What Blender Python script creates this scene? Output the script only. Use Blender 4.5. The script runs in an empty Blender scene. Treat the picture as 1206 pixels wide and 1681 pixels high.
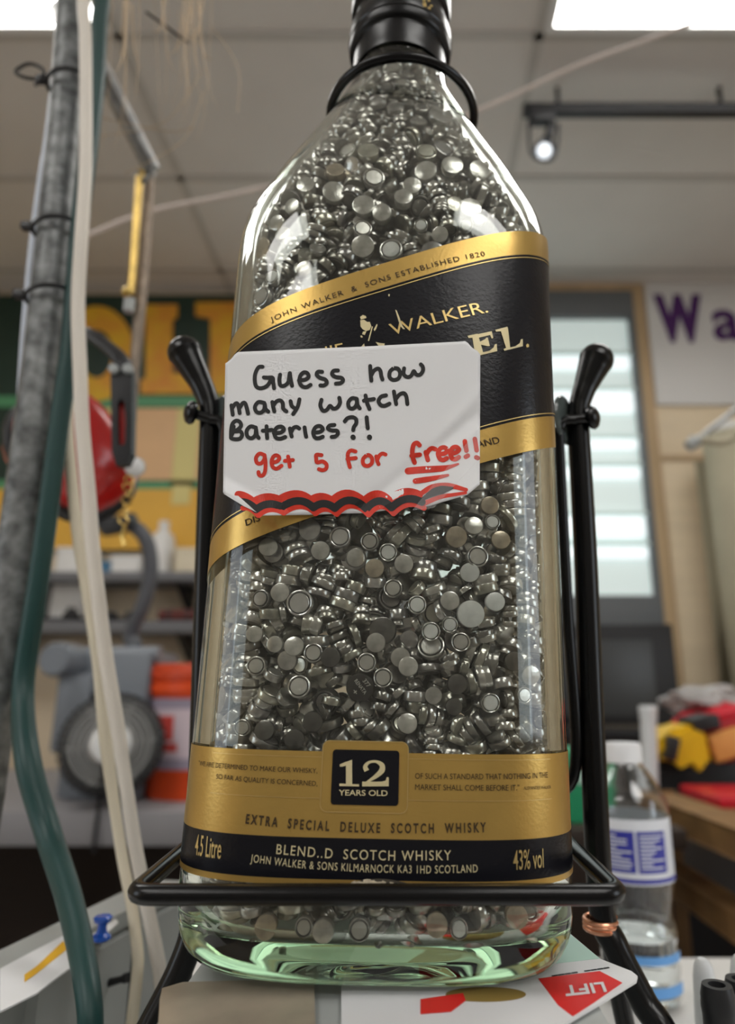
import bpy, bmesh, math, random
import numpy as np
from mathutils import Vector, Matrix
random.seed(4)
C = bpy.context.scene.collection
sc = bpy.context.scene
PI = math.pi

# ------------------------------------------------------------------ camera, light, exposure
F, PX, PY, PITCH, CZ = 1115.0, 663.0, 836.0, math.radians(15.0), 1.25   # focal length and principal point of the 1206x1681 frame
cd = bpy.data.cameras.new('camera'); cam = bpy.data.objects.new('camera', cd); C.objects.link(cam)
cd.sensor_fit = 'VERTICAL'; cd.sensor_height = 36.0; cd.sensor_width = 36.0
cd.lens = F/1681*36.0
cd.shift_x = -(PX-603.0)/1681; cd.shift_y = (PY-840.5)/1681
cd.clip_start = 0.02; cd.clip_end = 60
cd.dof.use_dof = True; cd.dof.focus_distance = 0.245; cd.dof.aperture_fstop = cd.lens/3.6
cam.location = (0, 0, CZ); cam.rotation_euler = (PI/2+PITCH, 0, 0)
sc.camera = cam
w = bpy.data.worlds.new('world'); sc.world = w; w.use_nodes = True
w.node_tree.nodes['Background'].inputs[0].default_value = (.8, .9, 1, 1)
w.node_tree.nodes['Background'].inputs[1].default_value = .6
vs = sc.view_settings
sc.display_settings.display_device = 'sRGB'
vs.view_transform = 'Standard'; vs.look = 'None'; vs.gamma = 1; vs.use_curve_mapping = False
vs.exposure = EXPOSURE = 0.42
TROFFER = 6.4            # radiance of the ceiling light diffusers
cy = sc.cycles
cy.max_bounces = 18; cy.diffuse_bounces = 4; cy.glossy_bounces = 6; cy.transmission_bounces = 14; cy.transparent_max_bounces = 12
cy.use_denoising = True; cy.sample_clamp_indirect = 6.0; cy.blur_glossy = 0.5
def area(name, loc, rot, sx, sy, power, col):
    l = bpy.data.lights.new(name, 'AREA'); l.shape = 'RECTANGLE'; l.size = sx; l.size_y = sy; l.energy = power; l.color = col
    o = bpy.data.objects.new(name, l); C.objects.link(o); o.location = loc; o.rotation_euler = rot; return o
# daylight through the shop windows in the right and left walls
area('window_daylight', (2.93, -1.0, 1.75), (0, PI/2, 0), 1.5, 1.1, 11, (.86, .93, 1))
area('side_daylight', (-3.13, -1.0, 1.75), (0, -PI/2, 0), 1.5, 1.1, 8, (.86, .93, 1))

# ------------------------------------------------------------------ helpers
def tag(o, label=None, cat=None, group=None, kind=None):
    for k, v in (('label', label), ('category', cat), ('group', group), ('kind', kind)):
        if v: o[k] = v
    return o
def at(px, py, Y, off=0.0):
    """world point seen at pixel (px,py) of the frame, at distance Y in front of the camera (measured along the floor)"""
    c, s = math.cos(PITCH), math.sin(PITCH)
    x = (px-PX)/F; u = (PY-py)/F
    d = Vector((x, c-u*s, s+u*c)); d *= Y/d.y
    return Vector((d.x, d.y, d.z+CZ))
def atz(px, py, z):
    """world point seen at pixel (px,py) lying at world height z"""
    c, s = math.cos(PITCH), math.sin(PITCH)
    x = (px-PX)/F; u = (PY-py)/F
    d = Vector((x, c-u*s, s+u*c)); d *= (z-CZ)/d.z
    return Vector((d.x, d.y, z))
def obj(name, bm, m, parent=None, smooth=None):
    if isinstance(bm, bmesh.types.BMesh):
        me = bpy.data.meshes.new(name); bmesh.ops.recalc_face_normals(bm, faces=bm.faces[:]) if smooth != 'keep' else None
        bm.to_mesh(me); bm.free()
    else: me = bm
    ms = m if isinstance(m, (list, tuple)) else [m]
    for q in ms: me.materials.append(q)
    if smooth != 'flat':
        me.polygons.foreach_set('use_smooth', [True]*len(me.polygons))
        try: me.set_sharp_from_angle(angle=math.radians(38))
        except Exception: pass
    o = bpy.data.objects.new(name, me); C.objects.link(o)
    if parent is not None:
        o.parent = parent
        o.matrix_parent_inverse = parent.matrix_basis.inverted()
    return o
def empty(name, loc, label, cat, group=None):
    o = bpy.data.objects.new(name, None); C.objects.link(o); o.location = loc; o.empty_display_size = .02
    tag(o, label, cat, group); return o
def box(bm, lo, hi, bev=0.0, mi=0):
    r = bmesh.ops.create_cube(bm, size=1.0); vs_ = r['verts']
    for v in vs_:
        v.co = Vector(((lo[i]+hi[i])/2 + v.co[i]*(hi[i]-lo[i]) for i in range(3)))
    fs = set(f for v in vs_ for f in v.link_faces)
    for f in fs: f.material_index = mi
    if bev:
        es = set(e for v in vs_ for e in v.link_edges)
        bmesh.ops.bevel(bm, geom=list(es), offset=bev, segments=2, affect='EDGES', profile=.6)
    return bm
def obox(bm, c, ax, ay, az, bev=0.0):
    """box about c with half-extent vectors ax, ay, az"""
    r = bmesh.ops.create_cube(bm, size=2.0); vs_ = r['verts']
    for v in vs_: v.co = c + ax*v.co.x + ay*v.co.y + az*v.co.z
    if bev:
        es = set(e for v in vs_ for e in v.link_edges)
        bmesh.ops.bevel(bm, geom=list(es), offset=bev, segments=2, affect='EDGES', profile=.6)
    return bm
def spline(pts, n=8):
    P = [Vector(p) for p in pts]
    if len(P) < 3: return P
    Q = [P[0]*2-P[1]] + P + [P[-1]*2-P[-2]]; out = []
    for i in range(1, len(Q)-2):
        a, b, c, d = Q[i-1:i+3]
        for k in range(n):
            t = k/n
            out.append(.5*((2*b) + (c-a)*t + (2*a-5*b+4*c-d)*t*t + (3*b-a-3*c+d)*t**3))
    out.append(P[-1]); return out
def tube(bm, pts, r, seg=12, n=8, smooth=True, closed=False, mi=0, flat=1.0):
    """tube along pts; r a number or a list of radii per given point"""
    P = spline(pts, n) if smooth else [Vector(p) for p in pts]
    m = len(P)
    if isinstance(r, (list, tuple)):
        R = [float(np.interp(i/(m-1)*(len(r)-1), range(len(r)), r)) for i in range(m)]
    else: R = [r]*m
    T = []
    for i in range(m):
        a = P[(i-1) % m if closed else max(i-1, 0)]; b = P[(i+1) % m if closed else min(i+1, m-1)]
        t = (b-a); T.append(t.normalized() if t.length > 1e-9 else Vector((0, 0, 1)))
    u = T[0].orthogonal().normalized(); rings = []
    for i in range(m):
        u = (u - T[i]*u.dot(T[i])).normalized(); v = T[i].cross(u)
        rings.append([bm.verts.new(P[i] + (u*math.cos(2*PI*k/seg) + v*math.sin(2*PI*k/seg)*flat)*R[i]) for k in range(seg)])
    last = m if closed else m-1
    for i in range(last):
        A_, B_ = rings[i], rings[(i+1) % m]
        for k in range(seg):
            f = bm.faces.new((A_[k], A_[(k+1) % seg], B_[(k+1) % seg], B_[k])); f.material_index = mi
    if not closed:
        bm.faces.new(rings[0][::-1]).material_index = mi; bm.faces.new(rings[-1]).material_index = mi
    return bm
def lathe(bm, prof, M=None, seg=32, mi=0, cap=True):
    """revolve (r,z) profile about local z, through matrix M"""
    M = M or Matrix.Identity(4); rings = []
    for r, z in prof:
        if r < 1e-6: rings.append([bm.verts.new(M @ Vector((0, 0, z)))])
        else: rings.append([bm.verts.new(M @ Vector((r*math.cos(2*PI*k/seg), r*math.sin(2*PI*k/seg), z))) for k in range(seg)])
    for a, b in zip(rings, rings[1:]):
        for k in range(seg):
            k2 = (k+1) % seg
            q = [a[k % len(a)], a[k2 % len(a)], b[k2 % len(b)], b[k % len(b)]]
            q2 = []
            for v in q:
                if v not in q2: q2.append(v)
            if len(q2) > 2: bm.faces.new(q2).material_index = mi
    if cap:
        for rr in (rings[0], rings[-1]):
            if len(rr) > 2:
                try: bm.faces.new(rr).material_index = mi
                except ValueError: pass
    return bm
def frame(o, z, x=None):
    """matrix with origin o and local z along z"""
    z = Vector(z).normalized(); x = Vector(x) if x is not None else z.orthogonal()
    x = (x - z*x.dot(z)).normalized(); y = z.cross(x)
    return Matrix(((x.x, y.x, z.x, o[0]), (x.y, y.y, z.y, o[1]), (x.z, y.z, z.z, o[2]), (0, 0, 0, 1)))
def prism(bm, pts, d, mi=0):
    """polygon pts (3D list) extruded by vector d"""
    a = [bm.verts.new(p) for p in pts]; b = [bm.verts.new(Vector(p)+d) for p in pts]
    bm.faces.new(a).material_index = mi; bm.faces.new(b[::-1]).material_index = mi
    n = len(a)
    for i in range(n): bm.faces.new((a[i], b[i], b[(i+1) % n], a[(i+1) % n])).material_index = mi
    return bm
NB = bmesh.new

def mat(name, col, rough=.5, metal=0.0, bump=0.0, bscale=60, var=0.0, vscale=20, spec=None, trans=0.0, ior=1.45, emit=None, estr=1.0, coat=0.0, obj_color=False, stretch=None, alpha=1.0, col2=None):
    m = bpy.data.materials.new(name); m.use_nodes = True
    nt = m.node_tree; N = nt.nodes; L = nt.links; p = N['Principled BSDF']
    p.inputs['Base Color'].default_value = (*col, 1); p.inputs['Roughness'].default_value = rough; p.inputs['Metallic'].default_value = metal
    if spec is not None: p.inputs['Specular IOR Level'].default_value = spec
    p.inputs['Transmission Weight'].default_value = trans; p.inputs['IOR'].default_value = ior
    p.inputs['Coat Weight'].default_value = coat; p.inputs['Coat Roughness'].default_value = .08
    p.inputs['Alpha'].default_value = alpha
    if emit: p.inputs['Emission Color'].default_value = (*emit, 1); p.inputs['Emission Strength'].default_value = estr
    def coord():
        tc = N.new('ShaderNodeTexCoord'); mp = N.new('ShaderNodeMapping'); L.new(tc.outputs['Object'], mp.inputs[0])
        if stretch: mp.inputs['Scale'].default_value = stretch
        return mp.outputs[0]
    src = None
    if obj_color:
        oi = N.new('ShaderNodeObjectInfo'); src = oi.outputs['Color']; L.new(src, p.inputs['Base Color'])
    if var or col2:
        no = N.new('ShaderNodeTexNoise'); no.inputs['Scale'].default_value = vscale; no.inputs['Detail'].default_value = 5
        L.new(coord(), no.inputs['Vector'])
        mr = N.new('ShaderNodeMapRange'); mr.inputs[1].default_value = .32; mr.inputs[2].default_value = .68
        L.new(no.outputs['Fac'], mr.inputs[0])
        mx = N.new('ShaderNodeMix'); mx.data_type = 'RGBA'
        L.new(mr.outputs[0], mx.inputs[0])
        if col2:
            mx.inputs[6].default_value = (*col, 1); mx.inputs[7].default_value = (*col2, 1)
        else:
            mx.blend_type = 'MULTIPLY'
            if src: L.new(src, mx.inputs[6])
            else: mx.inputs[6].default_value = (*col, 1)
            mx.inputs[7].default_value = (1-var, 1-var, 1-var, 1)
        L.new(mx.outputs[2], p.inputs['Base Color'])
    if bump:
        no = N.new('ShaderNodeTexNoise'); no.inputs['Scale'].default_value = bscale; no.inputs['Detail'].default_value = 4
        L.new(coord(), no.inputs['Vector'])
        b = N.new('ShaderNodeBump'); b.inputs['Strength'].default_value = bump; b.inputs['Distance'].default_value = .002
        L.new(no.outputs['Fac'], b.inputs['Height']); L.new(b.outputs[0], p.inputs['Normal'])
    return m

# ------------------------------------------------------------------ materials
M_ceil = mat('ceiling_tile', (.80, .765, .73), .9, bump=.25, bscale=160, var=.06, vscale=3)
M_grid = mat('ceiling_grid', (.60, .575, .54), .6)
M_wall = mat('tan_wall_paint', (.72, .60, .44), .8, var=.08, vscale=2)
M_wallf = mat('darkened_front_wall', (.30, .28, .25), .7, var=.2, vscale=4)  # unseen wall behind the camera, darkened for its reflections in glass and metal
M_wood = mat('tan_wood_trim', (.60, .43, .25), .55, var=.2, vscale=14, stretch=(1, 1, .1))
M_panel = mat('birch_panel', (.86, .71, .50), .5, var=.1, vscale=6, stretch=(.3, 1, 3))
M_floor = mat('vinyl_floor', (.20, .18, .165), .5, var=.15, vscale=8)
M_light = mat('light_diffuser', (.9, .9, .9), .5, emit=(1, .98, .94), estr=TROFFER)
M_white = mat('white_enamel', (.85, .85, .84), .4)
M_black = mat('gloss_black_metal', (.004, .004, .0045), .24, spec=.4)
M_dark = mat('dark_plastic', (.018, .018, .02), .4)
M_cap = mat('black_capsule', (.005, .005, .006), .28, spec=.45)
M_gold = mat('gold_foil', (.68, .44, .125), .28, .68, bump=.035, bscale=900, var=.1, vscale=60)
M_goldln = mat('gold_ink', (.78, .58, .24), .35, .8)
M_cream = mat('cream_ink', (.74, .64, .38), .45, .3)
M_blk = mat('black_label_paper', (.007, .007, .010), .25, bump=.06, bscale=700, spec=.4)
M_ink = mat('brown_ink', (.045, .025, .008), .6)
M_paper = mat('white_card', (.83, .83, .84), .6, var=.03, vscale=30)
M_mark = mat('black_marker', (.012, .012, .012), .55)
M_red = mat('red_marker', (.74, .035, .012), .5, var=.25, vscale=180)
M_tape = mat('clear_tape', (.95, .95, .95), .12, trans=.0, alpha=.13)
M_grey = mat('grey_machine_paint', (.20, .22, .25), .35)
M_lgrey = mat('light_grey_metal', (.44, .46, .45), .45, var=.08, vscale=12)
M_shelf = mat('shelf_laminate', (.16, .16, .17), .5)
M_bench = mat('bench_laminate', (.30, .29, .30), .5)
M_steel = mat('worn_steel', (.42, .42, .41), .38, .9, var=.45, vscale=120, bump=.2, bscale=200)
M_galv = mat('galvanised_pipe', (.30, .31, .31), .5, .5, var=.7, vscale=90, bump=.1, bscale=150)
M_brass = mat('brass', (.72, .50, .16), .3, 1, var=.3, vscale=90)
M_copper = mat('copper_wire', (.86, .42, .26), .3, 1)
M_wcable = mat('white_cable', (.80, .74, .66), .45)
M_wcable2 = mat('off_white_cable', (.80, .72, .56), .45)
M_pink = mat('pinkish_cord', (.72, .62, .56), .5)
M_green = mat('green_cable', (.014, .058, .055), .42)
M_bluewhite = mat('pale_blue_cable', (.72, .78, .90), .4)
M_ear = mat('red_plastic', (.52, .012, .010), .28, coat=.3)
M_orange = mat('orange_plastic', (.86, .085, .012), .4)
M_bag = mat('hazy_bag', (.82, .68, .74), .4)
M_bagred = mat('red_print', (.80, .10, .08), .5)
M_mauve = mat('mauve_print', (.42, .36, .46), .5)
M_sgreen = mat('sign_dark_green', (.018, .045, .030), .5, var=.3, vscale=5)
M_syel = mat('sign_yellow', (.72, .43, .015), .5, col2=(.70, .27, .03), vscale=7)
M_stan = mat('sign_tan', (.76, .47, .24), .5, var=.08, vscale=5)
M_slem = mat('sign_lemon', (.72, .62, .24), .5)
M_sgrn = mat('sign_mid_green', (.09, .30, .14), .5)
M_sora = mat('sign_amber', (.82, .46, .06), .5, var=.12, vscale=5)
M_purple = mat('purple_letter', (.075, .012, .13), .5)
M_board = mat('sign_white', (.78, .77, .76), .5)
M_case = mat('case_grey', (.15, .16, .17), .4)
M_casein = mat('backlit_panel', (.70, .78, .77), .5, emit=(.76, .90, .87), estr=.30)
M_caseglow = mat('case_glow', (.9, .9, .9), .5, emit=(.86, .97, 1), estr=.6)
M_caseglass = mat('shelf_glass', (.80, .92, .90), .25, spec=.5)
M_screen = mat('dark_panel', (.055, .058, .060), .3)
M_beige = mat('beige_canvas', (.56, .51, .37), .8, var=.15, vscale=5)
M_woodb = mat('brown_wood', (.30, .165, .065), .5, var=.35, vscale=10, stretch=(.2, 2, 2))
M_yel = mat('yellow_plastic', (.83, .52, .006), .4)
M_bagp = mat('clear_bag_plastic', (.46, .43, .42), .25, bump=1.0, bscale=18, var=.35, vscale=14)
M_bagr = mat('red_bag', (.60, .012, .03), .35, bump=.6, bscale=14)
M_tube = mat('white_tube_plastic', (.74, .77, .79), .4)
M_grnb = mat('green_box_paint', (.02, .30, .13), .5)
M_pet = mat('bottle_pet', (.98, 1, 1), .04, trans=1.0, ior=1.45, bump=.15, bscale=40)
M_water = mat('water', (.97, .99, 1), .0, trans=1.0, ior=1.33)
M_wlabel = mat('blue_label', (.035, .04, .36), .4)
M_wlabel2 = mat('pale_label', (.80, .82, .88), .4)
M_blue2 = mat('sky_blue_band', (.16, .42, .86), .4)
M_wcap = mat('white_cap', (.86, .86, .88), .4)
M_pin = mat('blue_pin_plastic', (.02, .12, .62), .25, coat=.4)
M_cardred = mat('card_red', (.80, .022, .02), .45)
M_mint = mat('card_mint', (.52, .74, .64), .5)
M_clearbrown = mat('brown_film', (.45, .38, .29), .3, var=.35, vscale=40)
M_hole = mat('hole_gold', (.30, .20, .05), .6)
M_markw = mat('pen_plastic', (.72, .74, .75), .3, coat=.4)
M_yellowst = mat('yellow_stripe', (.90, .50, .03), .5)
M_hair = mat('straw_fibre', (.55, .42, .28), .6)
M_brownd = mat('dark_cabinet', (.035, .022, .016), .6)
M_white2 = mat('white_plastic', (.78, .77, .75), .5)

# bottle glass: a real, thick, slightly green dielectric
M_glass = bpy.data.materials.new('bottle_glass'); M_glass.use_nodes = True
_n = M_glass.node_tree; _p = _n.nodes['Principled BSDF']
_p.inputs['Base Color'].default_value = (1, 1, 1, 1); _p.inputs['Roughness'].default_value = 0; _p.inputs['IOR'].default_value = 1.5
_p.inputs['Transmission Weight'].default_value = 1
_v = _n.nodes.new('ShaderNodeVolumeAbsorption'); _v.inputs[0].default_value = (.54, .80, .46, 1); _v.inputs[1].default_value = 15
_n.links.new(_v.outputs[0], _n.nodes['Material Output'].inputs['Volume'])

# cells: nickel-plated steel; tone comes from each object's own colour
M_can = mat('nickel_can', (.6, .57, .52), .20, .66, bump=.05, bscale=500, var=.35, vscale=300, obj_color=True)
M_capm = mat('nickel_cap', (.6, .57, .52), .27, .62, bump=.04, bscale=900, var=.15, vscale=260, obj_color=True)
M_capw = mat('white_cap_face', (.95, .94, .91), .45, .1, var=.12, vscale=400)
M_brightc = mat('bright_can', (.94, .94, .92), .35, .3, var=.15, vscale=300)
M_gask = mat('gasket', (.012, .012, .012), .5)
M_stamp = mat('stamped_mark', (.50, .48, .44), .5, .3)
M_pile = bpy.data.materials.new('nickel_pile'); M_pile.use_nodes = True
_n = M_pile.node_tree; _p = _n.nodes['Principled BSDF']; _p.inputs['Metallic'].default_value = .74; _p.inputs['Roughness'].default_value = .22
_g = _n.nodes.new('ShaderNodeNewGeometry'); _r = _n.nodes.new('ShaderNodeValToRGB')
_n.links.new(_g.outputs['Random Per Island'], _r.inputs[0]); _n.links.new(_r.outputs[0], _p.inputs['Base Color'])
_r.color_ramp.elements[0].color = (.24, .23, .215, 1); _r.color_ramp.elements[1].color = (.68, .66, .62, 1)

# ------------------------------------------------------------------ the room
X0, X1, Y0, Y1, ZC = -3.2, 3.0, -3.0, 3.08, CZ+1.98
def struct(name, bm, m, **k):
    o = obj(name, bm, m, **k); o['kind'] = 'structure'; return o
bm = NB(); box(bm, (X0-.1, Y0-.1, -.1), (X1+.1, Y1+.1, 0)); struct('floor', bm, M_floor)
bm = NB(); box(bm, (X0-.1, Y0-.1, ZC), (X1+.1, Y1+.1, ZC+.1)); struct('ceiling', bm, M_ceil)
bm = NB(); box(bm, (X0-.1, Y1, 0), (X1+.1, Y1+.1, ZC)); struct('wall_back', bm, M_wall)
bm = NB(); box(bm, (X0-.1, Y0-.1, 0), (X1+.1, Y0, ZC)); struct('wall_front', bm, M_wallf)
def holed(name, axis, c0, c1, lo, hi, h0, h1):
    """wall slab with one rectangular window opening; axis 0: faces x, 1: faces y"""
    bm = NB()
    for a0, a1, z0, z1 in ((lo, hi, 0, h0[1]), (lo, hi, h1[1], ZC), (lo, h0[0], h0[1], h1[1]), (h1[0], hi, h0[1], h1[1])):
        if axis == 0: box(bm, (c0, a0, z0), (c1, a1, z1))
        else: box(bm, (a0, c0, z0), (a1, c1, z1))
    return struct(name, bm, M_wall)
holed('wall_right', 0, X1, X1+.1, Y0-.1, Y1+.1, (-1.58, .95), (-.42, 2.55))
holed('wall_left', 0, X0-.1, X0, Y0-.1, Y1+.1, (-1.58, .95), (-.42, 2.55))
bm = NB()
for y in (-1.58, -1.02, -.46): box(bm, (X1+.02, y, .95), (X1+.08, y+.04, 2.55))
for z in (.95, 2.51): box(bm, (X1+.02, -1.58, z), (X1+.08, -.42, z+.04))
struct('window_1', bm, M_white)
bm = NB()
for y in (-1.58, -1.02, -.46): box(bm, (X0-.08, y, .95), (X0-.02, y+.04, 2.55))
for z in (.95, 2.51): box(bm, (X0-.08, -1.58, z), (X0-.02, -.42, z+.04))
struct('window_2', bm, M_white)
# T-bar grid of the suspended ceiling
TX, TY = 1.31, .61
bm = NB()
x = .42-3*TX
while x < X1:
    if x > X0: box(bm, (x-.014, Y0, ZC-.006), (x+.014, Y1, ZC+.002))
    x += TX
y = 1.667-8*TY
while y < Y1:
    if y > Y0: box(bm, (X0, y-.014, ZC-.006), (X1, y+.014, ZC+.002))
    y += TY
struct('trim_1', bm, M_grid)
# fluorescent troffers set in the grid
names = {(-1, 0): 'white ceiling light panel above the tall grey pipe, touching the frame top', (1, 0): 'white ceiling light panel above the black track rail, right of the bottle cap'}
for i, x in ((-1, .42-2*TX), (1, .42)):
    for j, y in enumerate((1.667-TY, 1.667-5*TY, 1.667-7*TY)):
        t = empty('ceiling_light', (x+TX/2, y+TY/2, ZC-.01),
                  names.get((i, j), 'white ceiling light panel behind the viewer, %s of its pair in the %s row' % ('left' if i < 0 else 'right', ('first', 'second', 'third')[j])),
                  'ceiling light', 'fluorescent ceiling panels')
        bm = NB(); box(bm, (x+.04, y+.04, ZC-.012), (x+TX-.04, y+TY-.04, ZC-.008)); obj('diffuser', bm, M_light, t)
        bm = NB()
        for a in ((x+.015, y+.015, x+TX-.015, y+.04), (x+.015, y+TY-.04, x+TX-.015, y+TY-.015), (x+.015, y+.04, x+.04, y+TY-.04), (x+TX-.04, y+.04, x+TX-.015, y+TY-.04)):
            box(bm, (a[0], a[1], ZC-.016), (a[2], a[3], ZC-.002))
        obj('frame', bm, M_white, t)

# ---- back wall, left: painted sign, shelves and what stands on them
YW = Y1-.03
def wrect(bm, x0, y0, x1, y1, Y, d, mi=0):
    """upright slab whose front face spans the given pixels at distance Y, d deep"""
    a, b = at(x0, y0, Y), at(x1, y1, Y); top, bot = a.z, b.z
    xa, xb = at(x0, (y0+y1)/2, Y).x, at(x1, (y0+y1)/2, Y).x
    box(bm, (min(xa, xb), Y, min(top, bot)), (max(xa, xb), Y+d, max(top, bot)), 0, mi)
    return bm
def glyph(text, s=1.0, bold=0.0, space=1.0):
    """filled letters as (verts2d, faces) with cap height 1"""
    cu = bpy.data.curves.new('t', 'FONT'); cu.body = text; cu.size = s; cu.offset = bold; cu.space_character = space; cu.resolution_u = 4
    o = bpy.data.objects.new('t', cu); C.objects.link(o)
    me = bpy.data.meshes.new_from_object(o.evaluated_get(bpy.context.evaluated_depsgraph_get()))
    v = np.array([p.co[:2] for p in me.vertices]); f = [tuple(p.vertices) for p in me.polygons]
    bpy.data.objects.remove(o); bpy.data.curves.remove(cu); bpy.data.meshes.remove(me)
    return v, f
CAPH = None
def letters(text, bold=0.0, space=1.0):
    global CAPH
    if CAPH is None: CAPH = glyph('H')[0][:, 1].max()
    v, f = glyph(text, 1.0, bold, space); v = v/CAPH; v[:, 0] -= v[:, 0].min(); return v, f
def flat_text(name, text, m, parent, p0, p1, h, up, n, bold=0.0):
    """letters standing on the line p0-p1, h tall, facing n"""
    v, f = letters(text, bold); W = v[:, 0].max(); ux = (p1-p0)/W
    bm = NB(); vv = [bm.verts.new(p0 + ux*float(a) + up*(float(b)*h) + n*.0) for a, b in v]
    for q in f:
        try: bm.faces.new([vv[i] for i in q])
        except ValueError: pass
    r = bmesh.ops.extrude_face_region(bm, geom=bm.faces[:])
    bmesh.ops.translate(bm, verts=[g for g in r['geom'] if isinstance(g, bmesh.types.BMVert)], vec=n*(up.length*h*.03))
    return obj(name, bm, m, parent, smooth='flat')
sg = empty('painted_sign', at(240, 900, YW), 'painted dark green sign with big yellow letters behind the red earmuffs', 'sign')
bm = NB(); wrect(bm, -160, 484, 415, 905, YW, .025); obj('board', bm, M_sgreen, sg)
def quad3(bm, pts, Y, d): return prism(bm, [at(x, y, Y) for x, y in pts], Vector((0, -d, 0)))
bm = NB()          # round letter: an arched ring
ring_o = [(160+62*math.cos(a), 582-78*math.sin(a)) for a in np.linspace(-PI/2, PI*1.5, 33)]
ring_i = [(160+26*math.cos(a), 582-40*math.sin(a)) for a in np.linspace(-PI/2, PI*1.5, 33)]
for k in range(32): quad3(bm, [ring_o[k], ring_o[k+1], ring_i[k+1], ring_i[k]], YW, .012)
obj('letter', bm, M_syel, sg)
bm = NB(); quad3(bm, [(228, 502), (292, 502), (292, 522), (284, 526), (284, 614), (314, 614), (322, 592), (334, 592), (334, 648), (232, 648), (232, 626), (240, 622), (240, 526), (228, 522)], YW, .012); obj('letter', bm, M_syel, sg)
bm = NB(); quad3(bm, [(322, 498), (400, 498), (400, 520), (386, 524), (386, 626), (400, 628), (400, 648), (334, 648), (334, 628), (346, 626), (346, 524), (322, 520)], YW, .012); obj('letter', bm, M_syel, sg)
for nm, r, m in (('stripe', (-160, 650, 415, 668), M_sgrn), ('panel', (205, 670, 286, 790), M_stan), ('panel', (286, 670, 324, 800), M_slem), ('stripe', (-160, 788, 415, 803), M_sgrn), ('panel', (-160, 803, 415, 902), M_sora), ('panel', (100, 670, 205, 788), M_slem), ('panel', (324, 670, 415, 788), M_stan), ('panel', (282, 796, 312, 828), M_slem)):
    bm = NB(); wrect(bm, *r, YW-.006 if r[2] != 312 else YW-.011, .007); obj(nm, bm, m, sg)
YS = 2.82
for (ya, yb, nm, lb) in ((938, 953, 'wall_shelf', 'dark grey wall shelf under the yellow sign, holding the white bottle'), (1019, 1038, 'wall_shelf', 'dark grey wall shelf just above the orange bucket')):
    t = empty(nm, at(200, yb, YS), lb, 'shelf', 'dark wall shelves')
    bm = NB(); a = at(-120, ya, YS); b = at(420, yb, YS)
    box(bm, (a.x, YS, b.z), (b.x, Y1, a.z), .003); obj('board', bm, M_shelf, t)
    for px in (300, 20):
        p = at(px, yb, YS+.12); q = at(px, yb+34, YS+.12)
        bm = NB(); prism(bm, [Vector((p.x-.012, YS+.06, b.z)), Vector((p.x-.012, Y1, b.z)), Vector((p.x-.012, Y1, b.z-.12))], Vector((.024, 0, 0))); obj('bracket', bm, M_dark, t)
z1 = at(200, 938, YS+.06).z; z1 = at(-120, 938, YS).z; z2 = at(-120, 1019, YS).z
def upon(px, Y, z): p = at(px, 900, Y); return Vector((atx(px, Y, z), Y, z))
def atx(px, Y, z):
    """world x of pixel column px at distance Y and height z"""
    return (px-PX)/F*(Y*math.cos(PITCH)+(z-CZ)*math.sin(PITCH))
def pz(py, Y): return at(PX, py, Y).z
# things on the upper shelf
t = empty('white_bottle', (atx(262, YS+.1, z1), YS+.1, z1), 'round-shouldered white bottle on the upper wall shelf', 'bottle')
R = (atx(281, YS+.1, z1)-atx(240, YS+.1, z1))/2; H = pz(872, YS+.1)-z1
bm = NB(); lathe(bm, [(R*.92, 0), (R, .01), (R, H*.72), (R*.82, H*.9), (R*.4, H)], Matrix.Translation(t.location)); obj('body', bm, M_white2, t)
bm = NB(); lathe(bm, [(R*.42, H), (R*.42, H*1.22), (0, H*1.22)], Matrix.Translation(t.location)); obj('cap', bm, M_white2, t)
def carton(name, lb, x0, x1, ytop, Y, z, dep, m, cat='box', lid=True):
    xa, xb = atx(x0, Y, z), atx(x1, Y, z); zt = pz(ytop, Y)
    t = empty(name, ((xa+xb)/2, Y+dep/2, z), lb, cat)
    bm = NB(); box(bm, (xa, Y, z), (xb, Y+dep, zt-(.02 if lid else 0)), .004); obj('body', bm, m, t)
    if lid:
        bm = NB(); box(bm, (xa-.004, Y-.004, zt-.022), (xb+.004, Y+dep+.004, zt), .004); obj('lid', bm, m, t)
    return t
carton('storage_box', 'low white box on the upper shelf beside the white bottle', 181, 226, 912, YS+.03, z1, .14, M_white2)
carton('storage_box', 'small blue box on the upper shelf left of the white box', 160, 179, 921, YS+.03, z1, .1, mat('dull_blue', (.06, .19, .33), .5))
carton('storage_box', 'cream box on the upper shelf beside the black stand', 285, 330, 899, YS+.04, z1, .14, mat('cream_box', (.74, .66, .50), .6))
carton('plastic_bin', 'tall whitish plastic bin on the lower wall shelf', 78, 132, 898, YS+.11, z2, .13, M_white2, 'bin')
carton('plastic_bin', 'pale bin at the far end of the lower wall shelf', 10, 60, 930, YS+.11, z2, .13, M_white2, 'bin')
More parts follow.
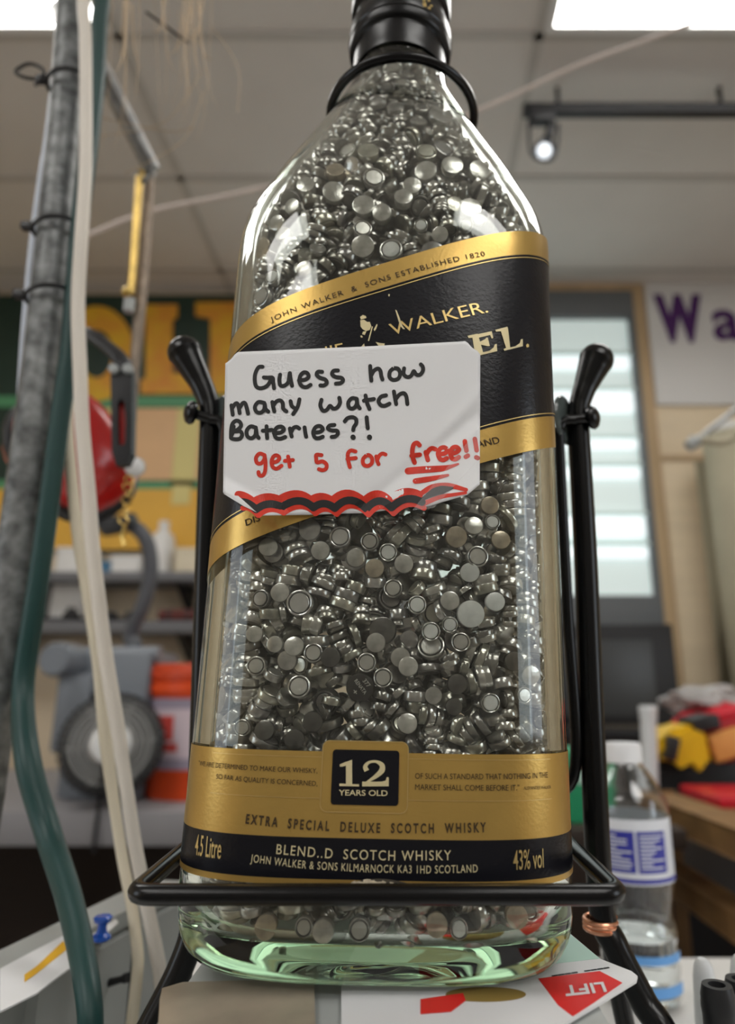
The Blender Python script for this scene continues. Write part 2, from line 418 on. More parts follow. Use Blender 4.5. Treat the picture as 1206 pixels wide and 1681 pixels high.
# lower shelf: dark clamps and a reddish case
def clamp(px, lb, s):
    x = atx(px, YS+.06, z2); t = empty('bar_clamp', (x, YS+.06, z2), lb, 'clamp', 'dark clamps on the lower shelf')
    bm = NB(); tube(bm, [(x-.10*s, YS+.06, z2+.012), (x+.10*s, YS+.06, z2+.012)], .010, smooth=False); obj('bar', bm, M_dark, t)
    bm = NB(); box(bm, (x-.10*s, YS+.045, z2+.002), (x-.07*s, YS+.075, z2+.055*s), .005); obj('jaw', bm, M_dark, t)
    bm = NB(); lathe(bm, [(0, -.03), (.014, -.03), (.017, 0), (.014, .03), (0, .03)], Matrix.Translation((x+.06*s, YS+.06, z2+.03)) @ Matrix.Rotation(PI/2, 4, 'Y')); obj('handle', bm, M_dark, t)
clamp(92, 'dark bar clamp lying on the lower shelf left of the whitish bin', 1.0)
clamp(152, 'dark bar clamp on the lower shelf behind the white cables', 1.1)
clamp(196, 'dark bar clamp on the lower shelf left of the grey hose', .9)
t = empty('tool_case', (atx(294, YS+.05, z2), YS+.05, z2), 'reddish brown tool roll on the lower shelf beside the black stand', 'case')
bm = NB(); x = atx(294, YS+.06, z2)
lathe(bm, [(0, -.085), (.024, -.085), (.027, -.06), (.027, .06), (.024, .085), (0, .085)], Matrix.Translation((x, YS+.06, z2+.027)) @ Matrix.Rotation(PI/2, 4, 'Y')); obj('roll', bm, mat('maroon_cloth', (.13, .035, .03), .8), t)
bm = NB()
for d in (-.04, .04): lathe(bm, [(.0285, -.006), (.0285, .006)], Matrix.Translation((x+d, YS+.06, z2+.0285)) @ Matrix.Rotation(PI/2, 4, 'Y'), cap=False)
obj('strap', bm, M_dark, t)
for px, lb in ((339, 'black wall hook above the orange bucket'), (278, 'black peg on the tan wall above the orange bucket')):
    pass

# ---- workbench with the grey machine and the orange bucket
YB = 1.72; zb = at(200, 1332, YB).z
t = empty('workbench', (-1.2, 2.2, 0), 'grey laminate workbench carrying the grey machine and orange bucket', 'workbench')
xl, xr = -2.6, -.22
bm = NB(); box(bm, (xl, YB, zb-.075), (xr, 2.62, zb), .004); obj('worktop', bm, M_bench, t)
bm = NB(); box(bm, (xl+.05, 2.3, .02), (xr-.04, 2.34, zb-.075)); obj('back_panel', bm, M_brownd, t)
for x in (xl+.05, -1.3, xr-.10):
    for y in (YB+.05, 2.54):
        bm = NB(); box(bm, (x, y, 0), (x+.05, y+.05, zb-.075)); obj('leg', bm, M_brownd, t)
# machine
YM = 1.86
def pt(px, py, Y=YM): return at(px, py, Y)
t = empty('bench_machine', (pt(165, 1330).x, YM, zb), 'grey bench machine with round ribbed guard, white hub and hose', 'machine')
bm = NB(); a, b = pt(92, 1066), pt(231, 1066); zt = a.z; xa = atx(90, YM, zb+.1); xb = atx(228, YM, zb+.1)
box(bm, (xa, YM+.02, zb), (xb, YM+.26, zt), .018); obj('housing', bm, M_grey, t)
bm = NB(); p = pt(160, 1068); tube(bm, [(xa+.03, YM+.05, zt-.012), (xb+.012, YM+.05, zt-.012)], .024, 16, smooth=False); obj('top_rail', bm, M_grey, t)
bm = NB(); c0 = pt(111, 1084); lathe(bm, [(0, -.075), (.030, -.075), (.043, -.06), (.045, -.02), (.045, .06), (.038, .075), (0, .075)], Matrix.Translation((c0.x, YM, c0.z)) @ Matrix.Rotation(PI/2, 4, 'X')); obj('motor_knob', bm, M_grey, t)
bm = NB(); box(bm, (xa-.006, YM-.03, zb+.12), (xa+.085, YM+.03, c0.z-.035), .012); obj('neck_cover', bm, M_grey, t)
bm = NB(); p, q = pt(128, 1164, YM-.01), pt(150, 1147, YM-.01); tube(bm, [p, q], .010, 10, smooth=False)
lathe(bm, [(0, -.012), (.015, -.012), (.015, .012), (0, .012)], Matrix.Translation(p) @ Matrix.Rotation(PI/2, 4, 'X')); lathe(bm, [(0, -.012), (.016, -.012), (.016, .012), (0, .012)], Matrix.Translation(q) @ Matrix.Rotation(PI/2, 4, 'X')); obj('lever', bm, M_dark, t)
wc = pt(183, 1222, YM-.14); RW = (pt(240, 1222, YM-.14).x-wc.x)*1.38
Mw = frame(wc, (.34, -1, .05))
wc0 = Vector(wc)
def wl(prof, nm, m, seg=48):
    bm = NB(); lathe(bm, prof, Mw, seg); return obj(nm, bm, m, t)
M_guard = mat('guard_grey', (.34, .34, .33), .4)
wl([(RW*.4, -.13), (RW*.92, -.13), (RW*1.0, -.11), (RW*1.0, -.02), (RW*.93, 0), (RW*.86, .004), (RW*.84, -.03), (RW*.4, -.03)], 'wheel_guard', mat('guard_dark', (.07, .072, .072), .5))
for k, rr in enumerate((.78, .66, .55, .45)):
    wl([(RW*(rr-.035), -.02), (RW*(rr-.03), .012), (RW*(rr+.03), .012), (RW*(rr+.035), -.02)], 'grille_ring', M_guard)
wl([(0, -.03), (RW*.41, -.03), (RW*.41, .03), (RW*.34, .045), (0, .05)], 'hub', M_white)
bm = NB()
for k in range(6):
    a = k*PI/3+.4; u = Vector((math.cos(a), math.sin(a), 0))
    tube(bm, [Mw @ (u*RW*.36), Mw @ (u*RW*.86)], .005, 6, smooth=False)
obj('spoke', bm, M_guard, t)
bm = NB()
for k in range(40):
    a = k*2*PI/40; u = Vector((math.cos(a), math.sin(a), 0)); v = Vector((-math.sin(a), math.cos(a), 0))
    R3 = Mw.to_3x3(); c_ = Mw @ (u*RW*1.005 + Vector((0, 0, -.06)))
    obox(bm, c_, (R3 @ u)*.006, (R3 @ v)*.007, (R3 @ Vector((0, 0, 1)))*.045)
obj('tread_rib', bm, M_dark, t)
bm = NB(); p = [at(222, 1062, YM+.08), at(214, 1040, YM+.08), at(232, 1000, YM+.06), at(246, 950, YM+.05), at(246, 910, YM+.04), at(236, 880, YM+.03), at(214, 862, YM+.02), at(180, 858, YM)]
tube(bm, p, .021, 16, 10); obj('hose', bm, mat('hose_grey', (.11, .115, .13), .45), t)
bm = NB()
for (x, y) in ((165, 855), (185, 866), (205, 856)): obox(bm, at(x, y, YM), Vector((.03, 0, .005)), Vector((0, .02, 0)), Vector((-.003, 0, .018)), .004)
obj('hose_coupling', bm, M_dark, t)
bm = NB(); tube(bm, [at(170, 1255, YM-.19), at(166, 1300, YM-.17), at(160, 1340, YB-.012), at(155, 1380, YB-.012), at(154, 1400, YB-.012)], .005, 8); obj('power_cord', bm, M_dark, t)
# bucket
YK = 1.98; zk = zb
bx = atx(327, YK, zk+.2); Rb = .145
hb = pz(1092, YK)-zk
t = empty('plastic_bucket', (bx, YK+.02, zk), 'orange lidded plastic bucket with pink label on the workbench', 'bucket')
Mb = Matrix.Translation((bx, YK+.02, zk))
bm = NB(); lathe(bm, [(Rb*.90, 0), (Rb*.93, .01), (Rb*1.0, hb*.78), (Rb*1.05, hb*.78), (Rb*1.05, hb*.86), (Rb*1.01, hb*.87), (Rb*1.01, hb*.9)], Mb, 48); obj('pail', bm, M_orange, t)
bm = NB(); lathe(bm, [(Rb*1.07, hb*.885), (Rb*1.07, hb*.955), (Rb*1.03, hb), (Rb*.97, hb), (Rb*.95, hb*.985), (0, hb*.985)], Mb, 48); obj('lid', bm, mat('orange_lid', (.62, .06, .012), .4), t)
def wrapband(bm, z0, z1, r0, r1, a0, a1, n=20):
    prev = None
    for k in range(n+1):
        a = a0+(a1-a0)*k/n; c_, s_ = math.cos(a), math.sin(a)
        cur = [bm.verts.new(Mb @ Vector((r0*c_, r0*s_, z0))), bm.verts.new(Mb @ Vector((r1*c_, r1*s_, z1)))]
        if prev: bm.faces.new((prev[0], cur[0], cur[1], prev[1]))
        prev = cur
    return bm
def rad(z): return Rb*(.93+.07*z/(hb*.78))
for nm, z0, z1, a0, a1, m, e in (('label', .22, .74, -PI*1.02, .02, M_mauve, .0008), ('label', .30, .66, -PI*.98, -PI*.02, M_bag, .0016), ('label', .43, .61, -PI*.84, -PI*.57, M_bagred, .0024), ('label', .35, .41, -PI*.90, -PI*.54, M_bagred, .0024)):
    bm = NB(); wrapband(bm, hb*z0, hb*z1, rad(hb*z0)+e, rad(hb*z1)+e, a0, a1); obj(nm, bm, m, t)
bm = NB(); wrapband(bm, hb*.50, hb*.55, rad(hb*.50)+.003, rad(hb*.55)+.003, -PI*.80, -PI*.66)
wrapband(bm, hb*.46, hb*.49, rad(hb*.46)+.003, rad(hb*.49)+.003, -PI*.74, -PI*.62); obj('label_print', bm, M_bag, t)

# ---- back wall, right: lit display case in a wood frame, sign, panels
YC = Y1-.06
t = empty('display_case', at(985, 1025, YC), 'tall grey-framed lit display case with pale glass shelves behind the bottle', 'display case')
zt, zg, zs, zbt = pz(480, YC), pz(522, YC), pz(978, YC), pz(1026, YC)
xr_o = atx(1084, YC, zs); xr_i = xr_o-.028; xl_o = atx(470, YC, zs)
DEP = .34
for nm, lo, hi in (('header', (xl_o, YC-.02, zg), (xr_o, YC+.03, zt)), ('sill', (xl_o, YC-.02, zbt), (xr_o, YC+.03, zs)), ('stile', (xr_i, YC-.02, zs), (xr_o, YC+.03, zg)), ('stile', (xl_o, YC-.02, zs), (xl_o+.045, YC+.03, zg))):
    bm = NB(); box(bm, lo, hi, .003); obj(nm, bm, M_case, t)
bm = NB(); box(bm, (xl_o+.045, YC+.02, zs), (xr_i, YC+.028, zg)); obj('back_panel', bm, M_casein, t)
n = 7
for k in range(1, n):
    z = zs+(zg-zs)*(k+(.0, .18, -.1, .1, -.2, .05, 0)[k])/n; lh = (.0, .05, .09, .05, .04, .10, .06)[k]
    bm = NB(); box(bm, (xl_o+.045, YC-.012, z-.008), (xr_i, YC+.02, z+.008)); obj('shelf', bm, M_caseglass, t)
    bm = NB(); box(bm, (xl_o+.06, YC-.002, z-.012-lh), (xr_i-.01, YC+.018, z-.012), .004); obj('shelf_glow', bm, M_caseglow, t)  # glowing bands added for the bright strips along the shelves
t = empty('door_casing', at(1050, 1000, YC), 'tan wood casing around the lit display case', 'trim')
bm = NB(); xs = atx(1088, YC, zs); xo = xr_o+.075
box(bm, (xr_o, YC-.015, 0), (xr_o+.06, Y1, zt+.06), .004); obj('jamb', bm, M_wood, t)
bm = NB(); box(bm, (xl_o-.06, YC-.015, zt), (xr_o, Y1, zt+.065), .004); obj('head_board', bm, M_wood, t)
# white sign with purple letters
t = empty('shop_sign', at(1150, 660, YC-.02), 'white sign board with large purple letters beside the display case', 'sign')
bm = NB(); xa = xr_o+.065; box(bm, (xa, YC-.02, pz(664, YC-.02)), (xa+1.35, YC+.04, pz(462, YC-.02)), .004); obj('board', bm, M_board, t)
hW = pz(490, YC-.021)-pz(556, YC-.021); FN = Vector((0, -1, 0)); UPV = Vector((0, 0, 1))*hW
flat_text('lettering', 'W', M_purple, t, at(1079, 556, YC-.021), at(1158, 556, YC-.021), 1.0, UPV, FN, .06)
flat_text('lettering', 'a', M_purple, t, at(1172, 556, YC-.021), at(1218, 556, YC-.021), 1.0, UPV, FN, .022)
# birch panels below it
t = empty('wall_panel', (xa+.4, YC, pz(750, YC)), 'short birch wall panel directly under the white sign', 'panel')
bm = NB(); box(bm, (xr_o+.06, YC, pz(748, YC)), (xa+1.35, Y1, pz(667, YC)), .003); obj('sheet', bm, M_panel, t)
bm = NB(); box(bm, (xr_o+.06, YC-.01, pz(756, YC)), (xa+1.35, Y1, pz(748, YC)), .002); obj('ledge', bm, M_wood, t)
t = tag(None or obj('wall_panel', box(NB(), (xr_o+.06, YC, .55), (xa+1.35, Y1, pz(757, YC)), .003), M_panel), 'tall birch wall panel below the thin ledge, right of the display case', 'panel')
# dark monitor-like panel below the case
YT = 2.55
t = empty('dark_monitor', at(1000, 1190, YT), 'dark grey screen in black frame below the lit display case', 'monitor')
xa, xb = atx(800, YT, pz(1110, YT)), atx(1112, YT, pz(1110, YT)); za, zb_ = pz(1190, YT), pz(1024, YT)
bm = NB(); box(bm, (xa, YT, za), (xb, YT+.05, zb_), .008); obj('case', bm, M_dark, t)
bm = NB(); box(bm, (xa+.05, YT-.003, za+.03), (xb-.085, YT, zb_-.06), .002); obj('screen', bm, M_screen, t)
bm = NB(); box(bm, (xa+.2, YT+.05, za-.0125), (xa+.3, YT+.09, za+.1)); obj('stand', bm, M_dark, t)
zst = za-.05
t = empty('side_cabinet', (.75, 2.6, 0), 'black low cabinet under the dark grey screen', 'cabinet')
bm = NB(); box(bm, (xa-.1, YT-.02, .05), (xb+.9, Y1-.07, za-.045), .006); obj('body', bm, M_brownd, t)
bm = NB(); box(bm, (xa-.12, YT-.04, za-.045), (xb+.92, Y1-.065, za-.012), .004); obj('top', bm, M_dark, t)
# beige canvas roll standing at the right, with a steel arm over it
YR = 2.72; xc = atx(1236, YR, pz(900, YR))
t = empty('canvas_roll', (xc, YR, za-.012), 'tall beige canvas roll with a white rim, right of the birch panel', 'roll')
Rr = .14; Hr = pz(712, YR)-(za-.012)
bm = NB(); lathe(bm, [(Rr*.96, 0), (Rr, .01), (Rr*1.02, Hr), (Rr*.86, Hr), (Rr*.86, Hr-.1), (0, Hr-.1)], Matrix.Translation((xc, YR, za-.012)), 32); obj('body', bm, M_beige, t)
bm = NB(); lathe(bm, [(Rr*1.03, Hr-.015), (Rr*1.05, Hr), (Rr*1.03, Hr+.012), (Rr*.84, Hr+.012), (Rr*.84, Hr-.02)], Matrix.Translation((xc, YR, za-.012)), 32); obj('rim', bm, M_white, t)
t = empty('canvas_sheet', at(1170, 1100, YR+.19), 'olive beige hanging canvas behind the canvas roll', 'cloth')
bm = NB(); n = 24; xa_ = atx(1156, YR+.19, pz(900, YR+.19)); rows = []
for i in range(n+1):
    x = xa_+i*.03; y = YR+.19+.02*math.sin(i*1.3)
    rows.append((bm.verts.new((x, y, pz(1160, YR+.19))), bm.verts.new((x, y, pz(756, YR+.19)))))
for a, b in zip(rows, rows[1:]): bm.faces.new((a[0], b[0], b[1], a[1]))
o = obj('sheet', bm, M_beige, t); md = o.modifiers.new('s', 'SOLIDIFY'); md.thickness = .004
t = empty('swing_lamp_rod', at(1180, 700, 1.5), 'slanting grey steel arm crossing above the canvas roll', 'arm')
bm = NB(); p, q = at(1136, 728, 1.5), at(1260, 632, 1.5); tube(bm, [p, q], .0075, 10, smooth=False); obj('rod', bm, M_steel, t)
bm = NB(); lathe(bm, [(0, -.012), (.014, -.012), (.016, .01), (.010, .018), (0, .018)], frame(p, q-p)); obj('end_cap', bm, M_lgrey, t)
bm = NB(); q2 = at(1190, 724, 1.5); tube(bm, [at(1150, 722, 1.5), q2, at(1215, 700, 1.5)], .010, 8); obj('bracket', bm, M_beige, t)

# ---- track light under the ceiling
YL = 1.86
t = empty('track_light', at(1000, 180, YL), 'black ceiling track rail with one small hanging spot lamp', 'lamp')
bm = NB(); p, q = at(858, 184, YL), at(1330, 179, YL); zz = (p.z+q.z)/2
box(bm, (p.x, YL-.018, zz-.017), (q.x, YL+.018, zz+.017), .003); obj('rail', bm, M_dark, t)
for x in (p.x+.12, q.x-.3):
    bm = NB(); box(bm, (x-.006, YL-.006, zz+.01), (x+.006, YL+.006, ZC)); obj('hanger', bm, M_dark, t)
bm = NB(); c0 = at(893, 198, YL); box(bm, (c0.x-.05, YL-.02, c0.z-.010), (c0.x+.035, YL+.02, zz-.015), .004); obj('adaptor', bm, M_dark, t)
bm = NB(); tube(bm, [at(868, 200, YL), at(869, 240, YL), at(877, 258, YL), at(895, 264, YL), at(909, 258, YL), at(915, 238, YL), at(916, 204, YL)], .0055, 8); obj('wire_yoke', bm, M_dark, t)
bm = NB(); tube(bm, [at(905, 205, YL), at(899, 228, YL)], .016, 10, smooth=False); obj('stem', bm, M_dark, t)
Ms = frame(at(893, 247, YL), (-.15, -.85, -.5))
bm = NB(); lathe(bm, [(0, -.05), (.022, -.05), (.026, -.02), (.036, .012), (.033, .012), (.022, -.012), (0, -.014)], Ms, 24); obj('lamp_head', bm, M_dark, t)
bm = NB(); lathe(bm, [(0, -.006), (.024, -.006), (.018, .010), (0, .016)], Ms, 20); obj('bulb', bm, mat('bulb_glass', (.8, .82, .86), .15, emit=(.9, .95, 1), estr=.9), t)
# sagging white cord across the room
bm = NB(); tube(bm, [at(120, 402, .92), at(150, 384, .92), at(250, 346, .93), at(410, 313, .95), at(600, 262, .97), at(765, 190, 1.0), at(860, 148, 1.01), at(950, 106, 1.02), at(1060, 66, 1.03), at(1150, 32, 1.04), at(1260, -20, 1.05)], .0036, 10, 8)
tag(obj('hanging_cord', bm, M_pink), 'thin whitish cord sagging across the ceiling behind the bottle neck', 'cord')

# ------------------------------------------------------------------ counter and the stuff around the bottle
ZB = CZ-.0905                  # level the bottle stands on
ZT = CZ-.25                    # counter top
t = empty('counter', (0, .45, 0), 'white-topped counter under the stand and the water bottle', 'counter')
bm = NB(); box(bm, (-.9, .10, ZT-.03), (.9, .752, ZT), .003); obj('top', bm, M_white2, t)
bm = NB(); box(bm, (-.88, .14, 0), (.88, .73, ZT-.03)); obj('cabinet', bm, M_brownd, t)
t = empty('riser_box', (0, .3, ZT), 'grey box under the big bottle, lifting it above the counter', 'box')
bm = NB(); box(bm, (-.072, .215, ZT), (.060, .60, ZB-.0022), .002); obj('box_body', bm, M_lgrey, t)  # rear length added, unseen behind the bottle, to lighten its glass base
# printed cards and a strip of brown film lying under the bottle
def sheet(name, px, z, th, m, parent=None):
    pts = [atz(x, y, z) for x, y in px]; bm = NB(); prism(bm, pts, Vector((0, 0, -th))); return obj(name, bm, m, parent)
t = empty('printed_card', atz(900, 1600, ZB-.0008), 'white and mint hang card with a red block, sticking out from under the bottle', 'card')
z = ZB-.0004
sheet('card', [(560, 1600), (700, 1570), (900, 1540), (936, 1533), (985, 1574), (1036, 1594), (1046, 1602), (1044, 1610), (985, 1646), (860, 1720), (560, 1720)], z, .0007, M_paper, t)
sheet('mint_block', [(880, 1550), (936, 1534), (984, 1573), (905, 1582), (870, 1590)], z+.00015, .0001, M_mint, t)
sheet('red_block', [(883, 1606), (984, 1594), (1021, 1613), (975, 1645), (940, 1668), (916, 1650)], z+.00015, .0001, M_cardred, t)
a, b = atz(990, 1613, z+.0003), atz(925, 1620, z+.0003)
flat_text('lettering', 'LIFT', M_paper, t, a, b, 1.0, atz(934, 1634, z)-atz(930, 1619, z), Vector((0, 0, 1)), .02)
ov = [(797+66*math.cos(a_), 1632+12*math.sin(a_)) for a_ in np.linspace(0, 2*PI, 28, endpoint=False)]
sheet('oval_hole', ov, z+.0002, .0001, M_hole, t)
sheet('red_strip', [(690, 1640), (760, 1630), (764, 1642), (740, 1660), (690, 1664)], z+.0003, .0001, M_cardred, t)
p0, p1 = atz(905, 1602, z+.0002), atz(1000, 1588, z+.0002)
bm = NB()
for k in range(9):
    if k == 4: continue
    c_ = p0.lerp(p1, (k+.5)/9); u = (p1-p0).normalized(); obox(bm, c_, u*.0011, Vector((-u.y, u.x, 0))*.00035, Vector((0, 0, .00005)))
obj('print_line', bm, M_dark, t)
t = tag(sheet('film_strip', [(266, 1622), (300, 1612), (515, 1606), (519, 1720), (258, 1720), (262, 1640)], ZB-.0003, .0008, M_clearbrown), 'brownish film strip under the left front of the bottle', 'film')

# grey metal tray box at the left with card, pin, screws
zt = CZ-.13
t = empty('metal_tray', (-.25, .36, ZT), 'light grey open metal tray left of the bottle with a slotted side', 'box')
e0, e1 = atz(60, 1572, zt), atz(300, 1446, zt)
dirv = (e1-e0).normalized(); nrm = Vector((dirv.y, -dirv.x, 0))
E0 = e0-dirv*.12; E1 = e1
def slab(nm, a, b, dz, wid, m, zt_=None):
    bm = NB(); z_ = zt if zt_ is None else zt_
    prism(bm, [Vector((a.x, a.y, z_)), Vector((b.x, b.y, z_)), Vector((b.x, b.y, z_))+wid, Vector((a.x, a.y, z_))+wid], Vector((0, 0, -dz))); return obj(nm, bm, m, t)
slab('side_wall', E0-nrm*.003, E1-nrm*.003, zt-.006-ZT, nrm*-.018, M_lgrey, zt-.006)
slab('rim', E0, E1, .009, nrm*-.026, M_lgrey)
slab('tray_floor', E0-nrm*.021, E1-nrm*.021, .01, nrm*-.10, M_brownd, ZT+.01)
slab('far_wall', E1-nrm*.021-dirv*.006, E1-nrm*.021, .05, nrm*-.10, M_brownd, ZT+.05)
slab('outer_wall', E0-nrm*.115, E1-nrm*.115, .05, nrm*-.006, M_lgrey, ZT+.05)
mid = e0.lerp(e1, .66)
for a_, b_ in ((.0, .56), (.62, .97)):
    q0, q1 = e0.lerp(e1, a_), e0.lerp(e1, b_)
    slab('side_plate', q0+nrm*.0035, q1+nrm*.0035, .115, nrm*-.007, M_lgrey, zt-.012)
bm = NB(); q = e0.lerp(e1, .59); prism(bm, [Vector((q.x, q.y, zt-.012))+nrm*.0016+dirv*d for d in (-.004, .004)]+[Vector((q.x, q.y, ZT+.01))+nrm*.0016+dirv*d for d in (.004, -.004)], nrm*.001); obj('slot', bm, M_dark, t)
bm = NB(); q = atz(190, 1612, zt-.03); sp0 = at(195, 1610, e0.lerp(e1, .40).y); base = e0.lerp(e1, .42)+nrm*.0035; base = Vector((base.x, base.y, at(190, 1613, base.y).z))
lathe(bm, [(0, -.001), (.0022, -.001), (.0018, .011), (.0026, .011), (.0026, .014), (0, .014)], frame(base, nrm+Vector((0, -.2, .35))), 10); obj('screw', bm, M_dark, t)
t = empty('price_card', atz(90, 1590, zt+.001), 'white card with a yellow stripe lying on the grey metal tray', 'card')
z = zt+.0009
sheet('card', [(0, 1590), (60, 1558), (114, 1531), (126, 1580), (60, 1630), (0, 1660)], z, .0008, M_paper, t)
sheet('yellow_stripe', [(40, 1600), (60, 1586), (104, 1544), (110, 1558), (60, 1598), (40, 1612)], z+.0002, .0001, M_yellowst, t)
tag(sheet('paper_slip', [(134, 1545), (190, 1508), (195, 1514), (176, 1530), (140, 1560)], z, .0006, M_paper), 'narrow white paper slip under the blue pushpin', 'paper')
pb = atz(164, 1556, zt+.0009)
t = empty('pushpin', pb, 'blue plastic pushpin standing on the edge of the grey metal tray', 'pushpin')
d_ = pb.y
def ph(py): return at(162, py, d_).z
bm = NB(); zz = [ph(v) for v in (1545, 1541, 1536, 1531, 1516, 1512, 1506, 1503)]
u = .0098*d_/.35*.45
lathe(bm, [(0, zz[0]), (u*.7, zz[0]), (u, zz[1]), (u*.95, zz[2]), (u*.55, zz[3]), (u*.45, (zz[3]+zz[4])/2), (u*.5, zz[4]), (u*.85, zz[5]), (u*.95, zz[6]), (u*.75, zz[7]), (0, zz[7])], Matrix.Translation((pb.x, pb.y, 0)), 20); obj('grip', bm, M_pin, t)
bm = NB(); lathe(bm, [(0, pb.z), (.0005, pb.z+.002), (.0005, zz[0]), (0, zz[0])], Matrix.Translation((pb.x, pb.y, 0)), 8); obj('needle', bm, M_steel, t)

# ---- black cradle stand
YP = .335
P_ = lambda x, y, Y=YP: at(x, y, Y)
cr = empty('bottle_cradle', (0, YP, ZT), 'black metal swing cradle holding the big bottle', 'stand')
WR = .0030
def post(side):
    if side > 0:
        body = [(948, 690), (960, 900), (972, 1200), (986, 1480)]; tip = [(948, 690), (951, 664), (960, 636), (972, 606), (978, 592)]
    else:
        body = [(346, 690), (340, 900), (332, 1200), (325, 1420)]; tip = [(346, 690), (343, 664), (330, 630), (311, 594), (304, 580)]
    pts = [P_(*q) for q in body]
    low = pts[-1]
    sx = side
    if side < 0: low = P_(318, 1520); pts.append(low)
    pts += [low+Vector((sx*.004, -.003, -.016)), low+Vector((sx*.012, -.010, -.034)), low+Vector((sx*.022, -.02, -.056)), Vector((low.x+sx*.045, low.y-.045, ZT+.005))]
    bm = NB(); tube(bm, pts, .0058, 16, 10); obj('post', bm, M_black, cr)
    bm = NB(); tube(bm, [low+Vector((sx*.004, .003, -.012)), low+Vector((sx*.012, .022, -.05)), Vector((low.x+sx*.04, low.y+.06, ZT+.005))], .0044, 14, 10); obj('leg', bm, M_black, cr)
    bm = NB(); tp = [P_(*q) for q in tip]; tube(bm, tp, [.0058, .0056, .0062, .0082, .0094], 18, 8)
    e = tp[-1]; ax = (tp[-1]-tp[-2]).normalized()
    lathe(bm, [(.0094*math.cos(a), .0094*math.sin(a)) for a in np.linspace(0, PI/2, 7)], frame(e, ax), 18, cap=False); obj('knob', bm, M_black, cr)
    # pivot: washer plate, screw and its round head
    pv = P_(940 if side > 0 else 347, 690)
    bm = NB(); pc = P_(926 if side > 0 else 361, 690, YP-.001)
    lathe(bm, [(0, -.0011), (.0128, -.0011), (.0136, 0), (.0128, .0011), (0, .0011)], frame(pc, (side, -.66, -.02)), 28); obj('pivot_plate', bm, mat('plate_grey', (.10, .12, .115), .2, coat=.3), cr)
    bm = NB(); hd = P_(974 if side > 0 else 312, 685 if side > 0 else 677, YP-.006)
    tube(bm, [P_(930 if side > 0 else 352, 690, YP-.006), hd], .0026, 12, smooth=False); obj('pivot_pin', bm, M_black, cr)
    bm = NB(); lathe(bm, [(0, -.002), (.0058, -.002), (.0064, -.0005), (.0056, .0012), (.003, .0026), (0, .003)], frame(hd, (side, -.72, 0)), 24); obj('pin_head', bm, M_black, cr)
    return low
lowR = post(1); lowL = post(-1)
zw = CZ-.0586; YF = .2255
fl, fr = at(218, 1467, YF), at(1018, 1471, YF); fl.z = fr.z = zw
bl, br = Vector((-.0862, .300, zw+.001)), Vector((.0652, .300, zw+.001))
pr, pl = P_(924, 700, YP-.006), P_(364, 700, YP-.006)
def rounded(pts, r=.008, n=5):
    out = [pts[0]]
    for a, b, c in zip(pts, pts[1:], pts[2:]):
        u = (a-b).normalized(); v = (c-b).normalized(); p, q = b+u*r, b+v*r
        for k in range(n+1):
            t_ = k/n; out.append(p*(1-t_)**2+b*2*t_*(1-t_)+q*t_**2)
    out.append(pts[-1]); return out
bm = NB(); tube(bm, rounded([bl+Vector((0, .05, 0)), fl, fr, br+Vector((0, .05, 0))], .006), .0030, 14, smooth=False); obj('front_loop', bm, M_black, cr)
for side, pv, q in ((1, pr, br), (-1, pl, bl)):
    bm = NB(); mid_ = Vector((q.x+side*.006, .333, zw+.05))
    arm = [P_(944 if side > 0 else 345, 690, YP-.006), P_(928 if side > 0 else 358, 691, YP-.006), P_(919 if side > 0 else 366, 702, YP-.006), P_(918 if side > 0 else 366, 735, YP-.005), P_(931 if side > 0 else 352, 1000, YP-.003), P_(944 if side > 0 else 338, 1260, YP), Vector((q.x+side*.001, .345, zw+.01)), Vector((q.x, .35, zw+.001))]
    tube(bm, arm, .0027, 12, 8); obj('swing_arm', bm, M_black, cr)
bm = NB(); tube(bm, [bl+Vector((0, .05, 0)), br+Vector((0, .05, 0))], .0030, 12, smooth=False); obj('rear_bar', bm, M_black, cr)
rc = Vector((-.0010, .290, CZ+.2873)); RR = .0372
bm = NB(); ring = [rc+Vector((RR*math.cos(a), RR*math.sin(a), 0)) for a in np.linspace(0, 2*PI, 56, endpoint=False)]
tube(bm, ring, .0023, 12, smooth=False, closed=True); obj('neck_ring', bm, M_black, cr)
bm = NB(); tube(bm, [rc+Vector((0, RR, 0)), rc+Vector((0, RR+.02, -.02)), Vector((-.008, .352, CZ+.15)), Vector((-.0105, .352, CZ)), Vector((-.0105, .35, zw))], .0028, 12, 8); obj('back_rod', bm, M_black, cr)
# copper wire wound round the right post
t = empty('copper_wire', P_(987, 1515), 'copper wire wound round the foot of the right stand post', 'wire')
bm = NB(); c0 = P_(983, 1516); hel = []
for k in range(61):
    a = k*2*PI/20; hel.append(c0+Vector((.0068*math.cos(a)+.0006, .0068*math.sin(a), .0024-.0048*k/60)))
tube(bm, hel, .0010, 8, smooth=False); obj('winding', bm, M_copper, t)

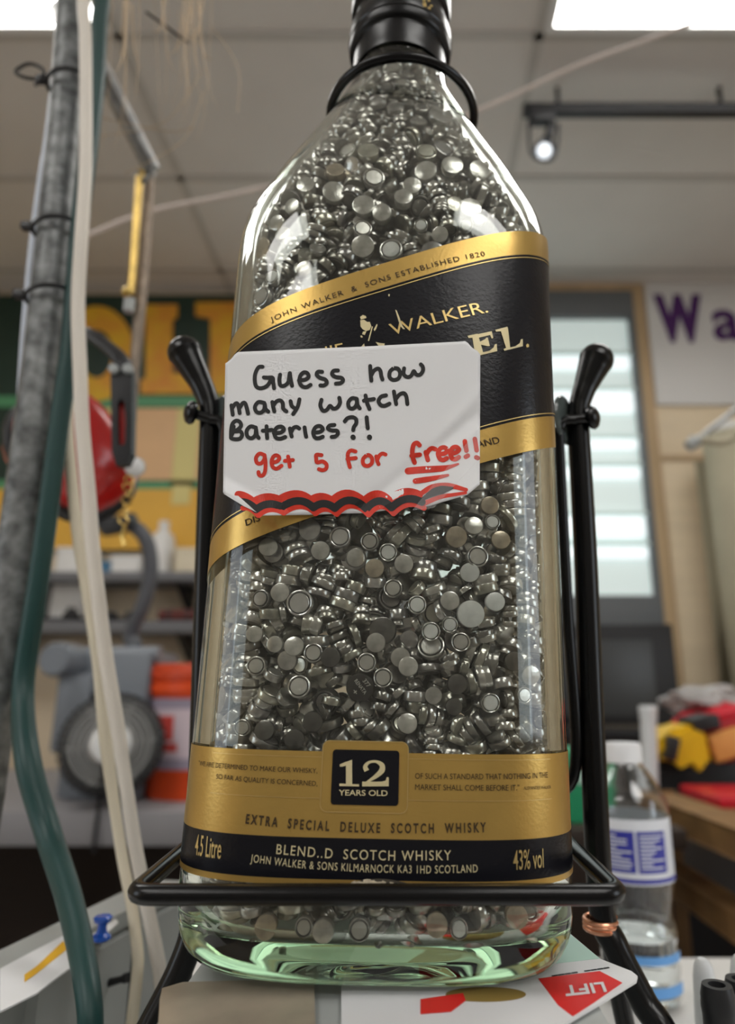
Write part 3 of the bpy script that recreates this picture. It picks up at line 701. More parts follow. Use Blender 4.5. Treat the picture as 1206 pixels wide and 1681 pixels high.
# ---- clear water bottle
YQ = .655
xb_ = (at(985, 1600, YQ).x+at(1114, 1600, YQ).x)/2 + .001
wb = empty('water_bottle', (xb_, YQ, ZT), 'clear plastic water bottle with white cap and blue label, right of the stand', 'bottle')
q = lambda y: at(1045, y, YQ).z-ZT
rw = (at(1114, 1600, YQ).x-at(985, 1600, YQ).x)/2*.985
zc1, zc0 = q(1219), q(1247); zl1, zl0 = q(1335), q(1427); zsh = q(1310)
prof = [(0, .004), (rw*.55, .004), (rw*.62, .0), (rw*.86, .001), (rw*.97, .007)]
z = .012
prw = []
while z < q(1515)-.004:
    prw += [(rw*.99, z), (rw*1.0, z+.004), (rw*.955, z+.008), (rw*.955, z+.010)]; z += .0125
prw += [(rw*.985, q(1515)), (rw*.91, q(1500)), (rw*.90, q(1488)), (rw*.97, q(1465)), (rw*1.02, q(1445)), (rw*1.055, zl0), (rw*1.055, zl1), (rw*1.03, zsh), (rw*.94, q(1300)), (rw*.78, q(1280)), (rw*.60, q(1264)), (rw*.48, zc0-.004), (rw*.46, zc0), (rw*.44, zc0+.004), (rw*.44, zc1-.006)]
prof += prw
Mq = Matrix.Translation((xb_, YQ, ZT))
bm = NB(); th = .0007
lathe(bm, prof + [(r-th, z_) for r, z_ in prof[::-1] if r > .01] + [(0, .0055)], Mq, 48, cap=False); obj('bottle_body', bm, M_pet, wb)
bm = NB(); lathe(bm, [(0, .0065), (rw*.6, .0065), (rw*.93, .009), (rw*.945, .012), (rw*.93, .03), (rw*.93, q(1530)), (0, q(1530))], Mq, 48); obj('water', bm, M_water, wb)
bm = NB(); rc_ = rw*.485
lathe(bm, [(rc_*1.02, zc0-.002), (rc_*1.02, zc0+.002), (rc_, zc0+.003), (rc_, zc1-.002), (rc_*.93, zc1), (0, zc1)], Mq, 36); obj('cap', bm, M_wcap, wb)
def wband(bm, z0, z1, a0, a1, r, n=40):
    prev = None
    for k in range(n+1):
        a = a0+(a1-a0)*k/n; cur = [bm.verts.new(Mq @ Vector((r*math.cos(a), r*math.sin(a), zz_))) for zz_ in (z0, z1)]
        if prev: bm.faces.new((prev[0], cur[0], cur[1], prev[1]))
        prev = cur
    return bm
rl = rw*1.06
lab = obj('wrap_label', wband(NB(), q(1437), zl1, 0, 2*PI, rl), M_wlabel2, wb)
bm = NB()
for a0, a1 in ((-2.62, -1.78), (-1.72, -.95), (-.4, .6), (1.0, 3.0)): wband(bm, q(1418), q(1353), a0, a1, rl+.0003, 12)
wband(bm, q(1434), q(1427), 0, 2*PI, rl+.0003); obj('blue_panel', bm, M_wlabel, lab)
bm = NB(); rr = random.Random(5)
for a0, a1 in ((-2.55, -1.85), (-1.66, -1.02)):
    for k in range(9):
        y_ = 1359+k*6.2; a2 = a1-rr.choice((0, .05, .1, .25, .35))
        wband(bm, q(y_+2.6), q(y_), a0, a2, rl+.0006, 8)
for k in range(7): wband(bm, q(1365+k*8), q(1361+k*8), -.86, -.62, rl+.0006, 4)
obj('label_print', bm, M_wlabel2, lab)
bm = NB()
for y0, y1 in ((1548, 1562), (1596, 1614)): wband(bm, q(y1), q(y0), -2.2, -.5, rw*1.012)
obj('blue_band', bm, M_blue2, wb)

# ---- right hand corner: white pens with black clips
def pen(px, ytop, Y, lb, lean=0.0):
    p = at(px, ytop, Y); r = .0058; b = Vector((p.x-lean, Y, ZT))
    t = empty('marker_pen', b, lb, 'pen', 'white marker pens')
    H = p.z-ZT; M = frame(b, p-b)
    bm = NB(); lathe(bm, [(0, 0), (r*1.02, 0), (r*1.04, .01), (r*1.03, H-.034)], M, 28); obj('barrel', bm, M_markw, t)
    bm = NB(); lathe(bm, [(r*1.05, H-.034), (r*1.05, H-.026), (r*.86, H-.008), (r*.7, H-.003), (r*.4, H-.0006), (0, H)], M, 28); obj('cap', bm, M_markw, t)
pen(1152, 1571, .37, 'white marker pen standing upright beside the water bottle')
pen(1213, 1566, .37, 'white marker pen at the right edge, half out of frame')
def cap(px, py, Y, lb):
    p = at(px, py, Y); r = .0068
    t = empty('black_cap', (p.x, Y, ZT), lb, 'cap', 'black round caps by the pens'); M = Matrix.Translation((p.x, Y, 0))
    bm = NB(); lathe(bm, [(0, ZT), (r*.8, ZT), (r*.8, p.z-.02), (r, p.z-.016), (r, p.z-.004), (r*.86, p.z), (r*.5, p.z), (r*.42, p.z-.004), (0, p.z-.004)], M, 28); obj('cap_body', bm, M_dark, t)
    bm = NB(); lathe(bm, [(r*1.01, p.z-.010), (r*1.04, p.z-.008), (r*1.01, p.z-.006)], M, 28, cap=False); obj('ridge', bm, M_dark, t)
cap(1176, 1616, .32, 'black round cap in front of the white marker pen')
cap(1214, 1606, .335, 'black round cap at the right edge of the frame')
t = empty('plastic_bag', at(1080, 1640, .5), 'crumpled clear bag on the counter at the foot of the water bottle', 'bag')
bm = NB(); bmesh.ops.create_icosphere(bm, subdivisions=4, radius=1.0); c_ = Vector((at(1088, 1640, .52).x, .52, ZT+.012)); rr = random.Random(2)
from mathutils import noise
for v in bm.verts:
    n_ = noise.noise(v.co*2.6)*.35+noise.noise(v.co*7)*.15; v.co = c_+Vector((v.co.x*.075*(1+n_), v.co.y*.03*(1+n_), v.co.z*.012*(1+n_)))
obj('film', bm, mat('milky_film', (.80, .79, .83), .3, bump=.6, bscale=60), t)

# ---- mid distance, right: wooden bench frame with tools in front of the black cabinet
t = empty('wooden_bench', (.75, 1.2, 0), 'brown wooden bench frame slanting away behind the water bottle', 'bench')
bm = NB(); a, b = at(1080, 1322, 1.45), at(1330, 1420, .98); ax = (b-a)*.5; hz = Vector((0, 0, .022)); sd = Vector((ax.y, -ax.x, 0)).normalized()*.03
obox(bm, (a+b)/2, ax, sd, hz, .006); obj('top_rail', bm, M_woodb, t)
bm = NB(); a2, b2 = at(1075, 1420, 1.45), at(1330, 1590, .98); obox(bm, (a2+b2)/2, (b2-a2)*.5, sd*.7, Vector((0, 0, .020)), .005); obj('lower_rail', bm, M_woodb, t)
for p in (a, b):
    bm = NB(); box(bm, (p.x-.03, p.y-.03, 0), (p.x+.03, p.y+.03, p.z-.02), .006); obj('leg', bm, M_woodb, t)
bm = NB(); a3 = a+sd.normalized()*-.42; b3 = b+sd.normalized()*-.42; obox(bm, (a3+b3)/2, ax, sd, hz, .006); obj('far_rail', bm, M_woodb, t)
for p in (a3, b3):
    bm = NB(); box(bm, (p.x-.03, p.y-.03, 0), (p.x+.03, p.y+.03, p.z-.02), .006); obj('leg', bm, M_woodb, t)
bm = NB(); prism(bm, [a-sd.normalized()*.0+Vector((0, 0, .008)), b+Vector((0, 0, .008)), b3+Vector((0, 0, .008)), a3+Vector((0, 0, .008))], Vector((0, 0, -.02))); obj('seat_board', bm, M_woodb, t)
bm = NB(); c_ = at(1160, 1425, 1.5); box(bm, (c_.x-.10, 1.5, c_.z-.07), (c_.x+.14, 1.56, c_.z+.06), .01); tag(obj('grey_pouch', bm, mat('grey_cloth', (.16, .155, .15), .8)), 'dim grey pouch between the two wooden rails', 'pouch')
# tote with tools
YG = 1.7
seat = lambda: None
t = empty('tool_tote', at(1150, 1310, YG), 'black tool tote behind the wooden rail', 'tote')
bm = NB(); p, q_ = at(1078, 1310, YG), at(1330, 1240, YG); box(bm, (p.x, YG, .02), (q_.x, YG+.25, q_.z), .015); obj('tote_body', bm, M_dark, t)
ztote = q_.z
t = empty('power_drill', at(1120, 1240, YG-.05), 'yellow and black power tool lying on the black tote', 'power tool')
bm = NB(); body = [(1078, 1226), (1092, 1204), (1118, 1192), (1142, 1189), (1158, 1196), (1166, 1222), (1170, 1262), (1148, 1256), (1136, 1262), (1120, 1252), (1098, 1254), (1082, 1246)]
r_ = prism(bm, [at(x, y, YG-.10) for x, y in body], Vector((0, .12, 0))); bmesh.ops.bevel(bm, geom=bm.edges[:], offset=.012, segments=2, affect='EDGES'); obj('housing', bm, M_yel, t)
bm = NB(); obox(bm, at(1101, 1228, YG-.11), Vector((.010, 0, -.004)), Vector((0, .02, 0)), Vector((.008, 0, .024)), .004)
obox(bm, at(1146, 1186, YG-.05), Vector((.03, 0, .006)), Vector((0, .05, 0)), Vector((-.002, 0, .016)), .006)
obj('grip', bm, M_dark, t)
bm = NB(); c_ = at(1084, 1244, YG-.04); lathe(bm, [(0, -.03), (.02, -.03), (.026, 0), (.022, .03), (0, .03)], frame(c_, (-1, 0, -.4)), 20); obj('chuck', bm, M_dark, t)
def blob(name, part, c_, sx, sy, sz, m, lb, cat, seed, rough=.28):
    t = empty(name, c_-Vector((0, 0, sz)), lb, cat); bm = NB(); bmesh.ops.create_icosphere(bm, subdivisions=4, radius=1.0); o_ = Vector((seed*3.1, seed, 0))
    for v in bm.verts:
        n_ = noise.noise(v.co*1.7+o_)*rough+noise.noise(v.co*5+o_)*rough*.4
        v.co = c_+Vector((v.co.x*sx*(1+n_), v.co.y*sy*(1+n_), v.co.z*sz*(1+n_)))
    obj(part, bm, m, t); return t
pR = at(1196, 1205, YG+.04)
tb = blob('red_bag', 'bag_body', pR, .12, .09, .07, M_bagr, 'crumpled red bag beside the yellow power tool', 'bag', 1)
bm = NB(); tube(bm, [at(1150, 1195, YG-.02), at(1180, 1178, YG-.05), at(1215, 1166, YG-.05)], .012, 8); obj('strap', bm, M_bagr, tb)
bm = NB(); obox(bm, at(1192, 1222, YG-.08), Vector((.035, 0, .01)), Vector((0, .01, 0)), Vector((-.006, 0, .03)), .006); obj('yellow_patch', bm, mat('patch', (.80, .38, .10), .5), tb)
blob('clear_bag', 'bag_film', at(1160, 1152, YG+.12), .10, .08, .04, M_bagp, 'crumpled hazy plastic bag above the yellow power tool', 'bag', 2, .4)
t = empty('red_tray', at(1190, 1320, 1.45), 'red plastic tray edge on the wooden rail at the right', 'tray')
bm = NB(); p = at(1166, 1305, 1.4); box(bm, (p.x, 1.36, p.z-.02), (p.x+.3, 1.56, p.z), .006); obj('rim', bm, M_bagr, t)
bm = NB(); box(bm, (p.x+.02, 1.375, p.z-.06), (p.x+.28, 1.545, p.z-.02), .008); obj('tray_body', bm, M_bagr, t)
YV = 1.55
p, q_ = at(1063, 1158, YV), at(1056, 1290, YV)
t = empty('white_tube', q_, 'upright white plastic tube behind the water bottle cap', 'tube')
bm = NB(); lathe(bm, [(0, q_.z-.25), (.017, q_.z-.25), (.017, p.z-.03), (.0185, p.z-.03), (.0185, p.z), (.013, p.z), (.013, p.z-.03), (0, p.z-.03)], Matrix(((1, 0, .06, p.x-.06*p.z), (0, 1, 0, YV), (0, 0, 1, 0), (0, 0, 0, 1))), 20); obj('pipe', bm, M_tube, t)
bm = NB(); lathe(bm, [(.019, p.z-.012), (.021, p.z-.008), (.019, p.z-.004)], Matrix(((1, 0, .06, p.x-.06*p.z), (0, 1, 0, YV), (0, 0, 1, 0), (0, 0, 0, 1))), 20, cap=False); obj('rim', bm, M_tube, t)
t = empty('green_carton', at(940, 1350, 1.2), 'bright green carton glimpsed between the bottle and the right post', 'box')
p, q_ = at(925, 1232, 1.2), at(1010, 1352, 1.2); bm = NB(); box(bm, (p.x, 1.2, q_.z), (q_.x, 1.3, p.z), .004); obj('carton_body', bm, M_grnb, t)
bm = NB(); box(bm, (p.x+.02, 1.197, q_.z+.06), (q_.x-.01, 1.2, p.z-.03)); obj('pale_panel', bm, M_mint, t)
t = empty('low_table', (.6, 1.25, 0), 'dark low table behind the counter carrying the green carton', 'table')
bm = NB(); box(bm, (.1, 1.15, q_.z-.03), (.44, 1.44, q_.z), .004); obj('table_top', bm, M_brownd, t)
for x in (.12, .38):
    for y in (1.18, 1.38):
        bm = NB(); box(bm, (x, y, 0), (x+.04, y+.04, q_.z-.03)); obj('leg', bm, M_brownd, t)

# ---- left foreground: grey conduit, cables, ties, hanging earmuffs
def cable(name, pts, r, m, lb, cat='cable', grp=None, seg=12):
    bm = NB(); tube(bm, [at(*p) for p in pts], r, seg, 8); return tag(obj(name, bm, m), lb, cat, grp)
YPOLE = .46
pole = [(139, -320, YPOLE), (122, -40, YPOLE), (116, 60, YPOLE), (107, 200, YPOLE), (97, 300, YPOLE), (88, 400, YPOLE), (78, 500, YPOLE), (67, 600, YPOLE), (52, 720, YPOLE), (28, 900, YPOLE), (-4, 1120, YPOLE), (-50, 1430, YPOLE)]
t = empty('conduit_pole', at(-50, 1430, YPOLE), 'worn grey metal conduit pole rising at the left', 'pole')
bm = NB(); pp = [at(*p) for p in pole]; tube(bm, pp+[Vector((pp[-1].x-.01, YPOLE, ZT))], [.0125]*4+[.0128]*7, 20, 6); obj('tube', bm, M_galv, t)
bm = NB(); arm = [at(100, 20, .50), at(165, 112, .545), at(250, 280, .60)]
tube(bm, [at(113, 45, .47), arm[0], arm[1], arm[2]], [.0105, .0105, .0095, .0088], 14, smooth=False); obj('side_arm', bm, M_steel, t)
bm = NB(); tube(bm, [at(248, 276, .60), at(240, 294, .60), at(228, 297, .60), at(226, 285, .60)], .003, 8); obj('end_hook', bm, M_steel, t)
def tie(py, lb, tail=False):
    i = 0
    c_ = Vector((np.interp(py, [p[1] for p in pole], [v.x for v in pp]), YPOLE, np.interp(py, [p[1] for p in pole], [v.z for v in pp])))
    t = empty('cable_tie', c_, lb, 'cable tie', 'black cable ties on the pole'); R_ = .0165
    bm = NB(); ring = [c_+Vector((R_*math.cos(a)+.003, R_*.95*math.sin(a)-.003, .004*math.cos(a))) for a in np.linspace(0, 2*PI, 32, endpoint=False)]
    tube(bm, ring, .0017, 8, smooth=False, closed=True); obj('strap', bm, M_dark, t)
    bm = NB(); h = c_+Vector((-.016, -.010, -.002)); obox(bm, h, Vector((.004, 0, 0)), Vector((0, .003, 0)), Vector((0, 0, .003)), .0008); obj('lock', bm, M_dark, t)
    if tail:
        bm = NB(); tube(bm, [h, h+Vector((-.012, -.004, -.002)), h+Vector((-.020, -.004, .004)), h+Vector((-.010, -.004, .012)), h+Vector((.002, -.003, .006)), h+Vector((-.002, -.004, -.010))], .0014, 8); obj('tail', bm, M_dark, t)
tie(146, 'black cable tie with a loose tail, highest on the grey pole', True)
tie(382, 'black cable tie on the grey pole, second from the top')
tie(492, 'black cable tie on the grey pole, just left of the sign letters')
cable('thin_cable', [(130, -320, .485), (108, 0, .485), (100, 60, .485), (91, 120, .485), (79, 220, .485), (67, 300, .485), (56, 380, .485), (46, 480, .485), (36, 620, .485), (24, 900, .49)], .0030, M_bluewhite, 'pale bluish thin cable along the left side of the pole')
cable('green_cable', [(172, -320, .452), (168, -30, .452), (163, 40, .452), (158, 130, .452), (147, 240, .452), (134, 340, .452), (122, 480, .452), (114, 580, .452), (98, 690, .452), (84, 800, .452), (72, 890, .452), (56, 1000, .452), (38, 1130, .452), (46, 1250, .43), (80, 1370, .42), (112, 1470, .39), (135, 1570, .36), (147, 1650, .345), (152, 1740, .34), (180, 1990, .33)], [.0066]*13+[.0072, .0070, .0064, .0058, .0054, .0052, .0052], M_green, 'thick dark green cable hanging left of the white cables', 'cable', None, 16)
cable('pale_cable', [(184, -320, .456), (178, -30, .456), (172, 40, .456), (168, 110, .456), (158, 210, .457), (147, 300, .457), (140, 345, .459)], .0020, M_bluewhite, 'pale bluish cable hugging the right side of the green cable')
cable('white_cable', [(140, -320, .428), (136, -30, .428), (140, 60, .428), (141, 180, .428), (140, 290, .428), (133, 400, .428), (128, 500, .43), (131, 600, .43), (135, 700, .43), (144, 800, .43), (151, 887, .43), (162, 988, .43), (175, 1088, .43), (192, 1188, .43), (207, 1289, .43), (222, 1389, .43), (242, 1490, .43), (257, 1565, .43), (264, 1610, .43), (270, 1700, .43), (268, 1850, .43)], [.0047]*10+[.0044]*3+[.0038]*7, M_wcable, 'thick white cable, right one of the hanging pair', 'cable', 'white hanging cables', 14)
cable('white_cable', [(128, 480, .47), (120, 580, .47), (116, 630, .468), (111, 700, .466), (119, 800, .464), (129, 887, .462), (146, 988, .46), (161, 1088, .458), (170, 1188, .456), (179, 1260, .455), (190, 1339, .452), (202, 1414, .45), (217, 1490, .445), (226, 1565, .435), (225, 1600, .43), (221, 1640, .425), (214, 1710, .42), (205, 1880, .41)], [.0030]*3+[.0040]*4+[.0038]*3+[.0032]*8, M_wcable2, 'off-white cable, left one of the hanging pair', 'cable', 'white hanging cables', 14)
# earmuffs on the side arm
YE = .60
em = empty('earmuffs', at(150, 840, YE), 'red and black ear defenders hanging behind the white cables', 'earmuffs')
def rx(px, Y=YE, py=700): return at(px, py, Y).x
cc = at(128, 735, YE+.02); a_ = (at(215, 735, YE+.02)-cc).length; b_ = (at(128, 640, YE+.02)-cc).length
bm = NB(); Mx = frame(cc, (.55, -.83, .0)); n = 28; prevr = None
for (s_, d_) in ((.0, .036), (.35, .035), (.62, .031), (.82, .022), (.95, .010), (1.0, 0), (1.0, -.018), (.96, -.026), (.0, -.026)):
    cur = []
    for k in range(n):
        ang = 2*PI*k/n; ca, sa = math.cos(ang), math.sin(ang); e_ = 2/2.6
        cur.append(bm.verts.new(Mx @ Vector((a_*.86*s_*math.copysign(abs(ca)**e_, ca)+1e-6*k, b_*1.02*s_*math.copysign(abs(sa)**e_, sa), d_))))
    if prevr:
        for k in range(n): bm.faces.new((prevr[k], prevr[(k+1) % n], cur[(k+1) % n], cur[k]))
    prevr = cur
bmesh.ops.remove_doubles(bm, verts=bm.verts[:], dist=1e-5)
obj('ear_cup', bm, M_ear, em)
bm = NB(); cush = [Mx @ Vector((a_*.80*math.copysign(abs(math.cos(q))**.77, math.cos(q)), b_*.95*math.copysign(abs(math.sin(q))**.77, math.sin(q)), -.034)) for q in np.linspace(0, 2*PI, 40, endpoint=False)]
tube(bm, cush, .012, 10, smooth=False, closed=True); obj('cushion', bm, M_dark, em)
bm = NB(); yk = YE-.05
fr_ = [(182, 598), (212, 600), (218, 640), (217, 700), (215, 748), (206, 760), (190, 760), (184, 740), (183, 660)]
def slotted(bm, out, inn, Y, d):
    n = len(out)
    for k in range(n): prism(bm, [at(*out[k], Y), at(*out[(k+1) % n], Y), at(*inn[(k+1) % n], Y), at(*inn[k], Y)], Vector((0, d, 0)))
slotted(bm, [(181, 600), (198, 590), (216, 602), (217, 680), (216, 745), (208, 762), (190, 764), (183, 740)], [(192, 662), (198, 654), (204, 660), (206, 690), (205, 724), (203, 730), (193, 730), (192, 700)], yk, .009); obj('yoke', bm, M_dark, em)
bm = NB(); prism(bm, [at(x, y, yk+.006) for x, y in ((190, 652), (207, 652), (208, 733), (190, 733))], Vector((0, .004, 0))); obj('slide', bm, M_ear, em)
bm = NB(); tube(bm, [at(200, 640, yk+.01), at(206, 612, yk+.01), at(196, 588, yk+.01), at(172, 566, yk+.015), at(140, 545, yk+.02), at(100, 536, yk+.04), at(66, 560, yk+.06), at(50, 620, yk+.09)], .0085, 12, 8, flat=.55); obj('headband', bm, M_dark, em)
bm = NB()
for x, y in ((187, 606), (210, 606)): lathe(bm, [(0, -.003), (.004, -.003), (.004, .003), (0, .003)], frame(at(x, y, yk-.002), (0, -1, 0)), 14)
obj('yoke_glint', bm, M_lgrey, em)  # pale discs standing in for two small reflections on the yoke
cc2 = at(84, 735, YE+.09); Mx2 = frame(cc2, (-.55, .83, 0))
bm = NB(); lathe(bm, [(0, .03), (.03, .028), (.042, .018), (.046, 0), (.046, -.02), (0, -.02)], Mx2, 28); obj('ear_cup', bm, M_ear, em)
bm = NB(); tube(bm, [cc2+Vector((0, 0, .05)), at(50, 620, yk+.09)], .006, 10, smooth=False); obj('yoke', bm, M_dark, em)
# rods hanging from the arm's hook
YH = .60
t = empty('brass_rod', at(212, 500, YH), 'slim brass hook rod hanging from the end of the side arm', 'rod')
bm = NB(); tube(bm, [at(229, 292, YH), at(226, 330, YH), at(221, 400, YH), at(216, 470, YH), at(213, 488, YH)], .0042, 10); obj('rod', bm, M_brass, t)
bm = NB(); tube(bm, [at(228, 300, YH), at(236, 294, YH), at(236, 284, YH), at(228, 280, YH)], .002, 8); obj('hook', bm, M_brass, t)
bm = NB(); bmesh.ops.create_uvsphere(bm, u_segments=16, v_segments=10, radius=.0062, matrix=Matrix.Translation(at(210, 480, YH-.004))); obj('bead', bm, M_brass, t)
bm = NB(); lathe(bm, [(0, -.008), (.005, -.008), (.0055, .006), (0, .008)], Matrix.Translation(at(212, 500, YH)), 14); obj('weight', bm, M_lgrey, t)
t = empty('steel_rod', at(220, 620, YH+.01), 'thin rusty steel rod hanging beside the brass rod', 'rod')
bm = NB(); tube(bm, [at(246, 292, YH+.01), at(241, 360, YH+.01), at(235, 450, YH+.01), at(227, 540, YH+.01), at(220, 615, YH+.01), at(216, 690, YH+.01)], [.0045, .0058, .0060, .0058, .0050, .0045], 10); obj('rod', bm, mat('rusty_steel', (.34, .27, .21), .45, .7, var=.4, vscale=120), t)
bm = NB(); tube(bm, [at(246, 296, YH+.01), at(252, 286, YH+.01), at(244, 276, YH+.01), at(236, 284, YH+.01)], .002, 8); obj('hook', bm, M_steel, t)
YJ = .60
t = empty('pendant_lamp', at(222, 770, YJ), 'small silver spot with a bright white face hanging under the ear defenders', 'pendant')
Mj = frame(at(221, 766, YJ), (.25, -.8, -.35))
bm = NB(); lathe(bm, [(0, -.028), (.006, -.027), (.0075, -.016), (.0095, 0), (.009, .002), (0, .002)], Mj, 20); obj('shell', bm, M_lgrey, t)
bm = NB(); lathe(bm, [(0, .002), (.0085, .002), (.006, .0045), (0, .006)], Mj, 20); obj('face', bm, M_white, t)
bm = NB(); tube(bm, [at(216, 692, YJ), at(219, 730, YJ), at(221, 750, YJ)], .0012, 6); obj('wire', bm, M_dark, t)
t = empty('key_ring', at(205, 850, YJ), 'little brass chain dangling below the silver spot', 'chain')
rr = random.Random(8)
for k in range(7):
    c_ = at(214-k*1.5+rr.uniform(-3, 3), 788+k*11, YJ); ax = Vector((rr.uniform(-1, 1), rr.uniform(-1, 1), rr.uniform(-.3, .3))).normalized(); Mk = frame(c_, ax)
    bm = NB(); tube(bm, [Mk @ Vector((.0042*math.cos(a), .0042*math.sin(a), 0)) for a in np.linspace(0, 2*PI, 14, endpoint=False)], .0009, 6, smooth=False, closed=True); obj('link', bm, M_brass, t)
bm = NB(); tube(bm, [at(206, 862, YJ), at(201, 880, YJ), at(204, 896, YJ)], .0016, 8); obj('pin', bm, M_brass, t)
t = empty('white_clip', at(91, 650, .50), 'small white plastic clip between the pole and the green cable', 'clip')
bm = NB(); p, q_ = at(78, 650, .52), at(104, 606, .52); box(bm, (p.x, .515, p.z-.002), (q_.x, .53, q_.z), .003); obj('clip_body', bm, M_white, t)
bm = NB(); box(bm, (p.x+.002, .513, p.z-.007), (q_.x-.004, .53, p.z-.001), .0025); obj('tab', bm, M_white, t)
# straw-like fibres hanging from above
bm = NB(); rr = random.Random(11)
for k in range(34):
    x0 = rr.choice((rr.uniform(205, 265), rr.uniform(280, 335), rr.uniform(300, 330), rr.uniform(180, 350))); L = rr.uniform(20, 150) if rr.random() < .8 else rr.uniform(150, 260)
    Y = rr.uniform(.44, .54); sw = rr.uniform(-35, 35); y0 = rr.uniform(-60, 20)
    P = [at(x0, y0, Y), at(x0+sw*.2, y0+L*.4+30, Y), at(x0+sw*.5, 30+L*.75, Y), at(x0+sw, 30+L, Y)]
    w_ = rr.uniform(.0002, .0005) if L > 90 else rr.uniform(.0005, .0014)
    tube(bm, P, [w_, w_, w_*.8, w_*.2], 5, 5)
for (xa_, ya_), (xm, ym), (xe, ye) in (((335, 150), (300, 230), (205, 285)), ((330, 120), (270, 200), (160, 225)), ((345, 40), (390, 110), (390, 185)), ((318, 210), (270, 215), (130, 185))):
    tube(bm, [at(xa_, ya_, .5), at(xm, ym, .5), at(xe, ye, .5)], .0004, 5, 8)
tag(obj('straw_fibres', bm, M_hair), 'wispy straw-coloured fibres hanging from the top beside the green cable', 'fibres', None, 'stuff')
t = empty('dark_twig', at(285, 50, .5), 'thin dark twig among the hanging straw fibres', 'twig')
bm = NB(); tube(bm, [at(240, 20, .5), at(268, 40, .5), at(292, 58, .5), at(312, 72, .5)], [.0012, .0014, .0012, .0007], 8, 6); obj('stem', bm, M_brownd, t)

# ------------------------------------------------------------------ the big bottle
BA, BB, NE = 0.0698, 0.0520, 3.6
LEAN = .0195; BC = Vector((-.0103, .287, ZB+.0005))
MB = Matrix.Translation(BC) @ Matrix.Rotation(LEAN, 4, 'Y')
MBI = MB.inverted()
PROF = [(0.000, .84, .78, 3.2), (0.0018, .90, .87, 3.3), (0.006, .955, .945, 3.4), (0.013, .99, .985, 3.5), (0.024, 1, 1, 3.6),
 (0.06, 1, 1, 3.6), (0.11, 1, 1, 3.6), (0.16, 1, 1, 3.6), (0.21, 1, 1, 3.6), (0.2575, 1, 1, 3.6), (0.2705, 1.004, .99, 3.5), (0.2845, 1.004, .965, 3.3), (0.2975, .975, .92, 3.1), (0.3115, .905, .86, 2.8), (0.3265, .81, .79, 2.6),
 (0.3425, .695, .70, 2.4), (0.3575, .585, .62, 2.2), (0.3725, .478, .535, 2.1), (0.3865, .385, .470, 2.0), (0.3975, .345, .45, 2.0), (0.4125, .335, .45, 2.0), (0.4425, .335, .45, 2.0), (0.458, .335, .45, 2.0)]
PA = np.array(PROF)
def smoothprof(zs):
    """Catmull-Rom through the profile so the shoulder has no facets"""
    out = []
    for z in zs:
        i = int(np.clip(np.searchsorted(PA[:, 0], z)-1, 0, len(PA)-2)); j = [max(i-1, 0), i, i+1, min(i+2, len(PA)-1)]
        z0, z1 = PA[i, 0], PA[i+1, 0]; t = (z-z0)/(z1-z0); row = []
        for c in (1, 2, 3):
            p = PA[j, c]; h = z1-z0
            m0 = (p[2]-p[0])/max(PA[j[2], 0]-PA[j[0], 0], 1e-6)*h; m1 = (p[3]-p[1])/max(PA[j[3], 0]-PA[j[1], 0], 1e-6)*h
            row.append((2*t**3-3*t*t+1)*p[1]+(t**3-2*t*t+t)*m0+(-2*t**3+3*t*t)*p[2]+(t**3-t*t)*m1)
        out.append(row)
    return out
SEG = 160
_t = np.linspace(0, 2*PI, 4001); _x = BA*np.sign(np.cos(_t))*np.abs(np.cos(_t))**(2/NE); _y = BB*np.sign(np.sin(_t))*np.abs(np.sin(_t))**(2/NE)
_l = np.concatenate([[0], np.cumsum(np.hypot(np.diff(_x), np.diff(_y)))]); UT = np.interp(np.linspace(0, _l[-1], SEG, endpoint=False), _l, _t)   # even steps round the outline
def ring_at(z, sx, sy, n, inset):
    a, b = BA*sx-inset, BB*sy-inset; c, s = np.cos(UT), np.sin(UT)
    return [MB @ Vector((a*math.copysign(abs(ci)**(2/n), ci), b*math.copysign(abs(si)**(2/n), si), z)) for ci, si in zip(c, s)]
TG = .0052
zo = [0, .0008, .0018, .0035, .006, .0095, .013, .018, .024] + list(np.linspace(.06, .2575, 6)) + list(np.linspace(.2575, .3975, 26))[1:] + [.405, .4125, .43, .458]
zi = [.0125, .0133, .0150, .0185, .0235, .030] + list(np.linspace(.06, .2575, 6)) + list(np.linspace(.2575, .3975, 26))[1:] + [.405, .4125, .43, .458]
bm = NB(); ro = [[bm.verts.new(p) for p in ring_at(z, *q, 0)] for z, q in zip(zo, smoothprof(zo))]
ins = {.0125: .0135, .0133: .0105, .0150: .0080, .0185: .0063, .0235: .0055}
ri = [[bm.verts.new(p) for p in ring_at(z, *q, ins.get(z, TG))] for z, q in zip(zi, smoothprof(zi))]
def skin(a, b, flip=False):
    for k in range(SEG):
        k2 = (k+1) % SEG; f = (a[k], a[k2], b[k2], b[k]); bm.faces.new(f[::-1] if flip else f)
for a, b in zip(ro, ro[1:]): skin(a, b)
for a, b in zip(ri, ri[1:]): skin(a, b, True)
skin(ro[-1], ri[-1])
def disc(ring, z, n=8, wave=0.0, flip=False, dome=0.0, foot=False):
    hgt = lambda s: (lambda q: q*q*(3-2*q))(min(1, max(0, ((1-s)-.03)/.42))) if foot else 1-s*s
    prev = ring; c0 = sum((v.co for v in ring), Vector())/SEG
    for j in range(1, n):
        s = 1-j/n; cur = []
        for k, v in enumerate(ring):
            p = c0+(v.co-c0)*s; p.z += dome*hgt(s) + wave*(1-s)*s*4*math.sin(3*UT[k]+1.1)
            cur.append(bm.verts.new(p))
        skin(prev, cur, flip); prev = cur
    c = bm.verts.new(c0+Vector((0, 0, dome)))
    for k in range(SEG):
        f = (prev[k], prev[(k+1) % SEG], c); bm.faces.new(f[::-1] if flip else f)
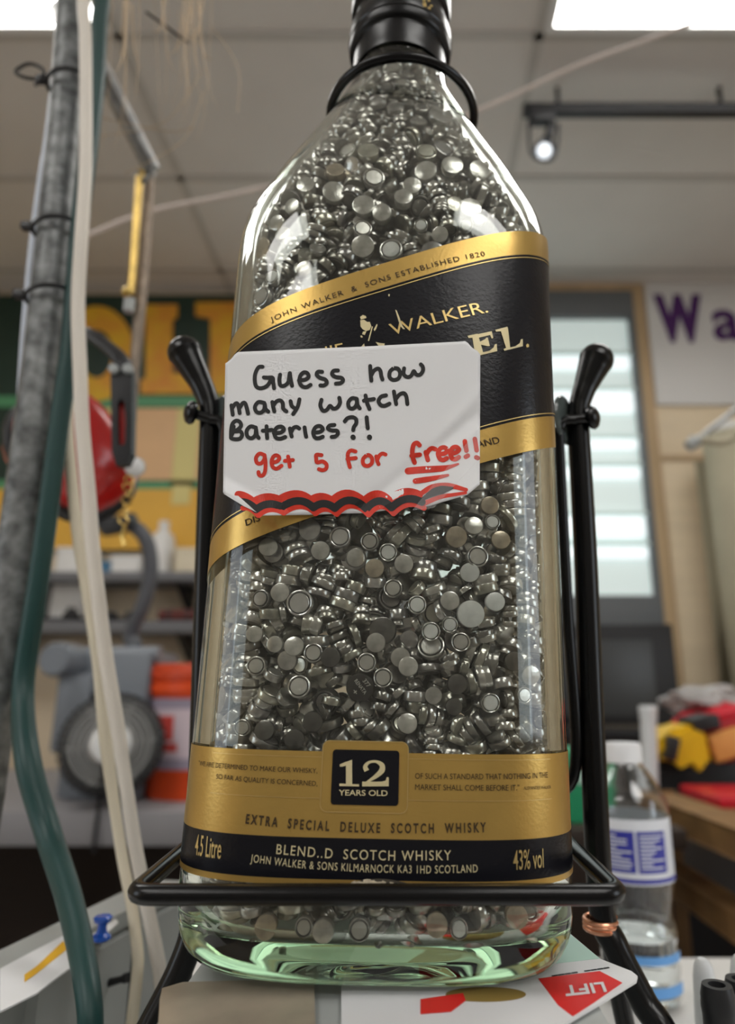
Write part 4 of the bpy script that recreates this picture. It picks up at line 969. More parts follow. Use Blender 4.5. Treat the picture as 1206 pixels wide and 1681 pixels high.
disc(ri[0], .0125, 8, .0012, False, .0015)
disc(ro[0], 0, 20, 0, True, .0066, True)
bt = empty('whisky_bottle', BC, 'huge square glass bottle full of button cells with black and gold labels', 'bottle')
gl = obj('glass_body', bm, M_glass, bt)
# black capsule over the neck
Mn = MB
def neck(prof, nm, m, par=None): bm = NB(); lathe(bm, prof, Mn, 64, cap=False); return obj(nm, bm, m, par or bt)
rn = BA*.335
cp = neck([(rn+.0002, .399), (rn+.0012, .3985), (rn+.0014, .402), (rn+.0008, .412), (rn+.0012, .4135), (rn+.0030, .4142), (rn+.0036, .4155), (rn+.0036, .4275), (rn+.0028, .429), (rn+.0012, .4295), (rn+.0010, .44), (rn+.0015, .4405), (rn+.0030, .441), (rn+.0034, .443), (rn+.0034, .478), (rn+.0020, .4805), (0, .4805)], 'capsule', M_cap)
neck([(rn+.00365, .4185), (rn+.0040, .4192), (rn+.00365, .42)], 'capsule_bead', M_cap, cp)
bm = NB(); rr = random.Random(3)
for k in range(7):
    a = -1.05+rr.uniform(-.12, .14); z = .424+rr.uniform(-.003, .003); R_ = rn+.0037
    obox(bm, MB @ Vector((R_*math.cos(a), R_*math.sin(a), z)), Vector((rr.uniform(.0004, .001), 0, 0)), Vector((0, .0003, 0)), Vector((0, 0, rr.uniform(.0003, .0007))))
obj('worn_gilding', bm, M_goldln, cp)

# ---- labels: strips laid on the glass in (s,z): s runs round the outline from the middle of the front
_tt = np.linspace(-PI, 0, 20001); _cc, _ss = np.cos(_tt), np.sin(_tt)
LX = BA*np.sign(_cc)*np.abs(_cc)**(2/NE); LY = BB*np.sign(_ss)*np.abs(_ss)**(2/NE)
LL = np.concatenate([[0], np.cumsum(np.hypot(np.diff(LX), np.diff(LY)))]); LL -= np.interp(0, LX, LL)
ZS = np.linspace(0, .46, 400); _sp = np.array(smoothprof(ZS))
def S(s, z, off=.0003):
    i = np.interp(s, LL, np.arange(len(LL))); x = np.interp(i, np.arange(len(LL)), LX); y = np.interp(i, np.arange(len(LL)), LY)
    sx, sy = np.interp(z, ZS, _sp[:, 0]), np.interp(z, ZS, _sp[:, 1])
    x *= sx; y *= sy
    nx = math.copysign(abs(x/BA)**(NE-1)/BA, x); ny = math.copysign(abs(y/BB)**(NE-1)/BB, y); d = math.hypot(nx, ny) or 1
    return MB @ Vector((x+nx/d*off, y+ny/d*off, z))
def surf(px, py):
    """(s,z) on the bottle's outline where the sight line of a pixel meets its straight body"""
    c_, s_ = math.cos(PITCH), math.sin(PITCH); x = (px-PX)/F; u = (PY-py)/F
    d = np.array((x, c_-u*s_, s_+u*c_)); o = np.array(MBI @ Vector((0, 0, CZ))); e = np.array(MBI.to_3x3() @ Vector(d))
    ts = np.linspace(.18, .34, 3201); P = o+ts[:, None]*e
    f = np.abs(P[:, 0]/BA)**NE+np.abs(P[:, 1]/BB)**NE; k = int(np.argmax(f < 1)); p = P[k]
    return float(np.interp(p[0], LX, LL)), float(p[2])
def strip(bm, s0, s1, z0, z1, off, mi=0, ns=70, nz=4):
    rows = []
    for i in range(ns+1):
        s = s0+(s1-s0)*i/ns; a, b = z0(s), z1(s); rows.append([bm.verts.new(S(s, a+(b-a)*j/nz, off)) for j in range(nz+1)])
    for a, b in zip(rows, rows[1:]):
        for j in range(nz): bm.faces.new((a[j], b[j], b[j+1], a[j+1])).material_index = mi
    return bm
K = lambda c: (lambda s: c)
uT = lambda s: .2548+.378*s; u1 = lambda s: .2433+.3665*s; u2 = lambda s: .1715+.3672*s; uB = lambda s: .1588+.3600*s
up_ = NB()
strip(up_, -.093, .098, u1, uT, .0003, 0); strip(up_, -.093, .098, u2, u1, .0003, 1, nz=10); strip(up_, -.093, .098, uB, u2, .0003, 0)
UL = obj('upper_label', up_, [M_gold, M_blk], bt)
bm = NB(); strip(bm, -.093, .098, lambda s: u1(s)-.0012, lambda s: u1(s)-.0008, .0005, nz=1); strip(bm, -.093, .098, lambda s: u2(s)+.0010, lambda s: u2(s)+.0014, .0005, nz=1); obj('gold_line', bm, M_goldln, UL)
bm = NB(); strip(bm, -.093, .098, lambda s: u1(s)-.0004, lambda s: u1(s)+.0003, .0005, nz=1); obj('dark_line', bm, M_blk, UL)
lo_ = NB(); zt0, zt1, zt2, zt3 = .0312, .0330, .0449, .0707
strip(lo_, -.1, .1, K(zt0), K(zt1), .0003, 0, nz=1); strip(lo_, -.1, .1, K(zt1), K(zt2), .0003, 1, nz=3); strip(lo_, -.1, .1, K(zt2), K(zt3), .0003, 0)
TS0, TS1 = -.0176, .0103
def tabtop(s):
    r = .0022; d = min(s-TS0, TS1-s)
    return .0741 if d > r else .0741-(r-math.sqrt(max(0, r*r-(r-d)**2)))
strip(lo_, TS0-.001, TS1+.001, K(.0700), lambda s: max(.0708, tabtop(s)) if TS0 < s < TS1 else .0706, .0004, 0, 40, 2)
LLb = obj('lower_label', lo_, [M_gold, M_blk], bt)
def outline(pts, w, off, m, nm, par):
    bm = NB(); n = len(pts)
    for i in range(n-1):
        a, b = Vector(pts[i]), Vector(pts[i+1]); d = (b-a); nn = Vector((-d.y, d.x)).normalized()*w/2
        ks = max(1, int(d.length/.003)); prev = None
        for k in range(ks+1):
            c_ = a+d*k/ks; cur = [bm.verts.new(S(*(c_+nn), off)), bm.verts.new(S(*(c_-nn), off))]
            if prev: bm.faces.new((prev[0], cur[0], cur[1], prev[1]))
            prev = cur
    return obj(nm, bm, m, par)
def rrect(s0, s1, z0, z1, r, n=5):
    out = []
    for cx, cz, a0 in ((s1-r, z1-r, 0), (s0+r, z1-r, PI/2), (s0+r, z0+r, PI), (s1-r, z0+r, 1.5*PI)):
        for k in range(n+1): a = a0+PI/2*k/n; out.append((cx+r*math.cos(a), cz+r*math.sin(a)))
    return out
tb_ = rrect(TS0, TS1, .0525, .0741, .0022); outline(tb_+tb_[:1], .0003, .00055, M_goldln, 'embossed_line', LLb)
outline([(-.056, .0690), (TS0-.0003, .0690)], .0002, .0005, M_goldln, 'embossed_line', LLb); outline([(TS1+.0003, .0690), (.060, .0690)], .0002, .0005, M_goldln, 'embossed_line', LLb)
outline([(-.056, .0565), (TS0-.0003, .0565)], .0002, .0005, M_goldln, 'embossed_line', LLb); outline([(TS1+.0003, .0565), (.060, .0565)], .0002, .0005, M_goldln, 'embossed_line', LLb)
bx_ = rrect(-.0143, .0074, .0547, .0714, .0011)
bm = NB(); bm.faces.new([bm.verts.new(S(s, z, .00055)) for s, z in bx_]); AGE = obj('age_panel', bm, M_blk, LLb, smooth='flat')
bm = NB(); rr = random.Random(6)
tear = [(565+i*6.2, 1459-9*math.sin(PI*min(1, i/14))+rr.uniform(-1.5, 1.5)) for i in range(20)]
tw = [surf(*p) for p in tear]
for i in range(19):
    a, b = tw[i], tw[i+1]; h = .0011+rr.uniform(-.0004, .0005)
    bm.faces.new([bm.verts.new(S(*q, .0006)) for q in (a, b, (b[0], b[1]+h), (a[0], a[1]+h))])
obj('torn_edge', bm, mat('torn_paper', (.72, .62, .45), .7, var=.4, vscale=600), LLb)
bm = NB(); strip(bm, tw[2][0], tw[17][0], lambda s: zt0-.0004, lambda s: zt0+.0012+.0012*math.sin(PI*(s-tw[2][0])/(tw[17][0]-tw[2][0])), .0005, nz=2, ns=16); obj('tear_gap', bm, mat('tear_brown', (.06, .05, .035), .7), LLb)  # dark brown strip behind the torn edge

def stext(name, text, m, par, p0, p1, hpx, off=.00055, bold=0.0, inb=True, track=0.0):
    """lettering laid on the glass: baseline from pixel p0 to p1, capitals hpx tall"""
    a, b = surf(*p0), surf(*p1); mx = ((p0[0]+p1[0])/2, (p0[1]+p1[1])/2)
    d = math.hypot(p1[0]-p0[0], p1[1]-p0[1]); u = (-(p1[1]-p0[1])/d, -(p1[0]-p0[0])/d)   # up normal in pixels
    q0, q1 = surf(*mx), surf(mx[0]-u[0]*hpx*-1*-1 if False else mx[0]+(p1[1]-p0[1])/d*hpx, mx[1]-(p1[0]-p0[0])/d*hpx)
    h = math.hypot(q1[0]-q0[0], q1[1]-q0[1])
    v, f = letters(text, bold); W = v[:, 0].max()
    A_, B_ = np.array(a), np.array(b); D = B_-A_; L_ = np.hypot(*D); ex = D/L_; ey = np.array((-ex[1], ex[0]))
    bm = NB(); vv = []
    for x, y in v:
        q = A_+ex*(x/W*L_)+ey*(y*h); vv.append(bm.verts.new(S(q[0], q[1], off)))
    for q in f:
        try: bm.faces.new([vv[i] for i in q])
        except ValueError: pass
    return obj(name, bm, m, par, smooth='flat')
def arctext(name, text, m, par, pts, hpx, off=.00055, bold=0.0, space=1.0):
    """words along a gently bent line of pixels, each word on its own straight stretch"""
    v, f = letters(text, bold, space); W = v[:, 0].max(); P = [np.array(surf(*p)) for p in pts]
    seg = [np.hypot(*(b-a)) for a, b in zip(P, P[1:])]; tot = sum(seg); cum = np.concatenate([[0], np.cumsum(seg)])
    PP_ = np.array(P); h = hpx
    bm = NB(); vv = []
    for x, y in v:
        s_ = x/W*tot; c_ = np.array((np.interp(s_, cum, PP_[:, 0]), np.interp(s_, cum, PP_[:, 1])))
        i = min(int(np.searchsorted(cum, s_, 'right'))-1, len(seg)-1); i = max(i, 0); ex = (P[i+1]-P[i])/seg[i]
        # blend direction smoothly
        a0 = math.atan2(*(P[1]-P[0])[::-1]); a1 = math.atan2(*(P[-1]-P[-2])[::-1]); an = a0+(a1-a0)*(x/W); ey = np.array((-math.sin(an), math.cos(an)))
        q = c_+ey*y*h; vv.append(bm.verts.new(S(q[0], q[1], off)))
    for q in f:
        try: bm.faces.new([vv[i] for i in q])
        except ValueError: pass
    return obj(name, bm, m, par, smooth='flat')
arctext('lettering', 'JOHN WALKER  &  SONS ESTABLISHED 1820', M_ink, UL, [(446, 530), (530, 497), (640, 460), (722, 437), (796, 421)], .0022, space=1.2)
stext('lettering', 'WALKER.', M_goldln, UL, (643, 552), (801, 514), 19)
stext('lettering', 'JOHNNIE', M_goldln, UL, (436, 617), (566, 583), 19)
stext('lettering', 'DIS', M_ink, UL, (405, 864), (428, 855), 10); stext('lettering', 'AND', M_ink, UL, (784, 736), (820, 728), 11)
def poly_px(name, polys, m, par, off=.00056):
    bm = NB()
    for P in polys: bm.faces.new([bm.verts.new(S(*surf(*p), off)) for p in P])
    bmesh.ops.triangulate(bm, faces=bm.faces[:]); return obj(name, bm, m, par, smooth='flat')
zx = lambda P: [(520+x*.3151, 480+y*.3151) for x, y in P]
E_ = [[(783, 232), (818, 224), (862, 336), (836, 340), (834, 330), (846, 326), (816, 240), (788, 242)][:0] or [(783, 230), (806, 225), (836, 219), (866, 324), (838, 330), (834, 322), (822, 326), (808, 240), (788, 242)],
      [(834, 222), (908, 206), (916, 242), (907, 244), (900, 226), (840, 240)], [(846, 262), (874, 256), (878, 240), (888, 240), (898, 282), (889, 284), (878, 270), (850, 276)], [(860, 316), (898, 307), (918, 290), (924, 274), (934, 272), (936, 310), (838, 334)]]
L_ = [[(926, 199), (988, 183), (992, 192), (980, 198), (1003, 290), (1030, 284), (1052, 268), (1058, 248), (1068, 246), (1068, 284), (972, 308), (970, 299), (982, 293), (955, 206), (930, 208)]]
poly_px('lettering', [zx(q) for q in E_], M_cream, UL); poly_px('lettering', [zx(L_[0])], M_cream, UL)
poly_px('lettering', [zx([(1084, 278), (1092, 270), (1100, 276), (1099, 288), (1088, 290)])], M_goldln, UL)
fl_ = [[(225, 132), (240, 122), (256, 128), (258, 138), (244, 142), (230, 146)], [(226, 150), (245, 146), (262, 158), (276, 158), (284, 180), (270, 188), (276, 200), (256, 206), (238, 196), (228, 182)], [(240, 208), (258, 206), (250, 226), (236, 222)], [(226, 230), (234, 228), (240, 238), (230, 240)], [(286, 182), (292, 182), (272, 258), (266, 256)], [(296, 198), (312, 168), (316, 174), (308, 196), (300, 206)], [(408, 94), (416, 100), (432, 140), (430, 160), (446, 178), (458, 196), (448, 194), (436, 182), (424, 150)], [(372, 14), (380, 14), (378, 26), (372, 24)], [(306, 262), (330, 268), (354, 270), (350, 286), (322, 284)], [(232, 286), (246, 270), (250, 288)]]
poly_px('worn_foil', [zx(q) for q in fl_], M_cream, UL)
# lower label wording
stext('lettering', '"WE ARE DETERMINED TO MAKE OUR WHISKY,', M_ink, LLb, (328, 1256), (521, 1269), 8); stext('lettering', 'SO FAR AS QUALITY IS CONCERNED,', M_ink, LLb, (356, 1278), (521, 1290), 8)
stext('lettering', 'OF SUCH A STANDARD THAT NOTHING IN THE', M_ink, LLb, (681, 1278), (897, 1276), 9); stext('lettering', 'MARKET SHALL COME BEFORE IT."', M_ink, LLb, (681, 1296), (851, 1297), 9); stext('lettering', 'ALEXANDER WALKER', M_ink, LLb, (858, 1296), (902, 1294), 5)
def spaced(t): return t
arctext('lettering', 'EXTRA  SPECIAL  DELUXE  SCOTCH  WHISKY', M_ink, LLb, [(404, 1351), (500, 1361), (600, 1366), (700, 1367), (797, 1365)], .0027, bold=.03, space=1.5)
arctext('lettering', 'BLEND..D  SCOTCH WHISKY', M_cream, LLb, [(454, 1401), (550, 1409), (650, 1412), (740, 1411)], .0028, bold=.002, space=1.2)
arctext('lettering', 'JOHN WALKER & SONS KILMARNOCK KA3 1HD SCOTLAND', M_cream, LLb, [(412, 1414), (500, 1425), (600, 1431), (700, 1433), (783, 1431)], .0022, space=1.15)
stext('lettering', '4.5 Litre', M_goldln, LLb, (322, 1402), (364, 1409), 33, bold=.004); stext('lettering', '43% vol', M_goldln, LLb, (841, 1427), (890, 1423), 31, bold=.004)
z4 = lambda P: [(280+x*.3151, 1200+y*.3151) for x, y in P]
one = [z4(q) for q in ([(914, 160), (946, 148), (946, 276), (914, 276)], [(882, 172), (916, 158), (916, 178), (896, 184), (882, 184)], [(880, 272), (982, 276), (982, 287), (880, 285)])]
def arc2(P, w0):
    P = spline([Vector((x, y, 0)) for x, y in P], 5); n = len(P); out = []
    for i in range(n-1):
        d0 = (P[min(i+1, n-1)]-P[max(i-1, 0)]).normalized(); d1 = (P[min(i+2, n-1)]-P[i]).normalized(); a, b = (np.interp(k/(n-1), np.linspace(0, 1, len(w0)), w0)/2 for k in (i, i+1))
        n0, n1 = Vector((-d0.y, d0.x, 0)), Vector((-d1.y, d1.x, 0)); out.append(z4([tuple(q[:2]) for q in (P[i]+n0*a, P[i+1]+n1*b, P[i+1]-n1*b, P[i]-n0*a)]))
    return out
two = arc2([(1022, 206), (1014, 184), (1034, 162), (1070, 158), (1100, 176), (1100, 204), (1072, 232), (1040, 254), (1014, 272)], [26, 22, 14, 14, 26, 30, 22, 14, 12]) + [z4(q) for q in ([(998, 262), (1100, 262), (1122, 256), (1136, 286), (998, 287)], [(1118, 262), (1126, 238), (1136, 240), (1136, 286)])]
poly_px('numeral', one, M_cream, AGE, .0008); poly_px('numeral', two, M_cream, AGE, .0008)
stext('lettering', 'YEARS OLD', M_cream, AGE, (556, 1305), (636, 1306), 9, .0008, .012)

# ------------------------------------------------------------------ handwritten card taped on the bottle
YCD = .2333
TOPL = [(370, 597), (377, 592), (383, 586), (387, 579), (392, 578), (580, 570), (755, 561), (766, 560), (770, 567), (777, 573), (785, 577), (788, 582)]
BOTL = [(366, 808), (372, 812), (420, 838), (428, 846), (511, 845), (600, 842), (673, 832), (702, 831), (767, 812), (787, 795)]
def cdisp(x, y):
    d = 0.0
    t = (x-730)*.62+(y-740)*.78          # lower right corner lifts and is creased
    if t > 0: d += .00009*t
    d += .0009*math.exp(-((t-8)/9)**2)-.0006*math.exp(-((t+14)/8)**2)
    u = (398-x)*.5+(y-800)*.85           # lower left corner curls towards the viewer
    if u > 0: d += .00016*u
    l = max(0, 430-x); d += -.0000015*l*l*.2
    v = (x-788)*.5-(y-690)*.2
    d += .0008*math.exp(-((x-745+(y-690)*.9)/12)**2)*max(0, min(1, (x-690)/60))
    return d
def cardp(x, y, off=0.0): return at(x, y, YCD-cdisp(x, y)-off)
card = empty('handwritten_sign', cardp(580, 845), 'white handwritten card asking to guess how many watch batteries, taped on the bottle', 'sign')
bm = NB(); NX, NY = 84, 44; grid = []
tx, ty = zip(*TOPL); bx2, by2 = zip(*BOTL)
for i in range(NX+1):
    u = i/NX; col = []
    xt = 370+(788-370)*u; xb2 = 366+(787-366)*u
    yt, yb2 = np.interp(xt, tx, ty), np.interp(xb2, bx2, by2)
    for j in range(NY+1):
        v = j/NY; col.append(bm.verts.new(cardp(xt+(xb2-xt)*v, yt+(yb2-yt)*v)))
    grid.append(col)
for a, b in zip(grid, grid[1:]):
    for j in range(NY): bm.faces.new((a[j], a[j+1], b[j+1], b[j]))
o = obj('paper', bm, M_paper, card); md = o.modifiers.new('thickness', 'SOLIDIFY'); md.thickness = .0003; md.offset = 0
NRIB = [0]
def ribbon(bm, pts, w, off=.00026, smooth=True):
    NRIB[0] = (NRIB[0]+1) % 9; off0 = off+NRIB[0]*6e-6; off = off0
    loop = pts[0] == pts[-1]
    P = [Vector((x, y, 0)) for x, y in pts]
    if smooth and len(P) > 2: P = spline(P, 6)
    W = w if isinstance(w, (list, tuple)) else [w]*2; n = len(P); prev = None
    def fan(c, d, wd, sgn):
        off = off0+(0 if sgn < 0 else n*7e-7)
        nn = Vector((-d.y, d.x, 0)); cv = bm.verts.new(cardp(c.x, c.y, off)); last = None
        for k in range(7):
            a = PI/2*(1-2*k/6); q = c+(d*math.cos(a)*sgn+nn*math.sin(a))*wd/2; cur = bm.verts.new(cardp(q.x, q.y, off))
            if last: bm.faces.new((cv, last, cur))
            last = cur
    for i in range(n):
        d = (P[min(i+1, n-1)]-P[max(i-1, 0)]).normalized(); nn = Vector((-d.y, d.x, 0)); wd = np.interp(i/(n-1), np.linspace(0, 1, len(W)), W)
        a, b = P[i]+nn*wd/2, P[i]-nn*wd/2; cur = (bm.verts.new(cardp(a.x, a.y, off)), bm.verts.new(cardp(b.x, b.y, off)))
        if prev: bm.faces.new((prev[0], cur[0], cur[1], prev[1]))
        off = off0+i*7e-7
        if loop: pass
        elif i == 0: fan(P[0], d, wd, -1)
        elif i == n-1: fan(P[-1], d, wd, 1)
        prev = cur
def zz_(s, ox, oy): return lambda P: [(ox+x*s, oy+y*s) for x, y in P]
ZA, ZBm, ZCm, ZD = zz_(.18242, 360, 560), zz_(.19071, 570, 560), zz_(.199, 360, 720), zz_(.19071, 580, 700)
words = {
 'Guess': [ZA(q) for q in ([(388, 230), (352, 236), (324, 290), (318, 350), (330, 405), (368, 424), (420, 408), (452, 370), (456, 335), (400, 326)], [(440, 328), (478, 330), (484, 370), (492, 424)], [(546, 302), (540, 350), (548, 395), (580, 402), (618, 370), (632, 290)], [(634, 288), (640, 340), (654, 402)], [(716, 352), (770, 346), (802, 322), (790, 288), (758, 282), (728, 312), (720, 365), (742, 404), (782, 414), (820, 394)], [(924, 276), (886, 276), (876, 304), (906, 330), (952, 346), (966, 376), (940, 398), (908, 398)], [(1066, 264), (1026, 268), (1014, 300), (1046, 322), (1096, 330), (1112, 352), (1092, 376), (1048, 382)])],
 'how': [ZBm(q) for q in ([(196, 214), (200, 280), (206, 340)], [(205, 296), (228, 256), (262, 236), (284, 256), (292, 300), (302, 330)], [(398, 232), (366, 264), (364, 312), (398, 334), (440, 320), (454, 278), (436, 238), (398, 232)], [(488, 234), (484, 282), (512, 308), (546, 300), (568, 262), (576, 262), (594, 288), (626, 288), (650, 254), (648, 220), (632, 200)])],
 'many': [ZA(q) for q in ([(108, 578), (114, 620), (120, 662)], [(114, 606), (140, 566), (162, 562), (174, 600), (182, 648)], [(182, 600), (208, 560), (230, 558), (246, 600), (258, 652)], [(404, 556), (352, 548), (320, 590), (332, 634), (370, 644), (402, 616), (408, 566)], [(408, 566), (416, 610), (440, 634)], [(476, 548), (484, 590), (494, 632)], [(482, 586), (512, 544), (548, 534), (570, 560), (574, 606), (602, 632)], [(640, 540), (650, 580), (672, 602)], [(720, 524), (704, 590), (664, 656)])],
 'watch': [ZA(q) for q in ([(918, 528), (908, 580), (932, 626), (966, 618), (992, 584), (1006, 590), (1026, 608), (1060, 596), (1084, 556), (1078, 510)],)] + [ZBm(q) for q in ([(80, 496), (38, 492), (8, 530), (18, 574), (52, 578), (78, 548), (82, 502)], [(82, 510), (88, 552), (106, 578)], [(156, 468), (166, 520), (190, 584)], [(142, 512), (180, 506), (228, 498)], [(332, 466), (290, 478), (268, 516), (288, 550), (322, 556), (362, 538)], [(400, 434), (410, 490), (420, 542)], [(412, 506), (446, 462), (484, 448), (506, 474), (516, 542)])],
 'Bateries': [ZA(q) for q in ([(128, 768), (120, 820), (104, 868), (134, 882), (182, 878), (204, 846), (188, 812), (140, 812)], [(104, 872), (106, 800), (118, 744), (150, 716), (184, 728), (194, 762), (170, 792), (132, 812)], [(328, 778), (280, 768), (246, 806), (252, 856), (288, 874), (322, 846), (330, 792)], [(330, 792), (338, 846), (354, 872)], [(424, 766), (426, 820), (430, 872)], [(390, 806), (424, 804), (472, 798)], [(490, 828), (550, 822), (580, 796), (560, 770), (520, 776), (494, 818), (506, 866), (546, 878), (592, 862)], [(634, 786), (642, 826), (650, 858)], [(644, 822), (666, 782), (694, 772), (718, 786)], [(766, 776), (772, 820), (780, 860)], [(846, 824), (904, 816), (930, 792), (906, 764), (866, 774), (844, 820), (858, 866), (892, 874), (930, 860)], [(1034, 754), (992, 760), (976, 786), (1010, 804), (1056, 806), (1066, 832), (1044, 856), (1010, 862)])],
 'marks': [ZBm(q) for q in ([(-22, 690), (0, 664), (40, 654), (72, 670), (76, 706), (56, 740), (50, 766)], [(48, 826), (50, 829)], [(166, 656), (170, 704), (176, 750)], [(190, 826), (191, 829)])]}
for wd, strokes in words.items():
    bm = NB()
    for st in strokes: ribbon(bm, st, 8.6 if wd == 'marks' and len(st) == 2 and abs(st[0][1]-st[1][1]) < 1 else 6.6)
    obj('black_word', bm, M_mark, card, smooth='flat')
reds = {
 'get': [ZCm(q) for q in ([(368, 134), (330, 124), (302, 158), (310, 200), (344, 204), (370, 170), (372, 136)], [(372, 136), (380, 200), (376, 270), (356, 304), (328, 300), (322, 276)], [(432, 196), (474, 188), (494, 160), (474, 138), (446, 148), (430, 188), (440, 232), (472, 248), (512, 224)], [(566, 148), (574, 190), (580, 232)], [(540, 184), (576, 180), (606, 176)])],
 '5': [ZCm(q) for q in ([(842, 136), (800, 134), (798, 164), (806, 196), (850, 188), (882, 212), (880, 246), (852, 260), (820, 252)],)],
 'For': [ZCm(q) for q in ([(1122, 106), (1084, 98), (1060, 124), (1062, 180), (1076, 236)], [(1056, 168), (1090, 164), (1124, 160)])] + [ZD(q) for q in ([(112, 248), (82, 282), (86, 326), (122, 340), (156, 318), (160, 276), (136, 248), (112, 248)], [(196, 258), (204, 296), (216, 326)], [(204, 288), (222, 252), (248, 234), (276, 242)])],
 'free': [ZD(q) for q in ([(568, 162), (546, 142), (518, 158), (506, 214), (512, 270), (526, 312)], [(500, 252), (534, 248), (570, 244)], [(622, 222), (630, 256), (640, 290)], [(628, 240), (650, 204), (676, 188), (704, 196)], [(734, 240), (784, 232), (806, 206), (784, 182), (748, 190), (728, 232), (742, 276), (772, 288), (802, 274)], [(840, 236), (886, 222), (908, 200), (886, 178), (852, 186), (834, 228), (848, 274), (876, 282), (906, 264)], [(958, 128), (964, 166), (972, 208)], [(966, 262), (984, 252)], [(1044, 108), (1052, 158), (1060, 206)], [(1056, 266), (1070, 272)])]}
for wd, strokes in reds.items():
    bm = NB()
    for st in strokes: ribbon(bm, st, 6.4 if wd != 'free' else 7.6)
    obj('red_word', bm, M_red, card, smooth='flat')
bm = NB(); ribbon(bm, ZD([(470, 384), (600, 372), (760, 362), (840, 344), (900, 324)]), [11.5, 11.5, 10, 6, 3.5]); obj('red_underline', bm, M_red, card, smooth='flat')
bm = NB(); ribbon(bm, ZD([(532, 470), (620, 458), (700, 444), (812, 420)]), [9, 9.5, 8, 4.5]); obj('red_underline', bm, M_red, card, smooth='flat')
def scallop(xa, dy, xe=785, phase=None):
    X = [392, 415, 458, 510, 552, 597, 640, 678]; out = []
    knots = [(388, 814), (417, 822.5), (456, 817), (486, 810), (510, 820), (531, 813), (545, 822), (567, 806), (585, 808), (597, 822), (620, 806), (637, 819), (657, 806), (672, 807), (684, 812)]
    return [(x, y+dy) for x, y in knots]
ARC = [((391, 812), (402, 812), (416, 824)), ((416, 824), (436, 810), (458, 820)), ((458, 820), (488, 801), (510, 821)), ((510, 821), (527, 809), (545, 822)), ((545, 822), (569, 797), (597, 823)), ((597, 823), (618, 800), (638, 821)), ((638, 821), (662, 799), (688, 812))]
def bez(a, b, c, n=10): return [((1-t)**2*a[0]+2*t*(1-t)*b[0]+t*t*c[0], (1-t)**2*a[1]+2*t*(1-t)*b[1]+t*t*c[1]) for t in np.linspace(0, 1, n)]
def wave(dy, w, off, nm, m, sc_=1.0, i0=0):
    bm = NB()
    for a, b, c in ARC[i0:]: ribbon(bm, bez((a[0]+dy*.35, a[1]+dy), (b[0]+dy*.35, b[1]+dy-dy*.15*sc_), (c[0]+dy*.35, c[1]+dy)), w, off, False)
    return obj(nm, bm, m, card, smooth='flat')
wave(0, 12.5, .00024, 'red_scallop', M_red)
wave(22, 9, .00024, 'red_scallop', M_red)
wave(12.3, 12.5, .00033, 'black_scallop', M_mark)
bm = NB(); ribbon(bm, [(684, 815), (708, 800), (735, 797), (765, 804)], [7, 9, 9, 6]); ribbon(bm, [(697, 826), (722, 816), (745, 812), (764, 809)], [8, 7, 6, 5]); obj('red_scallop', bm, M_red, card, smooth='flat')
bm = NB(); ribbon(bm, [(692, 820), (712, 808), (726, 804), (742, 801)], [5, 13, 14, 4], .00036); obj('black_scallop', bm, M_mark, card, smooth='flat')
bm = NB(); q = [(640, 850), (790, 690), (812, 700), (664, 862)]
bm.faces.new([bm.verts.new(cardp(x, y, .0009)) for x, y in [(676, 838), (788, 700), (788, 752), (712, 834)]]); obj('tape', bm, M_tape, card, smooth='flat')
bm = NB(); bm.faces.new([bm.verts.new(cardp(x, y, o_)) for x, y, o_ in ((366, 810, .0005), (380, 813, .0012), (391, 814, .0016), (409, 830, .0014), (421, 841, .0006), (400, 831, .0006))]); obj('curled_corner', bm, M_paper, card, smooth='flat')

